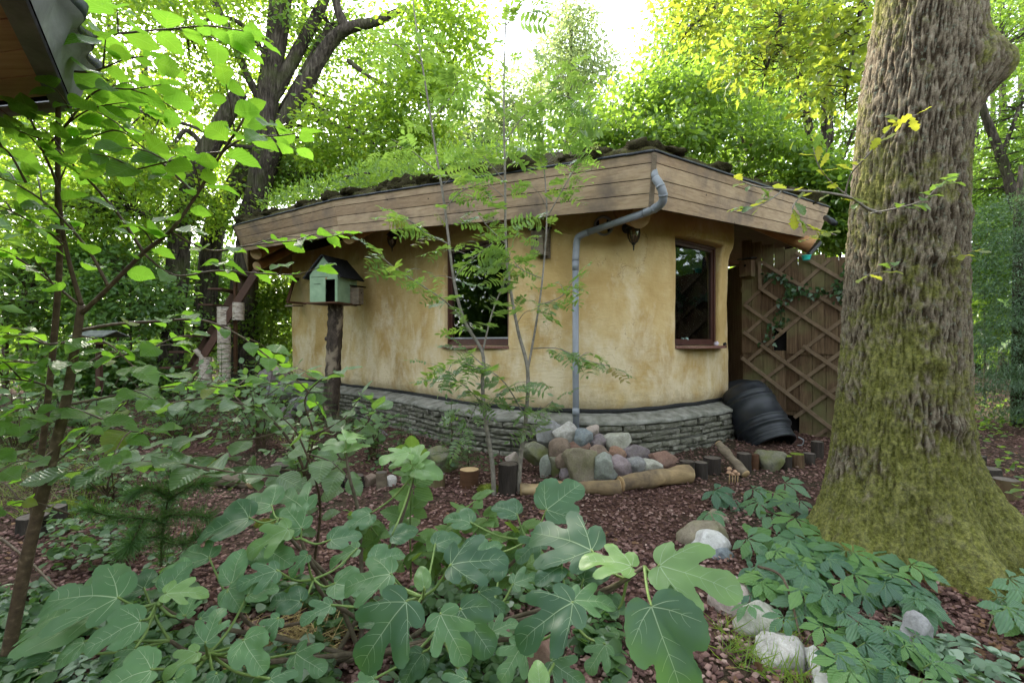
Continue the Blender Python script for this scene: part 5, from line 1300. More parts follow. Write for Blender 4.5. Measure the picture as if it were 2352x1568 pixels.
# ------------------------------------------------------------------ corner of the shed eave above the viewer
def shed():
    zc = 2.47; c = P(164, 252, 2.0); c.z = zc
    e1 = Vector((.575, -.818, 0)); e2 = Vector((-.985, .17, 0))      # the two eave directions from the corner
    root = thing('shed_eave', 'brown board shed eave with a grey wavy roof edge, overhead at upper left', 'shed', (c.x - .8, c.y - .4, 0))
    i1 = Vector((-e1.y, e1.x, 0)); i1 = i1 if i1.dot(e2) > 0 else -i1
    # soffit boards run along e2
    wdt = .135; k = 0
    inn = Vector((-e2.y, e2.x, 0)); inn = inn if inn.dot(e1) > 0 else -inn
    while k < 12:
        d0, d1 = k * wdt + .07, (k + 1) * wdt + .064
        t0, t1 = d0 / inn.dot(e1), d1 / inn.dot(e1)
        p0, p1 = c + e1 * t0 + e2 * .05, c + e1 * t1 + e2 * .05
        q = [p0, p0 + e2 * 2.2, p1 + e2 * 2.2, p1]; m = MB(); m.hexa([v + Vector((0, 0, .004)) for v in q] + [v + Vector((0, 0, .024)) for v in q]); m.build('soffit_board', MT['shed_wood'], root); k += 1
    m = MB(); m.add([c + Vector((0, 0, .027)), c + e2 * 2.3 + Vector((0, 0, .027)), c + e2 * 2.3 + e1 * 2.4 + Vector((0, 0, .027)), c + e1 * 2.4 + Vector((0, 0, .027))], [(0, 1, 2, 3)]); m.build('roof_deck', MT['dark'], root)
    # grey weathered edge boards
    m = MB(); a, b = c + e1 * -.01, c + e1 * 2.2; q = [a, b, b + e2 * .085, a + e2 * .085]; m.hexa([v + Vector((0, 0, -.022)) for v in q] + [v + Vector((0, 0, .002)) for v in q]); m.build('edge_board', MT['shed_grey'], root)
    m = MB(); a, b = c + e2 * .075 + e1 * .0, c + e2 * 2.2; q = [a, b, b + e1 * .05, a + e1 * .05]; m.hexa([v + Vector((0, 0, -.026)) for v in q] + [v + Vector((0, 0, .001)) for v in q]); m.build('edge_board', MT['shed_grey'], root)
    # outer fascia, leaning out, and the wavy roofing above it
    out1 = -i1
    V = []; F = []; n = 120
    for i in range(n):
        t = -.03 + 2.2 * i / (n - 1); w = .014 * math.sin(t * 30); base_ = c + e1 * t
        V += [base_ + out1 * .012 + Vector((0, 0, -.02)), base_ + out1 * (.035 + w * .6) + Vector((0, 0, .06)), base_ + out1 * (.05 + w) + Vector((0, 0, .12)), base_ + out1 * (.075 + w) + Vector((0, 0, .135)), base_ + out1 * (.08 + w * 1.2) + Vector((0, 0, .165 + w * .6)), base_ + Vector((0, 0, .19))]
    for i in range(n - 1):
        for k in range(5): F.append((i * 6 + k, i * 6 + 6 + k, i * 6 + 7 + k, i * 6 + 1 + k))
    mesh_obj('wavy_roof_edge', V, F, MT['shed_grey'], root, True)
    V2 = [v + out1 * .006 + Vector((0, 0, .006)) for i in range(n) for v in V[i * 6 + 2:i * 6 + 6]]; F2 = [(i * 4 + k, i * 4 + 4 + k, i * 4 + 5 + k, i * 4 + 1 + k) for i in range(n - 1) for k in range(3)]
    mesh_obj('roofing_felt', V2, F2, MT['tar_paper'], root, True)
    V = []; F = []
    for t in (0, 2.2):
        p = c + e2 * t; V += [p + Vector((0, 0, -.026)), p - inn * .02 + Vector((0, 0, .06)), p - inn * .03 + Vector((0, 0, .17)), p + Vector((0, 0, .19))]
    F = [(k, k + 4, k + 5, k + 1) for k in range(3)]; mesh_obj('back_edge', V, F, MT['shed_grey'], root)
    rs = np.random.RandomState(3); n = 1600; t = rs.rand(n) * 2.0; pos = np.array([tuple(c + e1 * a + out1 * (.055 + .035 * rs.rand()) + Vector((0, 0, .125 + .03 * rs.rand()))) for a in t]); msk = np.sin(t * 9) + np.sin(t * 23) > -.2; pos = pos[msk]; n = len(pos)
    o = bpy.data.objects.new('moss', leaf_cloud_mesh('moss', NEEDLE, pos, rs.normal(size=(n, 3)), rs.normal(size=(n, 3)), .010 + .008 * rs.rand(n), MT['moss_tuft'])); finish(o, root); o['kind'] = 'stuff'
shed()
# ------------------------------------------------------------------ the mossy oak
def big_oak():
    cx = lambda z: 2.80 + .02 * max(0, z - 1.2) + .022 * max(0, z - 1.5) ** 2
    cyy = lambda z: 3.52
    r0 = lambda z: float(np.interp(z, [-.2, .1, .35, .7, 1.5, 2.7, 4.0, 6.5], [.55, .50, .445, .40, .358, .328, .306, .28]))
    lobes = [(math.radians(-30), .78, .24), (math.radians(-88), .46, .24), (math.radians(5), .3, .3), (math.radians(-150), .22, .42), (math.radians(165), .16, .5), (math.radians(60), .4, .45)]
    root = thing('oak_tree', 'massive moss-covered oak trunk flaring into roots on the right', 'tree', (2.80, 3.52, 0))
    NA, NZ = 350, 400; V = []; crev = []
    H = 6.4
    for k in range(NZ):
        z = -.15 + (H + .15) * (k / (NZ - 1)) ** 1.12
        R = r0(z); X = cx(z); fl = math.exp(-max(0, z) / .27)
        for a in range(NA):
            th = 2 * math.pi * a / NA; c, s = math.cos(th), math.sin(th); r = R
            for la, amp, wd in lobes:
                d = (th - la + math.pi) % (2 * math.pi) - math.pi; r += amp * fl * math.exp(-(d / wd) ** 2)
            # burl on the far right side, healed branch scars in front
            d = (th - math.radians(-36) + math.pi) % (2 * math.pi) - math.pi
            r += .20 * math.exp(-(d / .42) ** 2 - ((z - 3.36) / .2) ** 2) + .035 * math.exp(-(d / .5) ** 2 - ((z - 3.75) / .3) ** 2)
            for zz, aa, am in ((2.05, -1.75, .035), (1.37, -1.8, .04), (.95, -1.35, .028), (2.35, -1.0, .02)):
                d = (th - aa + math.pi) % (2 * math.pi) - math.pi; r += am * math.exp(-(d / .28) ** 2 - ((z - zz) / .05) ** 2)
            q = Vector((c * 4.6, s * 4.6, z * 1.15)); tw = .35 * noise.noise(Vector((c * 1.5, s * 1.5, z * .8)))
            q2 = Vector((c * 16 + tw, s * 16 - tw, z * 7.5))
            rid = 1 - abs(noise.noise(q2)) * 2.1; rid2 = 1 - abs(noise.noise(q2 * 2.3 + Vector((3, 1, 7)))) * 2
            low = noise.noise(Vector((c * 1.6, s * 1.6, z * .9)))
            g = max(0, rid) * .62 + max(0, rid2) * .38
            amt = .033 * (1 - .2 * fl)
            r += amt * (g - .6) * 1.0 + .030 * low + .010 * noise.noise(q * 1.7) + .006 * noise.noise(Vector((c * 30, s * 30, z * 12)))
            V.append((X + c * r, cyy(z) + s * r, z)); crev.append(max(0.0, min(1.0, (g - .36) * 2.6)))
    F = [(k * NA + a, k * NA + (a + 1) % NA, (k + 1) * NA + (a + 1) % NA, (k + 1) * NA + a) for k in range(NZ - 1) for a in range(NA)]
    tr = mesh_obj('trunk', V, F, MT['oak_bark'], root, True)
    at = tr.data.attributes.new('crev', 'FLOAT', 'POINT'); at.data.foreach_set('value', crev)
    # moss tufts
    rs = np.random.RandomState(2); Va = np.array(V).reshape(NZ, NA, 3); N = 90000
    kk = (NZ * rs.rand(N) ** 1.25 * .78).astype(int); aa = (NA * (.45 + .62 * rs.rand(N))).astype(int) % NA
    pos = Va[kk, aa]; cen = np.stack([np.array([cx(z) for z in pos[:, 2]]), np.full(N, 3.52), pos[:, 2]], 1)
    nr = pos - cen; nr /= np.linalg.norm(nr, axis=1, keepdims=True)
    pm = np.array([.62 * noise.noise(Vector(p) * 1.9) + .38 * noise.noise(Vector((p[0] * 8, p[1] * 8, p[2] * 5))) + .26 * max(0, 1.2 - p[2]) / 1.2 - .06 + .25 * noise.noise(Vector(p) * 22) for p in pos])
    keep = pm + .05 * rs.normal(size=N) > .15; pos = pos[keep]; nr = nr[keep]; n = len(pos)
    ax = nr + rs.normal(size=(n, 3)) * .7; ax[:, 2] -= .25
    o = bpy.data.objects.new('moss', leaf_cloud_mesh('moss', NEEDLE, pos - nr * .002, ax, rs.normal(size=(n, 3)), .006 + .010 * rs.rand(n), MT['moss_tuft'])); finish(o, root); o['kind'] = 'stuff'
    # limbs and crown above the picture
    limbs = []
    for (d, L) in (((-.8, .1, .9), 3.2), ((.9, .3, .9), 3.0), ((.1, -.7, 1.0), 2.6), ((-.2, .9, 1), 3)):
        b = Vector((cx(6.2), 3.52, 6.0)); e = b + Vector(d) * L; m = MB(); m.tube(crom([b, b.lerp(e, .5) + Vector((0, 0, .3)), e], 5), list(np.linspace(.17, .05, 11)), 12, True, .2, L); m.build('limb', MT['bark'], root, True)
    pos, ax, nr, sz, C = cloud(rs, [((2.9, 3.6, 8.6), (3.2, 2.6, 1.7), 1.0), ((4.6, 4.6, 8.2), (2.4, 2.4, 1.6), .6)], 170, 30, .30, .12, .5)
    o = bpy.data.objects.new('crown', leaf_cloud_mesh('crown', OAK10, pos, ax, nr, sz, MT['oak_leaf'])); finish(o, root)
    # leafy epicormic twigs from the trunk
    rng = random.Random(9); oakv = strip_leaf(OAKP, .12, .12, .02, 3)
    lm = [me_from('leaf', *strip_leaf(OAKP, .1 + .05 * i, .1 + .1 * i, .03, i), [MT['oak_twig_y'] if i < 2 else MT['oak_twig_g']]) for i in range(4)]
    twigs = [([(2022, 490, 3.30), (1990, 478, 3.25), (1955, 455, 3.2), (1900, 443, 3.1), (1820, 437, 3.0), (1745, 430, 2.95), (1700, 415, 2.9)], .011, 17, (0, 3)),
             ([(1955, 455, 3.2), (1910, 420, 3.15), (1880, 380, 3.1), (1868, 340, 3.1)], .006, 8, (0, 3)), ([(1940, 450, 3.2), (1955, 400, 3.1), (1990, 360, 3.0), (2040, 300, 2.9), (2070, 275, 2.9), (2110, 262, 2.88)], .006, 12, (0, 2)),
             ([(2000, 490, 3.2), (2060, 478, 3.05), (2120, 460, 2.95), (2160, 425, 2.9), (2195, 418, 2.9)], .006, 13, (2, 4)), ([(1850, 440, 3.05), (1820, 480, 3.0), (1850, 515, 3.0), (1890, 530, 3.0)], .005, 9, (0, 4)),
             ([(1800, 436, 3.0), (1750, 470, 2.95), (1700, 480, 2.95)], .005, 8, (0, 4)), ([(2185, 590, 3.15), (2210, 585, 3.1), (2240, 575, 3.0)], .004, 4, (0, 2)), ([(2010, 635, 3.15), (1990, 632, 3.1), (2040, 620, 3.05), (2060, 600, 3.0)], .004, 5, (1, 4)),
             ([(1920, 540, 3.3), (1900, 535, 3.2), (1870, 545, 3.1), (1840, 555, 3.05)], .005, 7, (0, 2))]
    for pts, r, nl, rg in twigs:
        q = crom([P(*p) for p in pts], 6); m = MB(); m.tube(q, list(np.linspace(r, r * .35, len(q))), 6); m.build('twig', MT['rowan_bark'], root, True)
        for i in range(nl):
            t = len(q) * (.25 + .75 * i / nl); a = q[min(len(q) - 1, int(t))]; d = (q[min(len(q) - 1, int(t) + 1)] - q[max(0, int(t) - 1)]).normalized()
            sd = Vector((rng.uniform(-1, 1), rng.uniform(-.7, .5), rng.uniform(-.5, .3)))
            place(lm[rng.randint(*[rg[0], rg[1] - 1])], 'leaf', frame_matrix(a, d * .6 + sd, Vector((rng.uniform(-.4, .4), rng.uniform(-.5, .2), 1)), rng.uniform(.07, .115)), root)
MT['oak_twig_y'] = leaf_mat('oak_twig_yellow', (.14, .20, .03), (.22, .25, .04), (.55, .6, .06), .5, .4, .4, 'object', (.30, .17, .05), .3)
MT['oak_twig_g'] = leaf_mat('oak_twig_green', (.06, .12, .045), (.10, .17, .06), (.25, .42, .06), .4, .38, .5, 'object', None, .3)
big_oak()

# ------------------------------------------------------------------ woodland behind the house
def R_(*a): return [(P(u, v, Y), r) for (u, v, Y, r) in a]
# many-stemmed old oak left behind the house
tree_thing('oak_tree', 'old oak with several leaning dark stems rising behind the left end of the roof', 'tree', 'large woodland trees',
    R_((565, 900, 13.6, .42), (562, 700, 13.6, .34), (575, 520, 13.6, .33), (602, 380, 13.6, .31), (612, 250, 13.6, .30), (630, 120, 13.6, .29), (645, 0, 13.6, .27), (660, -200, 13.6, .2)),
    [R_((585, 470, 13.5, .26), (640, 310, 13.2, .24), (700, 200, 13.0, .2), (750, 110, 12.9, .17), (795, 68, 12.8, .15), (860, 52, 12.7, .12), (930, 20, 12.7, .08)),
     R_((620, 230, 13.6, .2), (660, 160, 13.7, .19), (700, 90, 13.8, .17), (735, 20, 13.8, .15), (770, -60, 13.9, .1)), R_((795, 68, 12.8, .13), (775, 20, 12.7, .11), (765, -50, 12.7, .08)),
     R_((612, 250, 13.5, .12), (570, 180, 13.3, .1), (530, 80, 13.2, .1), (490, 0, 13.1, .09), (470, -60, 13, .07)), R_((604, 120, 13.5, .07), (560, 60, 13.3, .06), (500, 40, 13.2, .05), (430, 70, 13, .035)),
     R_((800, 140, 12.7, .06), (870, 190, 12.4, .05), (950, 210, 12.2, .04), (990, 235, 12, .03)), R_((930, 20, 12.7, .07), (1000, 90, 12.2, .06), (1040, 160, 12, .045), (1060, 250, 11.9, .03)),
     R_((595, 340, 13.5, .06), (520, 330, 13, .05), (440, 290, 12.6, .04), (330, 260, 12.3, .03)), R_((700, 200, 13, .05), (760, 280, 12.6, .04), (820, 300, 12.4, .035), (880, 350, 12.2, .025))],
    [pe(330, 110, 270, 150, 12.8, 2.2, 1.1), pe(200, 330, 240, 150, 12.2, 2.0, .9), pe(560, 60, 210, 170, 16.5, 1.8, .6), pe(470, 300, 180, 130, 16, 1.5, .6), pe(770, 170, 160, 150, 16, 1.6, .7), pe(640, 360, 120, 90, 16.5, 1.2, .5), pe(840, 330, 170, 90, 12.2, 1.6, .6),
     pe(1010, 100, 120, 110, 12.2, 1.6, .65), pe(960, 260, 130, 90, 12, 1.5, .45), pe(330, -150, 400, 140, 13.5, 3.0, 2.6), pe(100, 60, 150, 120, 12, 2, .4)],  # unseen top lobe thickened and shifted so the crown shades the foreground
    1700, 44, .27, .125, MT['oak_leaf'], LEAF6, 3, .5, None, .012, 14)
tree_thing('oak_tree', 'leaning mossy oak stem with a cut-off top left of the old oak', 'tree', 'large woodland trees',
    R_((385, 900, 12.9, .32), (398, 760, 12.9, .27), (412, 560, 12.9, .26), (440, 430, 12.8, .25), (490, 320, 12.8, .23), (535, 240, 12.7, .20), (550, 210, 12.7, .19)),
    [R_((480, 350, 12.8, .08), (430, 300, 12.5, .06), (400, 330, 12.3, .05), (370, 350, 12.2, .03)), R_((420, 520, 12.8, .06), (360, 500, 12.4, .05), (300, 480, 12, .03))],
    [pe(330, 470, 160, 90, 12.3, 1.6, .7), pe(150, 520, 160, 90, 12, 1.6, .7), pe(500, 480, 60, 60, 13.4, .8, .2)], 240, 36, .30, .12, MT['oak_leaf'], LEAF6, 5)
tree_thing('oak_tree', 'thick dark oak stem crossing between the other two left stems', 'tree', 'large woodland trees',
    R_((470, 760, 14.4, .32), (475, 640, 14.4, .30), (500, 500, 14.4, .29), (560, 400, 14.3, .27), (620, 320, 14.2, .25), (690, 200, 14.0, .2), (760, 60, 13.8, .14)),
    [], [pe(760, 60, 160, 100, 14.2, 1.5, .5), pe(900, 420, 150, 60, 14.5, 1.2, .4)], 130, 34, .3, .13, MT['wood_leaf'], LEAF6, 6)
# pale tree against the white sky
tree_thing('tall_tree', 'pale hazy round-topped tree standing alone against the white sky', 'tree', 'large woodland trees',
    R_((1310, 900, 27, .3), (1308, 500, 27, .25), (1310, 200, 27, .18), (1312, 60, 27, .08)), [R_((1310, 250, 27, .1), (1360, 150, 27, .06)), R_((1310, 280, 27, .1), (1260, 180, 27, .06))],
    [pe(1310, 80, 62, 75, 27, 1.8, .7), pe(1275, 170, 75, 70, 27, 1.8, .7), pe(1360, 165, 70, 80, 27, 1.8, .7), pe(1310, 260, 130, 80, 27, 2, .8)], 300, 34, .38, .19, MT['pale_leaf'], LEAF6, 7, .8)
# trees right of the middle
for (lab, base, trunk, limbs, ells, ncl, sz, mt, sd) in [
    ('tall dark forked tree showing between roof end and big oak', None, R_((1905, 900, 11.5, .17), (1903, 520, 11.5, .14), (1900, 380, 11.5, .13), (1900, 200, 11.5, .12), (1908, 60, 11.5, .11), (1910, -80, 11.5, .08)),
      [R_((1898, 500, 11.5, .11), (1885, 420, 11.5, .10), (1868, 340, 11.5, .09), (1850, 250, 11.5, .085), (1835, 160, 11.5, .07), (1830, 60, 11.5, .05)), R_((1902, 440, 11.5, .05), (1930, 380, 11.4, .04), (1960, 300, 11.3, .03)), R_((1880, 400, 11.5, .06), (1840, 350, 11.4, .05), (1790, 310, 11.2, .03)), R_((1902, 250, 11.5, .07), (1885, 190, 11.5, .06), (1878, 130, 11.5, .04))],
      [pe(1900, 60, 130, 110, 11.8, 1.6, .8), pe(1800, 190, 110, 100, 11.6, 1.4, .7), pe(1960, 250, 90, 120, 11.8, 1.4, .6), pe(1850, -40, 220, 80, 12, 2, .6)], 240, .10, 'shrub_leaf', 8),
    ('leafy tree at the upper middle right behind the bright shrubs', None, R_((1640, 900, 17, .2), (1640, 500, 17, .17), (1635, 200, 17, .14), (1640, 0, 17, .1)), [R_((1638, 300, 17, .1), (1700, 160, 17, .06)), R_((1636, 260, 17, .1), (1570, 130, 17, .06))],
      [pe(1600, 60, 110, 90, 17, 2, .8), pe(1700, 120, 120, 110, 17, 2, .8), pe(1540, 190, 80, 60, 17, 1.6, .4), pe(1660, 260, 150, 90, 17, 2, .7)], 260, .15, 'wood_leaf', 9),
    ('slim tree leaning left at the far right behind the big oak', None, R_((2360, 620, 10.5, .12), (2335, 480, 10.5, .10), (2300, 360, 10.5, .09), (2262, 260, 10.5, .07), (2240, 150, 10.5, .05)), [R_((2300, 360, 10.5, .05), (2340, 250, 10.4, .03))],
      [pe(2300, 120, 110, 140, 11, 1.5, .8), pe(2330, 330, 90, 110, 11, 1.4, .7), pe(2290, 440, 80, 60, 11.4, 1.2, .4)], 190, .095, 'shrub_leaf', 10),
    ('straight thin tree far behind the right edge of the big oak', None, R_((2305, 860, 17, .13), (2300, 560, 17, .12), (2303, 300, 17, .10), (2300, 0, 17, .08)), [R_((2302, 420, 17, .05), (2340, 330, 17, .03)), R_((2302, 500, 17, .05), (2265, 400, 17, .03))],
      [pe(2300, 60, 170, 130, 17, 2, .9), pe(2290, 400, 120, 130, 17, 1.8, .7)], 200, .14, 'wood_leaf', 11),
    ('thin upright tree in the gap above the bright shrubs right of the middle', None, R_((1770, 900, 15, .12), (1768, 500, 15, .10), (1772, 250, 15, .08), (1768, 60, 15, .06)), [], [pe(1770, 120, 80, 140, 15, 1.5, .8), pe(1760, 330, 90, 100, 15, 1.5, .6)], 170, .13, 'wood_leaf', 12),
    ('sparse tree between the old oak and the pale round tree', None, R_((1130, 900, 19, .2), (1128, 500, 19, .17), (1120, 300, 19, .12), (1125, 150, 19, .08)), [R_((1124, 350, 19, .07), (1170, 250, 19, .04))],
      [pe(1130, 330, 120, 70, 19, 1.6, .6), pe(1180, 240, 70, 70, 19, 1.5, .5), pe(1040, 340, 90, 60, 19, 1.5, .4)], 150, .15, 'pale_leaf', 13),
    ('dim tree trunk standing deep in the wood at the left edge', None, R_((60, 880, 18, .22), (62, 600, 18, .2), (58, 300, 18, .18), (60, 0, 18, .14)), [], [pe(80, 250, 220, 200, 18, 2.5, .8), pe(40, 500, 160, 100, 17, 2, .4)], 150, .15, 'oak_leaf', 14),
    ('dim tree trunk deep in the wood behind the garden stair', None, R_((330, 880, 19, .2), (332, 650, 19, .18), (336, 400, 19, .16), (330, 100, 19, .12)), [], [pe(330, 380, 220, 120, 19, 2.5, .8), pe(420, 560, 160, 90, 18, 2, .4)], 150, .15, 'wood_leaf', 15)]:
    tree_thing('tall_tree', lab, 'tree', 'woodland trees', trunk, limbs, ells, int(ncl * 1.4), 34, .28 if sz < .12 else .38, sz, MT[mt], LEAF6, sd)
# oak twigs with sunny leaves hanging in at the upper right
def hanging(lab, pts, ells, seed, ncl):
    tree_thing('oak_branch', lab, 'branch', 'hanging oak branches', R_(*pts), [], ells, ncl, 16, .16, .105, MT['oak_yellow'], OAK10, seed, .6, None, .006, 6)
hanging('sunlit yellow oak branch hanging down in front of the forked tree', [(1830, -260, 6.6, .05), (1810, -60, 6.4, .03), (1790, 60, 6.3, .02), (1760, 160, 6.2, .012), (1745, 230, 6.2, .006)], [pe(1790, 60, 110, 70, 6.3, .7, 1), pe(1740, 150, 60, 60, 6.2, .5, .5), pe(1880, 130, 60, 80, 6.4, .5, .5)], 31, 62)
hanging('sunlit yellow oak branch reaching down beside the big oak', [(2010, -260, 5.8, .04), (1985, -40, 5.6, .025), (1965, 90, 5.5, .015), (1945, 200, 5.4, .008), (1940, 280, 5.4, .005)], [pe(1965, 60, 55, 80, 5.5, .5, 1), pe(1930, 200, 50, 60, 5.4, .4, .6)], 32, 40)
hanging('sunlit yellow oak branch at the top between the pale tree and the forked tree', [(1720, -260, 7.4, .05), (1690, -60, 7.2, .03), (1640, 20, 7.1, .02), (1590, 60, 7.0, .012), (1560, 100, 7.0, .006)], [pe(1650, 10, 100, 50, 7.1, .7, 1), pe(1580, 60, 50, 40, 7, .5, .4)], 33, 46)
# bright tall shrubs behind the roof
for lab, tr, el, sd in [('tall sunlit shrub with long shoots behind the roof right of the rowan', R_((1420, 700, 11.5, .03), (1425, 500, 11.3, .025), (1430, 330, 11, .012)), [pe(1400, 310, 120, 70, 11, 1.2, .8), pe(1330, 340, 90, 50, 10.6, 1.0, .5), pe(1470, 240, 90, 60, 11.2, 1.0, .5)], 41),
                        ('yellow-green sunlit shrub behind the roof corner', R_((1580, 700, 11.5, .03), (1580, 500, 11.3, .025), (1575, 280, 11, .012)), [pe(1570, 260, 110, 85, 11, 1.2, .8), pe(1540, 340, 110, 50, 10.4, 1.0, .5), pe(1610, 200, 60, 50, 11.2, .8, .3)], 42),
                        ('dense sunlit shrub behind the low end of the roof', R_((1720, 760, 11.5, .03), (1720, 560, 11.3, .025), (1715, 340, 11, .012)), [pe(1700, 330, 110, 90, 11, 1.2, .8), pe(1780, 400, 100, 80, 10.8, 1.0, .7), pe(1850, 460, 70, 70, 10.8, .9, .4)], 43)]:
    tree_thing('tall_shrub', lab, 'shrub', 'sunlit shrubs behind the roof', tr, [], el, 130, 30, .19, .14, MT['shrub_leaf'], LEAF6, sd, .7, MT['alder_bark'], .006, 6)
# understory left of the house
for lab, tr, el, sd, mt in [('leafy shrub rising behind the left end of the sod roof', R_((700, 760, 14.5, .04), (700, 560, 14.5, .03), (700, 420, 14.5, .015)), [pe(690, 400, 110, 60, 14.5, 1.2, .8), pe(800, 370, 90, 50, 14.8, 1.2, .6), pe(600, 400, 60, 60, 15.2, 1.0, .4)], 58, 'wood_leaf'), ('leafy dark shrub left of the leaning oak stem', R_((300, 880, 12, .04), (300, 760, 12, .03), (300, 640, 12, .015)), [pe(290, 690, 120, 90, 12, 1.3, .8), pe(250, 610, 110, 50, 12.4, 1.2, .5)], 51, 'dark_leaf'),
                        ('leafy shrub between the leaning stem and the garden stair', R_((470, 880, 14.5, .04), (470, 760, 14.5, .03), (468, 640, 14.5, .015)), [pe(460, 730, 90, 100, 15, 1.2, .8), pe(480, 620, 80, 60, 15.4, 1.0, .5)], 52, 'dark_leaf'),
                        ('fresh green shrub filling the gap between stair and house wall', R_((620, 880, 14.5, .04), (622, 780, 14.5, .03), (620, 680, 14.5, .015)), [pe(620, 760, 70, 110, 14.3, 1.2, .9), pe(640, 660, 60, 60, 14.8, 1.0, .5)], 53, 'wood_leaf'),
                        ('large-leaved shrub at the left edge behind the shelter', R_((60, 900, 11.6, .04), (60, 780, 11.6, .03), (60, 660, 11.6, .015)), [pe(60, 700, 150, 110, 12, 1.3, .8), pe(140, 610, 110, 60, 12.4, 1.2, .5)], 54, 'dark_leaf'),
                        ('low bushy shrub under the bird table', R_((180, 920, 11.4, .03), (180, 850, 11.4, .02), (180, 800, 11.4, .01)), [pe(190, 850, 130, 55, 11.6, 1.0, .8), pe(330, 860, 100, 45, 12.6, 1.0, .5)], 55, 'dark_leaf'),
                        ('shrub growing between fence and big oak in the background', R_((1930, 700, 10.5, .03), (1930, 560, 10.5, .025), (1928, 450, 10.5, .012)), [pe(1930, 500, 70, 80, 10.5, 1.0, .8), pe(1880, 430, 70, 60, 10.6, .9, .5)], 56, 'shrub_leaf'),
                        ('leafy shrub behind the right edge of the big oak trunk', R_((2260, 960, 11.5, .03), (2262, 800, 11.5, .02), (2260, 600, 11.5, .012)), [pe(2270, 560, 70, 110, 11.5, 1.0, .8), pe(2280, 720, 70, 90, 11.8, 1.0, .6)], 57, 'wood_leaf')]:
    tree_thing('leafy_shrub', lab, 'shrub', 'woodland shrubs', tr, [], el, 220, 34, .24, .13, MT[mt], LEAF6, sd, .5, MT['alder_bark'], .007, 6)
def yew():
    rs = np.random.RandomState(61); root = thing('yew_tree', 'dark bluish evergreen with drooping sprays at the right edge', 'tree', (P(2330, 950, 8.6).x, 8.6, 0))
    m = MB(); m.tube([(P(2340, 950, 8.6).x, 8.6, 0), P(2340, 500, 8.6), P(2345, 380, 8.6)], [.11, .07, .03], 10); m.build('trunk', MT['bark'], root, True)
    ells = [pe(2320, 640, 80, 120, 8.4, .9, 1), pe(2330, 800, 90, 110, 8.2, .9, 1), pe(2310, 520, 60, 70, 8.6, .7, .5), pe(2340, 900, 90, 70, 8.0, .8, .5)]
    pos, ax, nr, sz, C = cloud(rs, ells, 420, 60, .13, .05, .35)
    ax = ax + (pos - np.array(tuple(P(2340, 700, 8.6))))[:, :] * .08; ax[:, 2] -= .05
    o = bpy.data.objects.new('crown', leaf_cloud_mesh('crown', ([(0, 0, 0), (.10, .3, .02), (0, 1, -.1), (-.10, .3, .02)], [(0, 1, 2, 3)]), pos, ax, nr, sz * 1.2, MT['yew_leaf'])); finish(o, root)
yew()
def far_forest():
    rs = np.random.RandomState(70); E = []
    for u in range(-900, 3400, 110):
        far = 26 + 12 * rs.rand(); E.append(pe(u + 40 * rs.normal(), 560 + 60 * rs.normal(), 120, 190, far, 2.5, 1)); E.append(pe(u, 760, 110, 70, 24 + 6 * rs.rand(), 2, .9)); E.append(pe(u + 50, 660, 110, 90, 21 + 4 * rs.rand(), 2, .8)); E.append(pe(u + 20, 800, 110, 50, 19 + 3 * rs.rand(), 1.5, .7))
        if u < 900 or u > 1500: E.append(pe(u, 300 + 60 * rs.normal(), 110, 140, far + 4, 3, .8))
        if 900 <= u <= 1500: E.append(pe(u, 380 + 30 * rs.normal(), 110, 60, far + 4, 3, .6))
    pos, ax, nr, sz, C = cloud(rs, E, 4700, 26, .6, .28, .6)
    o = bpy.data.objects.new('forest', leaf_cloud_mesh('forest', LEAF4, pos, ax, nr, sz, MT['wood_leaf'])); COL.objects.link(o); tag(o, 'far woodland foliage closing the view behind house and trees', 'forest', None, 'stuff')
    for i, (u, Y, r) in enumerate(((-40, 24, .2), (180, 25, .17), (255, 22, .14), (700, 27, .2), (1850, 24, .14), (2000, 26, .2), (2245, 20, .12), (2335, 23, .15), (2280, 28, .18))):
        labs = ['distant trunk beyond the left picture edge', 'distant trunk left of the bird table', 'distant thin trunk behind the bird table', 'distant trunk behind the left roof end', 'distant trunk left of the forked tree', 'distant trunk hidden by the big oak', 'distant thin trunk just right of the big oak', 'distant trunk near the right picture edge behind the evergreen', 'farthest pale trunk between the big oak and the evergreen']
        root = thing('forest_tree', labs[i], 'tree', P(u, 820, Y), 'distant trunks')
        m = MB(); x = P(u, 700, Y).x; m.tube([(x, Y, 0), (x + .1 * math.sin(i), Y, 9), (x + .5 * math.sin(i * 2), Y, 26)], [r, r * .8, r * .35], 9, True, .1, i); m.build('trunk', MT['bark'], root, True)
far_forest()
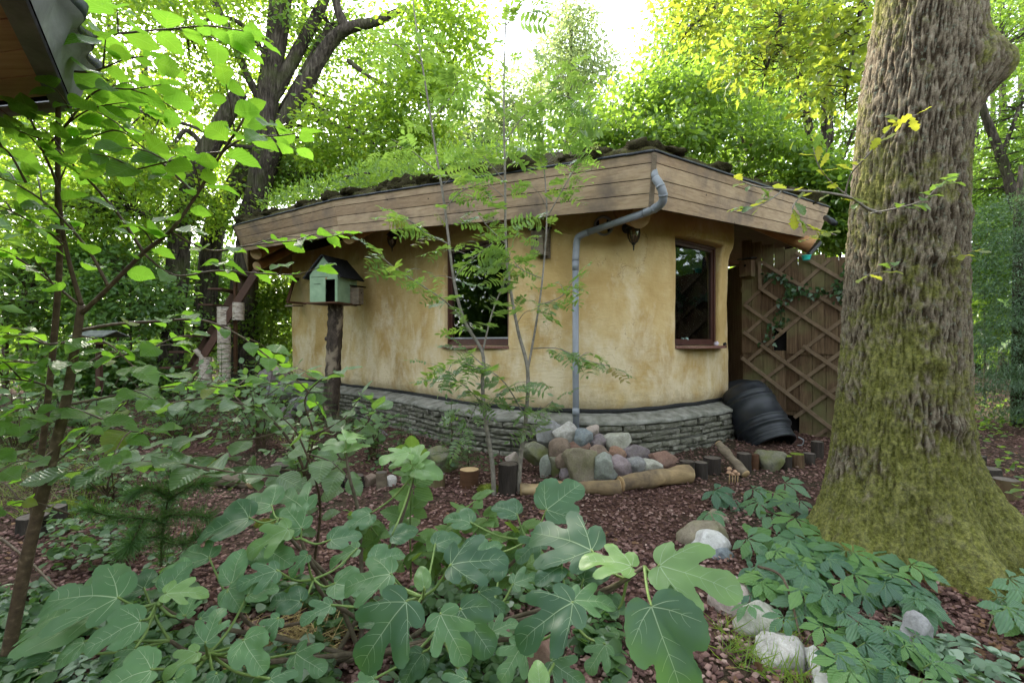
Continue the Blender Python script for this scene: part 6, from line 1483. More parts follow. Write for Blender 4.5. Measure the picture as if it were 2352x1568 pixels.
def behind_viewer():
    # the wood goes on behind the viewer; the window panes mirror it
    for i, (x, y, h, lab) in enumerate(((-9, -11, 9, 'woodland tree behind the viewer to the left'), (-2.5, -14, 10, 'woodland tree straight behind the viewer'), (6, -12, 9, 'woodland tree behind the viewer to the right'), (13, -6, 10, 'woodland tree far to the right of the viewer'), (-14, -3, 10, 'woodland tree far to the left of the viewer'))):
        b = Vector((x, y, 0)); tree_thing('tall_tree', lab, 'tree', 'trees around the viewer', [(b, .25), (b + Vector((.1, 0, h * .5)), .2), (b + Vector((0, 0, h)), .1)], [], [((x, y, h * .35), (3, 2.2, 2.2), 1), ((x, y, h * .75), (2.6, 2.2, 2.4), 1)], 150, 26, .5, .26, MT['wood_leaf'], LEAF6, 80 + i)
    rs = np.random.RandomState(90); E = []
    for k in range(34):
        a = math.radians(143 + 254 * k / 33); d = 14 + 3 * rs.rand(); E.append(((d * math.cos(a), d * math.sin(a) - 1, 4.2 if k < 9 else 2.3), (2.2, 1.8, 4.6 if k < 9 else 3.2), 2.2 if k < 9 else 1))
    pos, ax, nr, sz, C = cloud(rs, E, 3000, 28, .5, .34, .6)
    o = bpy.data.objects.new('undergrowth', leaf_cloud_mesh('undergrowth', LEAF4, pos, ax, nr, sz, MT['dark_leaf'])); COL.objects.link(o); tag(o, 'leafy undergrowth closing the garden behind the viewer', 'undergrowth', None, 'stuff')
behind_viewer()
# ------------------------------------------------------------------ saplings and garden plants
UP = Vector((0, 0, 1))
def leafy_branch(root, rng, pts, r0, r1, meshes, step, size, bark, start=.15, spread=.9, tilt=.35, count=None, both=False, seg=6, name='branch', tip=True):
    """a branch along pts with alternate leaves; every leaf is a part"""
    q = crom(pts, 6); m = MB(); m.tube(q, list(np.linspace(r0, r1, len(q))), seg); m.build(name, bark, root, True)
    L = [0]
    for a, b in zip(q, q[1:]): L.append(L[-1] + (b - a).length)
    tot = L[-1]; s = tot * start + rng.uniform(0, step); side = rng.choice((-1, 1)); n = 0
    while s <= tot + 1e-6:
        i = max(k for k in range(len(L)) if L[k] <= s + 1e-9); i = min(i, len(q) - 2); t = (s - L[i]) / max(L[i + 1] - L[i], 1e-6)
        p = q[i].lerp(q[i + 1], t); d = (q[i + 1] - q[i]).normalized(); h = d.cross(UP)
        if h.length < .2: h = Vector((rng.uniform(-1, 1), rng.uniform(-1, 1), 0))
        h.normalize()
        for sd in ((side, -side) if both else (side,)):
            ax = d * rng.uniform(.25, .7) + h * sd * spread + Vector((rng.uniform(-.2, .2), rng.uniform(-.2, .2), rng.uniform(-.35, .15)))
            nr = UP + Vector((rng.gauss(0, tilt), rng.gauss(max(-.6, min(.6, (p.z - 1.5) * 1.1)), tilt), 0))
            sz = size * rng.uniform(.6, 1.28) * (1.0 if s < tot * .85 else .8)
            place(meshes[rng.randrange(len(meshes))], 'leaf', frame_matrix(p + ax.normalized() * size * .10, ax, nr, sz), root); n += 1
        side = -side; s += step * rng.uniform(.75, 1.25)
    if tip:
        d = (q[-1] - q[-2]).normalized(); place(meshes[0], 'leaf', frame_matrix(q[-1], d + Vector((0, 0, -.1)), UP + Vector((rng.gauss(0, .3), -.2, 0)), size * .9), root); n += 1
    return n
def alder():
    rng = random.Random(17); Y = 2.15
    root = thing('alder_sapling', 'young alder with round bright green leaves leaning in from the lower left', 'sapling', P(12, 1530, 2.25))
    rng2 = random.Random(2)
    lm = []
    for i in range(6):
        w = .95 + .1 * rng2.uniform(-1, 1); pr = [(t, h * w) for t, h in OVATE]; lm.append(me_from('leaf', *strip_leaf(serrate(pr, 22, .045), .08 + .22 * rng2.random(), .05 + .4 * rng2.random(), .03, i), [MT['alder_leaf']]))
    tr = crom([P(8, 1560, 2.25), P(60, 1290, 2.22), P(110, 1090, 2.2), P(150, 930, 2.2), P(172, 800, 2.18), P(187, 700, 2.15)], 6)
    m = MB(); m.tube(tr, list(np.linspace(.028, .014, len(tr))), 14, True, .05, 3); m.build('trunk', MT['alder_bark'], root, True)
    total = 0
    B = [  # picture polylines (u, v, depth), radius, leaf step, leaf size
        ([(187, 700, 2.15), (165, 625, 2.1), (146, 540, 2.05), (132, 430, 2.0), (100, 350, 1.95), (70, 270, 1.9)], .010, .10, .115),
        ([(190, 718, 2.15), (250, 660, 2.1), (330, 580, 2.05), (392, 530, 2.0), (450, 450, 1.95), (510, 350, 1.9), (560, 270, 1.85), (545, 220, 1.85)], .011, .085, .125),
        ([(392, 532, 2.0), (480, 575, 2.0), (560, 566, 1.98), (640, 556, 1.95), (720, 550, 1.92), (790, 537, 1.9)], .005, .09, .10),
        ([(330, 582, 2.05), (400, 632, 2.05), (500, 622, 2.0), (600, 628, 2.0), (680, 630, 1.95), (735, 614, 1.92)], .005, .085, .10),
        ([(510, 350, 1.9), (440, 358, 1.9), (360, 378, 1.88), (300, 392, 1.85), (240, 400, 1.85)], .005, .065, .13),
        ([(450, 450, 1.95), (400, 400, 1.95), (330, 340, 1.95), (270, 300, 1.9), (200, 320, 1.9)], .006, .07, .13),
        ([(510, 350, 1.9), (560, 318, 1.9), (640, 312, 1.88), (690, 305, 1.88)], .005, .06, .12),
        ([(330, 580, 2.05), (270, 490, 2.05), (190, 400, 2.0), (110, 330, 1.95), (40, 300, 1.9)], .007, .075, .13),
        ([(250, 660, 2.1), (200, 570, 2.05), (120, 480, 2.0), (50, 430, 1.95), (-20, 400, 1.9)], .007, .075, .125),
        ([(150, 560, 2.05), (90, 520, 2.0), (30, 490, 1.95), (-30, 480, 1.9)], .005, .07, .12),
        ([(187, 705, 2.15), (120, 650, 2.1), (50, 600, 2.05), (-20, 570, 2.0)], .006, .07, .12),
        ([(178, 780, 2.18), (110, 790, 2.1), (50, 770, 2.05), (-20, 775, 2.0)], .006, .065, .12),
        ([(180, 760, 2.18), (260, 745, 2.2), (360, 738, 2.25), (460, 735, 2.3), (540, 765, 2.35), (610, 815, 2.4), (690, 880, 2.45), (730, 930, 2.5)], .008, .075, .12),
        ([(165, 850, 2.2), (240, 830, 2.25), (330, 800, 2.3), (400, 790, 2.3)], .006, .065, .115),
        ([(155, 910, 2.2), (90, 880, 2.1), (30, 870, 2.05), (-20, 865, 2.0)], .006, .06, .12),
        ([(150, 930, 2.2), (230, 915, 2.3), (330, 895, 2.35), (440, 885, 2.4), (540, 890, 2.45), (640, 875, 2.5)], .007, .07, .12),
        ([(128, 1030, 2.2), (80, 1060, 2.1), (20, 1040, 2.05), (-30, 1040, 2.0)], .005, .075, .115),
        ([(118, 1070, 2.2), (190, 1010, 2.25), (260, 950, 2.3), (310, 940, 2.35)], .005, .075, .115),
        ([(100, 350, 1.95), (150, 290, 1.9), (210, 250, 1.88), (290, 235, 1.86)], .005, .07, .125),
        ([(133, 480, 2.0), (133, 380, 1.95), (134, 255, 1.9), (142, 130, 1.85)], .008, .16, .12),
        ([(142, 130, 1.85), (220, 85, 1.85), (300, 75, 1.85), (400, 66, 1.85), (480, 60, 1.85), (560, 72, 1.85)], .006, .06, .135),
        ([(140, 160, 1.85), (210, 165, 1.85), (290, 135, 1.85), (330, 130, 1.85)], .005, .065, .13),
        ([(150, 290, 1.9), (220, 210, 1.88), (300, 205, 1.86), (370, 195, 1.85)], .005, .06, .13),
        ([(60, 420, 1.95), (20, 350, 1.9), (-20, 330, 1.9)], .005, .06, .125),
        ([(160, 1180, 2.2), (70, 1150, 2.1), (0, 1140, 2.05)], .005, .10, .11), ([(140, 960, 2.2), (70, 960, 2.05), (0, 950, 2.0)], .005, .06, .12), ([(150, 930, 2.2), (230, 960, 2.1), (300, 990, 2.0), (360, 985, 1.95)], .005, .06, .12), ([(170, 830, 2.2), (100, 835, 2.1), (20, 830, 2.0)], .005, .055, .12), ([(178, 770, 2.18), (250, 790, 2.1), (320, 850, 2.05), (400, 860, 2.0)], .005, .06, .12)]
    second = thing('alder_sapling', 'second thin alder stem rising behind the first towards the shed eave', 'sapling', P(70, 1240, 2.6), 'young alders')
    root['group'] = 'young alders'
    q = crom([P(70, 1240, 2.6), P(112, 900, 2.45), P(136, 620, 2.25), P(133, 480, 2.1), P(134, 255, 1.95), P(142, 120, 1.85)], 6)
    m = MB(); m.tube(q, list(np.linspace(.016, .007, len(q))), 10, True, .05, 5); m.build('trunk', MT['alder_bark'], second, True)
    n1 = n2 = 0
    for k, (pts, r, st, sz) in enumerate(B):
        if k == 19: continue
        own = second if k in (4, 5, 7, 8, 9, 10, 18, 20, 21, 22, 23) else root
        pp_ = [P(*p) for p in pts]
        c = leafy_branch(own, rng, pp_, r, r * .3, lm, st * .84, sz * .84, MT['alder_bark'], .22 if r > .008 else .1, .95, .38)
        # side twigs
        for t in ((.35, .6, .8) if r > .0055 else (.45, .72)):
            cc = crom(pp_, 6); a = cc[int(t * (len(cc) - 1))]; d = (cc[-1] - cc[0]).normalized(); h = d.cross(UP).normalized() * rng.choice((-1, 1))
            L = rng.uniform(.13, .26); e = a + (d * .5 + h * .75 + Vector((rng.uniform(-.3, .3), 0, rng.uniform(-.25, .35)))).normalized() * L
            c += leafy_branch(own, rng, [a, a.lerp(e, .5) + Vector((0, 0, .015)), e], .0035, .0015, lm, .058, sz * .78, MT['alder_bark'], .3, .9, .4)
        if own is root: n1 += c
        else: n2 += c
    print('ALDER', n1, n2)
n_alder = alder()
def hazel():
    rng = random.Random(23); lm = []
    for i in range(5): lm.append(me_from('leaf', *strip_leaf(serrate([(t, h * 1.08) for t, h in OVATE], 22, .06), .12 + .04 * i, .08 + .06 * i, .02, i), [MT['hazel_leaf']]))
    for (lab, base, B) in (('bushy hazel with grey-green leaves in front of the left wall', (690, 1230, 3.4), [
            ([(690, 1230, 3.4), (700, 1090, 3.3), (640, 980, 3.2), (560, 930, 3.1), (470, 915, 3.0), (390, 925, 2.9)], .012, .085, .13), ([(700, 1080, 3.3), (720, 1000, 3.3), (700, 920, 3.25), (740, 870, 3.2), (790, 850, 3.2)], .008, .09, .125),
            ([(650, 990, 3.2), (560, 1010, 3.1), (460, 1005, 3.0), (380, 1015, 2.95)], .008, .08, .13), ([(690, 1080, 3.3), (600, 1075, 3.1), (500, 1050, 3.0), (400, 1040, 2.9), (320, 1040, 2.85)], .008, .085, .13),
            ([(700, 1040, 3.3), (770, 1010, 3.25), (830, 985, 3.2), (860, 940, 3.15)], .007, .08, .125), ([(640, 980, 3.2), (600, 930, 3.2), (640, 890, 3.2), (700, 855, 3.2)], .006, .08, .12),
            ([(560, 930, 3.1), (500, 880, 3.1), (430, 865, 3.0)], .006, .08, .12), ([(720, 1000, 3.3), (790, 960, 3.3), (830, 905, 3.3)], .006, .08, .12), ([(700, 1090, 3.3), (760, 1080, 3.2), (790, 1050, 3.2)], .006, .09, .12), ([(600, 1075, 3.1), (560, 1110, 3.0), (480, 1090, 2.9)], .006, .09, .12)]),
           ('grey-leaved hazel shoot arching over the mulch left of the fig', (720, 1300, 2.9), [([(720, 1300, 2.9), (735, 1150, 2.8), (690, 1010, 2.7), (650, 960, 2.65)], .010, .13, .12), ([(735, 1160, 2.8), (660, 1100, 2.65), (600, 1090, 2.5), (540, 1085, 2.45)], .007, .10, .13), ([(480, 1080, 2.4), (400, 1060, 2.3), (330, 1060, 2.25), (220, 1075, 2.2), (150, 1085, 2.15)], .006, .085, .15), ([(540, 1085, 2.45), (480, 1075, 2.4), (420, 1065, 2.35)], .006, .12, .14), ([(700, 1040, 2.75), (760, 1060, 2.7), (800, 1100, 2.65)], .005, .1, .115)])):
        root = thing('hazel_bush', lab, 'shrub', P(*base), 'hazel bushes')
        for pts, r, st, sz in B: leafy_branch(root, rng, [P(*p) for p in pts], r, r * .3, lm, st * .62, sz * 1.12, MT['alder_bark'], .2, .95, .32)
hazel()
def bushes():
    rng = random.Random(77); lm = []
    for i in range(4): lm.append(me_from('leaf', *strip_leaf(serrate([(t, h * (.9 + .08 * i)) for t, h in OVATE], 14, .05), .12 + .05 * i, .1 + .07 * i, .02, i), [MT['bush_leaf']]))
    for lab, u, Y, n, h, w, sz in [('leafy bush before the plinth left of the birdhouse post', 600, 6.6, 30, 1.25, .75, .12), ('leafy bush growing under the right side of the birdhouse', 855, 6.2, 18, .75, .5, .10), ('low leafy bush in front of the garden stair', 400, 7.4, 30, 1.15, .9, .12), ('leafy bush on the bank below the bird table', 215, 7.0, 28, 1.05, .9, .12),
            ('leafy bush at the left edge in front of the shelter', 40, 6.2, 28, 1.2, .8, .12), ('low leafy bush between grey log and birdhouse', 700, 5.2, 20, .7, .6, .11), ('low leafy bush on the mulch behind the alder trunk', 250, 4.6, 20, .55, .6, .10)]:
        x = (u - 1176) / FOC * Y; g = Vector((x, Y, gz(x, Y))); root = thing('leafy_bush', lab, 'bush', g, 'leafy bushes left of the house')
        for k in range(n):
            a = rng.uniform(0, 6.28); e = g + Vector((math.cos(a) * w * rng.uniform(.3, 1), math.sin(a) * w * rng.uniform(.3, .9), h * rng.uniform(.35, 1.0)))
            mid = g.lerp(e, .5) + Vector((0, 0, .12)); leafy_branch(root, rng, [g + Vector((rng.uniform(-.06, .06), rng.uniform(-.06, .06), 0)), mid, e], .006, .002, lm, .115, sz, MT['alder_bark'], .28, .9, .4, seg=5)
MT['bush_leaf'] = leaf_mat('bush_leaf', (.065, .14, .052), (.13, .22, .085), (.28, .52, .075), .40, .36, .55, 'object', None, .3)
bushes()
def rowan():
    rng = random.Random(31); prof = serrate([(t, w * .95) for t, w in NARROW], 12, .10); lm = [me_from('leaf', *pinnate(6 + i % 2, prof, .295 + .015 * i, .15 + .1 * i, i), [MT['rowan_leaf']]) for i in range(5)]
    stems = [('two-stemmed rowan sapling, the one with its fork at sill height', (1135, 1135, 4.75), [
        ([(1135, 1140, 4.75), (1130, 1060, 4.75), (1114, 960, 4.75), (1108, 880, 4.75), (1108, 810, 4.75), (1066, 735, 4.72), (1042, 640, 4.7), (1022, 480, 4.65), (1000, 340, 4.6), (978, 200, 4.55), (960, 90, 4.5), (948, 0, 4.5)], .024, .32),
        ([(1108, 810, 4.75), (1130, 720, 4.8), (1160, 640, 4.85), (1172, 580, 4.85)], .010, .13), ([(1066, 735, 4.72), (1020, 690, 4.6), (960, 650, 4.5), (900, 610, 4.4), (862, 575, 4.35)], .009, .10), ([(1042, 640, 4.7), (1080, 600, 4.6), (1130, 560, 4.5)], .006, .11),
        ([(1030, 560, 4.68), (980, 535, 4.6), (930, 500, 4.5)], .006, .12), ([(1010, 400, 4.62), (950, 350, 4.5), (900, 320, 4.45)], .006, .12), ([(990, 280, 4.6), (1030, 230, 4.5), (1050, 200, 4.45)], .005, .11), ([(970, 150, 4.52), (920, 110, 4.45), (890, 90, 4.4)], .005, .12),
        ([(1110, 930, 4.75), (1060, 880, 4.6), (1010, 870, 4.5)], .006, .11), ([(1112, 950, 4.75), (1150, 900, 4.6), (1180, 890, 4.5)], .005, .12), ([(1108, 850, 4.75), (1050, 830, 4.6), (1030, 850, 4.55)], .005, .11), ([(1022, 480, 4.65), (1060, 440, 4.55), (1110, 420, 4.5)], .006, .12), ([(1110, 900, 4.75), (1080, 960, 4.6), (1060, 1000, 4.55)], .005, .13)]),
      ('two-stemmed rowan sapling, the one with its fork nearer the downpipe', (1190, 1140, 4.8), [
        ([(1190, 1145, 4.8), (1196, 1050, 4.8), (1208, 960, 4.8), (1212, 850, 4.8), (1190, 760, 4.78), (1172, 660, 4.75), (1162, 560, 4.75), (1160, 400, 4.7), (1157, 250, 4.65), (1160, 100, 4.6), (1165, -40, 4.55)], .024, .34),
        ([(1212, 850, 4.8), (1232, 740, 4.85), (1246, 640, 4.9), (1256, 500, 4.9), (1250, 380, 4.9), (1244, 240, 4.9), (1240, 160, 4.9)], .013, .30), ([(1208, 960, 4.8), (1160, 880, 4.65), (1110, 840, 4.55), (1070, 800, 4.5)], .008, .14), ([(1256, 500, 4.9), (1290, 440, 4.8), (1330, 370, 4.75), (1360, 320, 4.7)], .006, .11),
        ([(1240, 700, 4.88), (1290, 680, 4.75), (1320, 640, 4.7)], .006, .12), ([(1222, 800, 4.82), (1280, 800, 4.7), (1340, 825, 4.6), (1400, 840, 4.55)], .006, .11), ([(1162, 560, 4.75), (1120, 520, 4.65), (1090, 480, 4.6)], .006, .11), ([(1160, 420, 4.7), (1120, 370, 4.6), (1080, 330, 4.55)], .006, .12),
        ([(1158, 330, 4.68), (1200, 270, 4.6), (1260, 215, 4.55), (1310, 160, 4.5)], .006, .12), ([(1158, 260, 4.65), (1110, 210, 4.55), (1090, 200, 4.5)], .005, .11), ([(1250, 380, 4.9), (1290, 340, 4.8), (1330, 300, 4.75)], .005, .12), ([(1160, 60, 4.6), (1200, 20, 4.5), (1230, -20, 4.45)], .005, .12), ([(1200, 1030, 4.8), (1240, 950, 4.7), (1270, 920, 4.65)], .005, .13), ([(1246, 640, 4.9), (1200, 620, 4.8), (1180, 600, 4.75)], .005, .11), ([(1246, 260, 4.9), (1290, 220, 4.8), (1330, 240, 4.75)], .005, .1)])]
    for lab, base, B in stems:
        root = thing('rowan_sapling', lab, 'sapling', P(*base), 'rowan saplings before the house')
        for k, (pts, r, st) in enumerate(B):
            leafy_branch(root, rng, [P(*p) for p in pts], r, max(.003, r * .22), lm, st * .42, .25, MT['rowan_bark'], .36 if k == 0 else .15, .9, .5, seg=9 if r > .012 else 6, name='stem' if r > .012 else 'branch')
            cc = crom([P(*p) for p in pts], 6)
            for t in ((.42, .55, .68, .8) if r > .012 else (.65,)):
                a = cc[int(t * (len(cc) - 1))]; an = rng.uniform(0, 6.28); e = a + Vector((math.cos(an) * .3, math.sin(an) * .22, rng.uniform(.0, .2)))
                leafy_branch(root, rng, [a, a.lerp(e, .5) + Vector((0, 0, .03)), e], .004, .0015, lm, .10, .22, MT['rowan_bark'], .4, .9, .5)
rowan()
def fig():
    rng = random.Random(37); root = thing('fig_bush', 'fig bush with big lobed grey-green leaves filling the foreground', 'fig', P(800, 1620, 2.0))
    shapes = {'A': FIG_A, 'B': FIG_B, 'C': FIG_C, 'D': FIG_D}; cache = {}
    def mesh(sh, k, young):
        key = (sh, k, young)
        if key not in cache:
            V, F, MI = fig_leaf_data(shapes[sh], k * 7 + ord(sh)); cache[key] = me_from('leaf', V, F, [MT['fig_young' if young else 'fig_leaf'], MT['fig_vein']], MI)
        return cache[key]
    LE = [  # base u,v, depth, tip u,v, shape, young, forward tilt of the blade
        (270, 1372, 1.55, 89, 1358, 'B', 0, .75), (242, 1394, 1.62, 35, 1414, 'A', 0, .6), (383, 1355, 1.6, 433, 1284, 'C', 0, .95), (381, 1362, 1.5, 480, 1352, 'B', 1, .45), (322, 1426, 1.45, 186, 1483, 'A', 0, .8), (427, 1414, 1.6, 446, 1358, 'B', 0, .7),
        (472, 1476, 1.45, 500, 1388, 'B', 0, .9), (452, 1498, 1.35, 366, 1550, 'B', 1, .7), (348, 1538, 1.3, 205, 1580, 'A', 0, .7), (497, 1548, 1.3, 466, 1620, 'B', 0, .8), (192, 1475, 1.5, 112, 1528, 'D', 0, .7), (531, 1340, 1.75, 553, 1255, 'D', 0, .9),
        (571, 1189, 2.1, 445, 1218, 'A', 0, .7), (662, 1214, 1.95, 559, 1262, 'B', 1, .8), (692, 1212, 2.0, 648, 1152, 'B', 0, .9), (623, 1160, 2.2, 548, 1140, 'A', 0, .6), (635, 1310, 1.75, 542, 1335, 'B', 0, .7), (571, 1365, 1.7, 642, 1342, 'A', 0, .7), (524, 1352, 1.72, 552, 1400, 'C', 0, .8),
        (705, 1275, 1.8, 660, 1320, 'B', 0, .8), (897, 1318, 1.6, 780, 1336, 'B', 0, .85), (1036, 1296, 1.65, 1166, 1270, 'B', 0, .9), (933, 1382, 1.4, 808, 1532, 'B', 0, .95), (1012, 1410, 1.45, 1070, 1522, 'B', 0, .95), (1058, 1399, 1.5, 1132, 1502, 'A', 0, .9), (974, 1350, 1.55, 964, 1294, 'D', 1, .9),
        (1256, 1169, 2.1, 1338, 1104, 'A', 0, 1.0), (1187, 1180, 2.15, 1130, 1150, 'C', 0, .8), (1358, 1263, 1.75, 1214, 1200, 'B', 0, .8), (1451, 1300, 1.6, 1332, 1268, 'B', 1, .35), (1315, 1384, 1.45, 1180, 1460, 'B', 0, .95), (1318, 1377, 1.55, 1415, 1378, 'B', 0, .6), (1515, 1298, 1.5, 1706, 1345, 'B', 1, .75),
        (1496, 1392, 1.32, 1585, 1620, 'A', 0, 1.0), (1521, 1347, 1.5, 1602, 1375, 'C', 0, .6), (1266, 1518, 1.4, 1340, 1572, 'B', 0, .8), (1240, 1585, 1.25, 1236, 1520, 'D', 1, .9), (950, 1075, 2.3, 968, 958, 'B', 1, .9), (945, 1065, 2.3, 868, 1010, 'B', 1, .7), (955, 1075, 2.3, 1046, 1090, 'C', 1, .7), (940, 1040, 2.3, 860, 1050, 'B', 1, .5),
        (790, 1030, 2.5, 720, 985, 'B', 1, .4), (795, 1010, 2.5, 862, 955, 'B', 1, .3), (790, 1035, 2.5, 872, 1005, 'A', 1, .3), (1100, 1360, 1.7, 1160, 1400, 'B', 0, .6), (860, 1290, 1.8, 930, 1262, 'A', 0, .6), (1000, 1250, 2.0, 1060, 1225, 'C', 0, .7), (760, 1390, 1.6, 690, 1420, 'B', 0, .6),
        (640, 1420, 1.5, 585, 1470, 'B', 0, .7), (560, 1470, 1.45, 600, 1540, 'A', 0, .7), (1150, 1290, 1.9, 1100, 1330, 'A', 0, .6), (1290, 1300, 1.75, 1230, 1330, 'C', 0, .6), (700, 1170, 2.2, 640, 1120, 'B', 0, .6), (1200, 1480, 1.5, 1150, 1560, 'B', 0, .7), (970, 1500, 1.5, 920, 1570, 'C', 0, .7), (760, 1240, 2.0, 830, 1220, 'A', 0, .7),
        (460, 1420, 1.6, 520, 1400, 'B', 0, .6), (600, 1250, 2.0, 660, 1290, 'A', 0, .7), (850, 1180, 2.3, 790, 1210, 'A', 0, .7), (820, 1260, 2.1, 750, 1290, 'B', 0, .7), (1080, 1200, 2.2, 1020, 1180, 'A', 0, .7), (900, 1230, 2.15, 960, 1210, 'C', 0, .7), (1180, 1340, 1.8, 1240, 1310, 'B', 0, .7), (1240, 1240, 2.0, 1190, 1280, 'B', 0, .6),
        (880, 1420, 1.7, 830, 1390, 'C', 0, .6), (770, 1340, 1.85, 840, 1350, 'A', 0, .7), (690, 1380, 1.75, 620, 1370, 'A', 0, .7), (1130, 1450, 1.6, 1190, 1420, 'B', 0, .7), (560, 1300, 1.9, 500, 1290, 'A', 0, .6), (480, 1280, 2.0, 420, 1250, 'B', 0, .6), (330, 1350, 1.8, 270, 1320, 'A', 0, .6), (210, 1440, 1.65, 140, 1450, 'B', 0, .6), (120, 1500, 1.6, 60, 1480, 'C', 0, .6), (680, 1500, 1.55, 740, 1540, 'B', 0, .7),
        (1070, 1560, 1.35, 1000, 1600, 'B', 0, .7), (860, 1560, 1.4, 800, 1590, 'A', 0, .7), (1390, 1480, 1.5, 1350, 1540, 'B', 0, .7), (1420, 1400, 1.6, 1380, 1350, 'A', 0, .6), (1340, 1330, 1.75, 1400, 1310, 'C', 0, .6), (1100, 1270, 2.0, 1150, 1240, 'A', 0, .7), (620, 1560, 1.35, 680, 1600, 'B', 0, .7), (400, 1560, 1.3, 440, 1610, 'A', 0, .7), (310, 1490, 1.5, 250, 1540, 'B', 0, .6), (420, 1320, 1.75, 350, 1310, 'C', 0, .7)]
    nodes = [P(390, 1470, 1.75), P(360, 1385, 1.62), P(480, 1500, 1.6), P(545, 1400, 1.85), P(690, 1235, 2.0), P(720, 1330, 1.9), P(970, 1370, 1.65), P(1010, 1440, 1.6), P(1310, 1420, 1.62), P(1440, 1330, 1.6), P(1480, 1300, 1.55), P(1215, 1240, 2.1), P(950, 1090, 2.3), P(795, 1040, 2.5), P(640, 1190, 2.1), P(1130, 1400, 1.75)]
    ground = [(760, 1500, 2.3), (830, 1490, 2.35), (900, 1480, 2.4)]
    for i, n in enumerate(nodes):
        g = P(*ground[i % 3]); g.z = gz(g.x, g.y); mid = g.lerp(n, .55) + Vector((0, .12, -.10 if n.z < .9 else .02))
        q = crom([g, mid, n.lerp(mid, .25) + Vector((0, 0, -.03)), n], 6); m = MB(); m.tube(q, list(np.linspace(.012, .006, len(q))), 8); m.build('stem', MT['fig_stem'], root, True)
    for i, (u, v, Y, tu, tv, sh, yg, tl) in enumerate(LE):
        tl = tl * .55 if abs(tu - u) > 1.6 * abs(tv - v) else tl; B_ = P(u, v, Y); nrm = Vector((rng.uniform(-.22, .22), -tl, .75)).normalized()
        d = P(tu, tv, 1.0) - Vector((0, 0, EYE)); o = Vector((0, 0, EYE)); den = d.dot(nrm); T = o + d * ((B_ - o).dot(nrm) / den)
        ax = T - B_; L = min(.14 if (yg and v < 1200) else .34, max(.07, ax.length * 1.0))
        place(mesh(sh, i % 4, yg), 'leaf', frame_matrix(B_, ax, nrm, L, 1.0), root)
        nd = min(nodes, key=lambda p: (p - B_).length); mid = nd.lerp(B_, .5) + Vector((0, 0, -.02)); m = MB(); m.tube(crom([nd, mid, B_ + Vector((0, 0, .003))], 5), list(np.linspace(.0055, .0035, 11)), 6); m.build('petiole', MT['green_stem'], root, True)
    return root
fig()
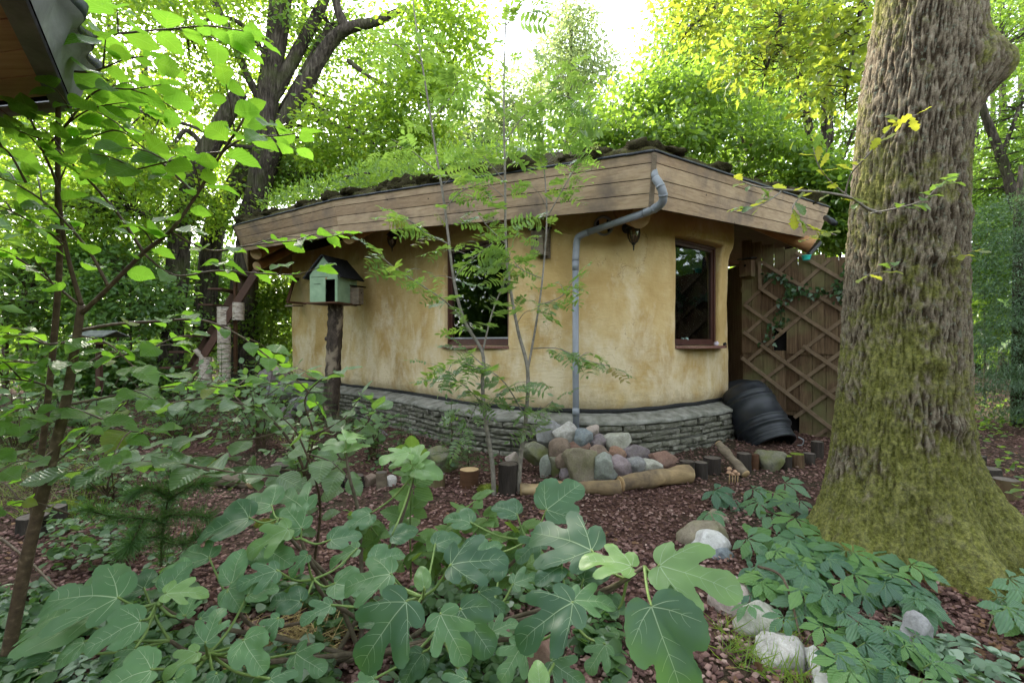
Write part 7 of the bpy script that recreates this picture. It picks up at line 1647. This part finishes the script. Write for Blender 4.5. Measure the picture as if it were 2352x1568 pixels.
def creeper():
    rng = random.Random(43); prof = serrate([(0, .012), (.18, .06), (.42, .20), (.62, .225), (.82, .135), (1, .005)], 16, .07)
    lm = [me_from('leaf', *palmate(5, (.66, .88, 1, .88, .66), (-102, -50, 0, 50, 102), prof, .22 + .08 * i, .14, i), [MT['creeper_leaf']]) for i in range(4)]
    ly = [me_from('leaf', *palmate(5, (.66, .88, 1, .88, .66), (-102, -50, 0, 50, 102), prof, .2 + .06 * i, .14, i + 9), [MT['creeper_young']]) for i in range(2)]
    Z = lambda x, y: (1568 + x * .3359, 1041 + y * .3359)
    for lab, pts in (('creeper with dark five-fingered leaves spreading from the mulch past the oak roots', [(190, 400, .9), (215, 250, 1), (350, 310, 1.1), (480, 240, 1), (620, 260, 1.1), (700, 200, 1), (690, 330, 1), (800, 320, .8), (600, 430, 1.4), (770, 440, 1.2), (440, 580, 1.1), (640, 560, 1.1), (720, 590, 1), (900, 430, 1), (960, 560, 1.2), (860, 620, 1), (560, 700, 1.2), (600, 760, 1.0),
            (1290, 700, 1.9), (1170, 820, 1.7), (840, 700, 1.2), (780, 760, 1), (880, 760, 1), (1000, 720, 1.1), (540, 880, 1), (700, 920, 1), (960, 960, 1.1), (830, 1000, 1.1), (1060, 1050, 1.2), (950, 1180, 1.0), (1200, 1150, 1.3), (1100, 1080, 1), (1520, 920, 2.0), (1400, 1200, 1.2), (1250, 1440, 1.5), (1440, 1440, 1.0), (1700, 1430, .9), (450, 1030, .9), (1630, 800, 1), (1420, 820, 1.2), (1480, 1520, 1.1), (1650, 1540, .9), (1330, 1300, 1.1), (1130, 640, 1.1), (1000, 640, 1), (700, 820, 1), (460, 960, .9), (640, 660, 1.0), (520, 330, 1), (1560, 760, 1)]),
                     ('small creeper clump at the right edge beside the oak root', [(2220, 1050, 1.6), (2290, 930, 1.3), (2230, 850, 1.2), (2330, 1030, 1.3), (2320, 1130, 1.2), (2150, 980, 1.0), (2350, 850, 1.1)])):
        base = P(*Z(pts[8 if len(pts) > 10 else 0][0], 1000), 2.8); root = thing('creeper', lab, 'creeper', (base.x, base.y, 0), 'creepers by the oak')
        prev = None
        if len(pts) > 10:
            pts = pts + [(a0 + (b0 - a0) * rng.random(), a1 + (b1 - a1) * rng.random(), rng.uniform(.8, 1.5)) for (a0, b0, a1, b1, nn) in ((420, 1250, 560, 900, 16), (600, 1700, 860, 1250, 22), (1050, 1800, 1250, 1560, 14)) for _ in range(nn)]
        for i, (x, y, s) in enumerate(pts):
            u, v = Z(x, y); Yg = G(max(v, 1000)); Y = Yg * (1 - rng.uniform(.05, .13)); p = P(u, v, Y)
            sz = s * .335 * 100 * Y / FOC * 1.05; sz = min(.26, max(.10, sz * 1.5))
            a = rng.uniform(-1, 1) * 1.3; ax = Vector((math.sin(a), -math.cos(a) * .8, -.25 + rng.uniform(-.2, .2))); nr = Vector((rng.gauss(0, .25), -.45 + rng.gauss(0, .2), 1))
            mesh = rng.choice(ly) if (i % 5 == 4 or s < .95 and y > 1380) else rng.choice(lm)
            place(mesh, 'leaf', frame_matrix(p, ax, nr, sz), root)
            g = Vector((p.x + rng.uniform(-.05, .05), p.y + .08, gz(p.x, p.y + .08))); m = MB(); m.tube([g, g.lerp(p, .5) + Vector((0, .02, 0)), p], [.004, .003, .002], 5); m.build('stalk', MT['green_stem'], root, True)
            if prev is not None and (prev - g).length < .7: m = MB(); m.tube([prev, prev.lerp(g, .5) + Vector((0, 0, .02)), g], .004, 5); m.build('runner', MT['fig_stem'], root, True)
            prev = g
creeper()
def raspberry():
    rng = random.Random(47); prof = serrate([(t, h * .95) for t, h in OVATE], 16, .07)
    lm = [me_from('leaf', *palmate(3, (.8, 1, .8), (-70, 0, 70), prof, .2 + .08 * i, .14, i, .08), [MT['rasp_leaf']]) for i in range(4)]
    for lab, stems in (('raspberry cane with three-part leaves standing behind the fig', [[(944, 1330, 2.7), (942, 1230, 2.65), (944, 1130, 2.6), (946, 1040, 2.55)], [(900, 1330, 2.7), (880, 1260, 2.6), (860, 1220, 2.5), (830, 1190, 2.45)], [(1000, 1340, 2.6), (1020, 1260, 2.5), (1050, 1190, 2.5), (1090, 1150, 2.5)]]),
                       ('low yellow-speckled bramble between the fig and the mulch path', [[(1080, 1360, 2.4), (1120, 1280, 2.3), (1160, 1230, 2.25), (1200, 1210, 2.2)], [(1060, 1330, 2.5), (1080, 1240, 2.45), (1120, 1190, 2.45)], [(1180, 1350, 2.3), (1200, 1280, 2.25), (1190, 1230, 2.2)], [(1000, 1330, 2.5), (980, 1270, 2.4), (1010, 1230, 2.35)]])):
        root = thing('bramble', lab, 'bramble', P(*stems[0][0]), 'brambles')
        for st in stems: leafy_branch(root, rng, [P(*p) for p in st], .006, .003, lm, .06, .115, MT['green_stem'], .12, .9, .4, name='cane')
raspberry()
def fir(u, vb, vt, Y, lab, seed, wide=.42):
    """small fir seedling: stem with whorls of needle-clad twigs"""
    rs = np.random.RandomState(seed); b = P(u, vb, Y); t = P(u, vt, Y); H = t.z - b.z; root = thing('fir_seedling', lab, 'fir seedling', b, 'fir seedlings')
    m = MB(); m.tube([b, b.lerp(t, .5) + Vector((.01, 0, 0)), t], [.009, .006, .002], 6); pos = []; ax = []
    lv = max(4, int(H / .10))
    for k in range(lv):
        f = .12 + .86 * k / lv; c = b.lerp(t, f); L = H * wide * (1 - f) + .04
        for j in range(6):
            a = j * 1.047 + k * .5 + rs.rand() * .4; d = Vector((math.cos(a), math.sin(a), .12 - .25 * (1 - f))); e = c + d * L * (.75 + .4 * rs.rand()); m.tube([c, e], [.003, .0015], 4, False)
            nn = int(26 + L * 190)
            for q in range(nn):
                s = q / nn; p = c.lerp(e, s); v = Vector((rs.normal(), rs.normal(), rs.normal() * .5 + .15)); v = v.normalized() + d * .7; pos.append(tuple(p)); ax.append(tuple(v))
    m.build('stem', MT['alder_bark'], root, True); n = len(pos); pos = np.array(pos); ax = np.array(ax)
    o = bpy.data.objects.new('needles', leaf_cloud_mesh('needles', ([(-.04, 0, 0), (.04, 0, 0), (.025, 1, .0), (-.025, 1, 0)], [(0, 1, 2, 3)]), pos, ax, rs.normal(size=(n, 3)), .022 + .016 * rs.rand(n), MT['fir_needle'])); finish(o, root); o['kind'] = 'stuff'
fir(920, 1045, 935, 5.9, 'fir seedling before the plinth below the left lantern', 1); fir(1036, 1075, 905, 5.4, 'tallest fir seedling standing left of the rowan stems', 2, .30); fir(742, 985, 862, 7.6, 'fir seedling left of the birdhouse post', 3, .35)
fir(508, 915, 790, 9.8, 'pale fir seedling in front of the birch logs', 4, .5); fir(585, 905, 818, 9.4, 'pale fir seedling between birch logs and house', 5, .55); fir(440, 905, 840, 9.6, 'low fir seedling below the garden stair', 6, .7); fir(1075, 1080, 1000, 5.3, 'low fir seedling beside the weathered stump', 7, .6); fir(800, 1010, 930, 7.4, 'low fir seedling right of the birdhouse post', 8, .7); fir(640, 930, 850, 8.8, 'pale fir seedling below the left wall edge', 9, .6)
def pine_branch():
    rs = np.random.RandomState(15); rng = random.Random(15); root = thing('pine_seedling', 'dark long-needled pine seedling on the mulch left of the fig', 'pine seedling', P(370, 1290, 2.95))
    m = MB(); pos = []; ax = []
    runs = [[(370, 1300, 2.95), (372, 1230, 2.9), (385, 1150, 2.9), (395, 1085, 2.85)], [(375, 1200, 2.9), (330, 1190, 2.7), (260, 1185, 2.6), (200, 1170, 2.5)], [(378, 1185, 2.9), (430, 1180, 2.75), (480, 1190, 2.7)], [(374, 1230, 2.9), (320, 1240, 2.7), (280, 1270, 2.6)], [(385, 1150, 2.9), (430, 1120, 2.8), (470, 1110, 2.75)], [(385, 1140, 2.9), (340, 1120, 2.8), (300, 1135, 2.75)], [(374, 1240, 2.9), (420, 1250, 2.75), (460, 1230, 2.7)], [(330, 1190, 2.7), (310, 1230, 2.6), (300, 1250, 2.55)]]
    for r in runs:
        q = crom([P(*p) for p in r], 8); m.tube(q, list(np.linspace(.007, .003, len(q))), 6)
        for i in range(len(q) - 1):
            d = (q[i + 1] - q[i]).normalized()
            for _ in range(30):
                v = Vector((rs.normal(), rs.normal(), rs.normal())).normalized() * .8 + d * .7; pos.append(tuple(q[i].lerp(q[i + 1], rs.rand()))); ax.append(tuple(v))
    m.build('branches', MT['alder_bark'], root, True)['kind'] = 'stuff'; n = len(pos)
    o = bpy.data.objects.new('needles', leaf_cloud_mesh('needles', ([(-.02, 0, 0), (.02, 0, 0), (.01, 1, .05), (-.01, 1, .05)], [(0, 1, 2, 3)]), np.array(pos), np.array(ax), rs.normal(size=(n, 3)), .06 + .035 * rs.rand(n), MT['fir_needle'])); finish(o, root); o['kind'] = 'stuff'
pine_branch()
# ------------------------------------------------------------------ ground cover, straw, litter, grass
def scatter(name, lab, cat, mat, tmpl, regions, size, hgt, seed, tilt=.45, updir=1.0, axdown=-.1):
    rs = np.random.RandomState(seed); pos = []
    for (u0, u1, v0, v1, n) in regions:
        for _ in range(n):
            v = v0 + (v1 - v0) * rs.rand(); u = u0 + (u1 - u0) * rs.rand(); Y = EYE * FOC / (v - 784.0); p = P(u, v, Y)
            if noise.noise(Vector((p.x * 2.2, p.y * 2.2, seed))) < -.12: continue
            pos.append((p.x, p.y, gz(p.x, p.y) + hgt * (.25 + .75 * rs.rand())))
    pos = np.array(pos); n = len(pos); ax = rs.normal(size=(n, 3)); ax[:, 2] = axdown + .25 * rs.normal(size=n); nr = rs.normal(size=(n, 3)) * tilt; nr[:, 2] += updir
    o = bpy.data.objects.new(name, leaf_cloud_mesh(name, tmpl, pos, ax, nr, size * (.6 + .8 * rs.rand(n)), mat)); COL.objects.link(o); return tag(o, lab, cat, None, 'stuff')
ROUND = ([(0, 0, 0), (.30, .12, .05), (.42, .45, .06), (.30, .8, .02), (0, 1, -.08), (-.30, .8, .02), (-.42, .45, .06), (-.30, .12, .05)], [(0, 1, 2, 3, 4), (0, 4, 5, 6, 7)])
scatter('ground_ivy', 'dark low ground cover leaves under the fig', 'ground cover', MT['cover_leaf'], ROUND, [(-150, 620, 1370, 1700, 4200), (600, 1350, 1330, 1720, 3600), (1250, 1420, 1400, 1700, 600)], .058, .09, 1)
scatter('silver_nettle', 'silver-marked nettle leaves creeping at the lower right and left', 'ground cover', MT['silver_leaf'], ROUND, [(2060, 2400, 1370, 1640, 420), (100, 420, 1440, 1640, 380), (900, 1250, 1480, 1640, 200), (430, 640, 1440, 1620, 160)], .062, .07, 2)
scatter('woodland_herbs', 'loose green herbs growing on the left bank', 'herbs', MT['cover_leaf'], ROUND, [(-100, 420, 930, 1110, 2600), (100, 420, 1110, 1330, 900), (380, 820, 930, 1010, 1800), (820, 1180, 980, 1100, 500)], .055, .16, 3)
scatter('understory_herbs', 'knee-high green herb layer in front of the trees on the left', 'herbs', MT['wood_leaf'], LEAF6, [(-200, 720, 872, 930, 5200)], .11, .42, 4)
scatter('right_herbs', 'green herbs on the woodland floor right of the big oak', 'herbs', MT['wood_leaf'], LEAF6, [(2200, 2450, 900, 1010, 900), (2230, 2400, 1010, 1180, 160)], .08, .25, 5)
scatter('straw', 'yellow straw strewn under the fig stems', 'straw', MT['straw'], ([(-.012, 0, 0), (.012, 0, 0), (.012, 1, 0), (-.012, 1, 0)], [(0, 1, 2, 3)]), [(660, 860, 1410, 1640, 1500), (560, 700, 1440, 1560, 300)], .13, .06, 6, .6)
scatter('leaf_litter', 'brown dead leaves lying on the soil at the lower right', 'leaf litter', MT['dry_leaf'], OAK10, [(1650, 2400, 1330, 1640, 520), (2240, 2400, 1000, 1330, 200), (-100, 500, 950, 1300, 200), (1000, 1900, 1115, 1330, 170)], .05, .03, 7)
scatter('thin_grass', 'thin green grass tufts on the path edge and left bank', 'grass', MT['grass'], BLADE, [(1660, 1860, 1440, 1640, 500), (-100, 260, 960, 1200, 2400), (300, 700, 950, 1020, 700)], .12, .02, 8, 1.0, .2, 1.2)
scatter('dry_stems', 'tangle of dry thin stems on the left bank', 'dry grass', MT['dead_grass'], ([(-.008, 0, 0), (.008, 0, 0), (.004, 1, .1), (-.004, 1, .1)], [(0, 1, 2, 3)]), [(-120, 200, 950, 1180, 1300)], .34, .06, 9, 1.0, .2, .7)
def fallen_twigs():
    for i, (pts, r, lab) in enumerate([([(1740, 1300, 2.75), (1800, 1330, 2.65), (1840, 1470, 2.4), (1848, 1508, 2.3)], .008, 'bare brown twig lying across the stone row'), ([(1868, 1520, 2.25), (1900, 1500, 2.3), (1930, 1487, 2.35)], .007, 'short bare twig between creeper leaves and boulders'), ([(0, 1234, 2.9), (70, 1290, 2.75), (130, 1350, 2.6), (170, 1370, 2.5)], .009, 'bare twig leaning behind the alder trunk'), ([(560, 1470, 2.0), (640, 1440, 2.0), (720, 1425, 2.05)], .010, 'brown branch arching low over the straw')]):
        q = crom([P(*p) for p in pts], 6); m = MB(); m.tube(q, list(np.linspace(r, r * .5, len(q))), 7, True, .2, i); tag(m.build('fallen_twig', MT['alder_bark'], None, True), lab, 'twig', 'fallen twigs')
fallen_twigs()
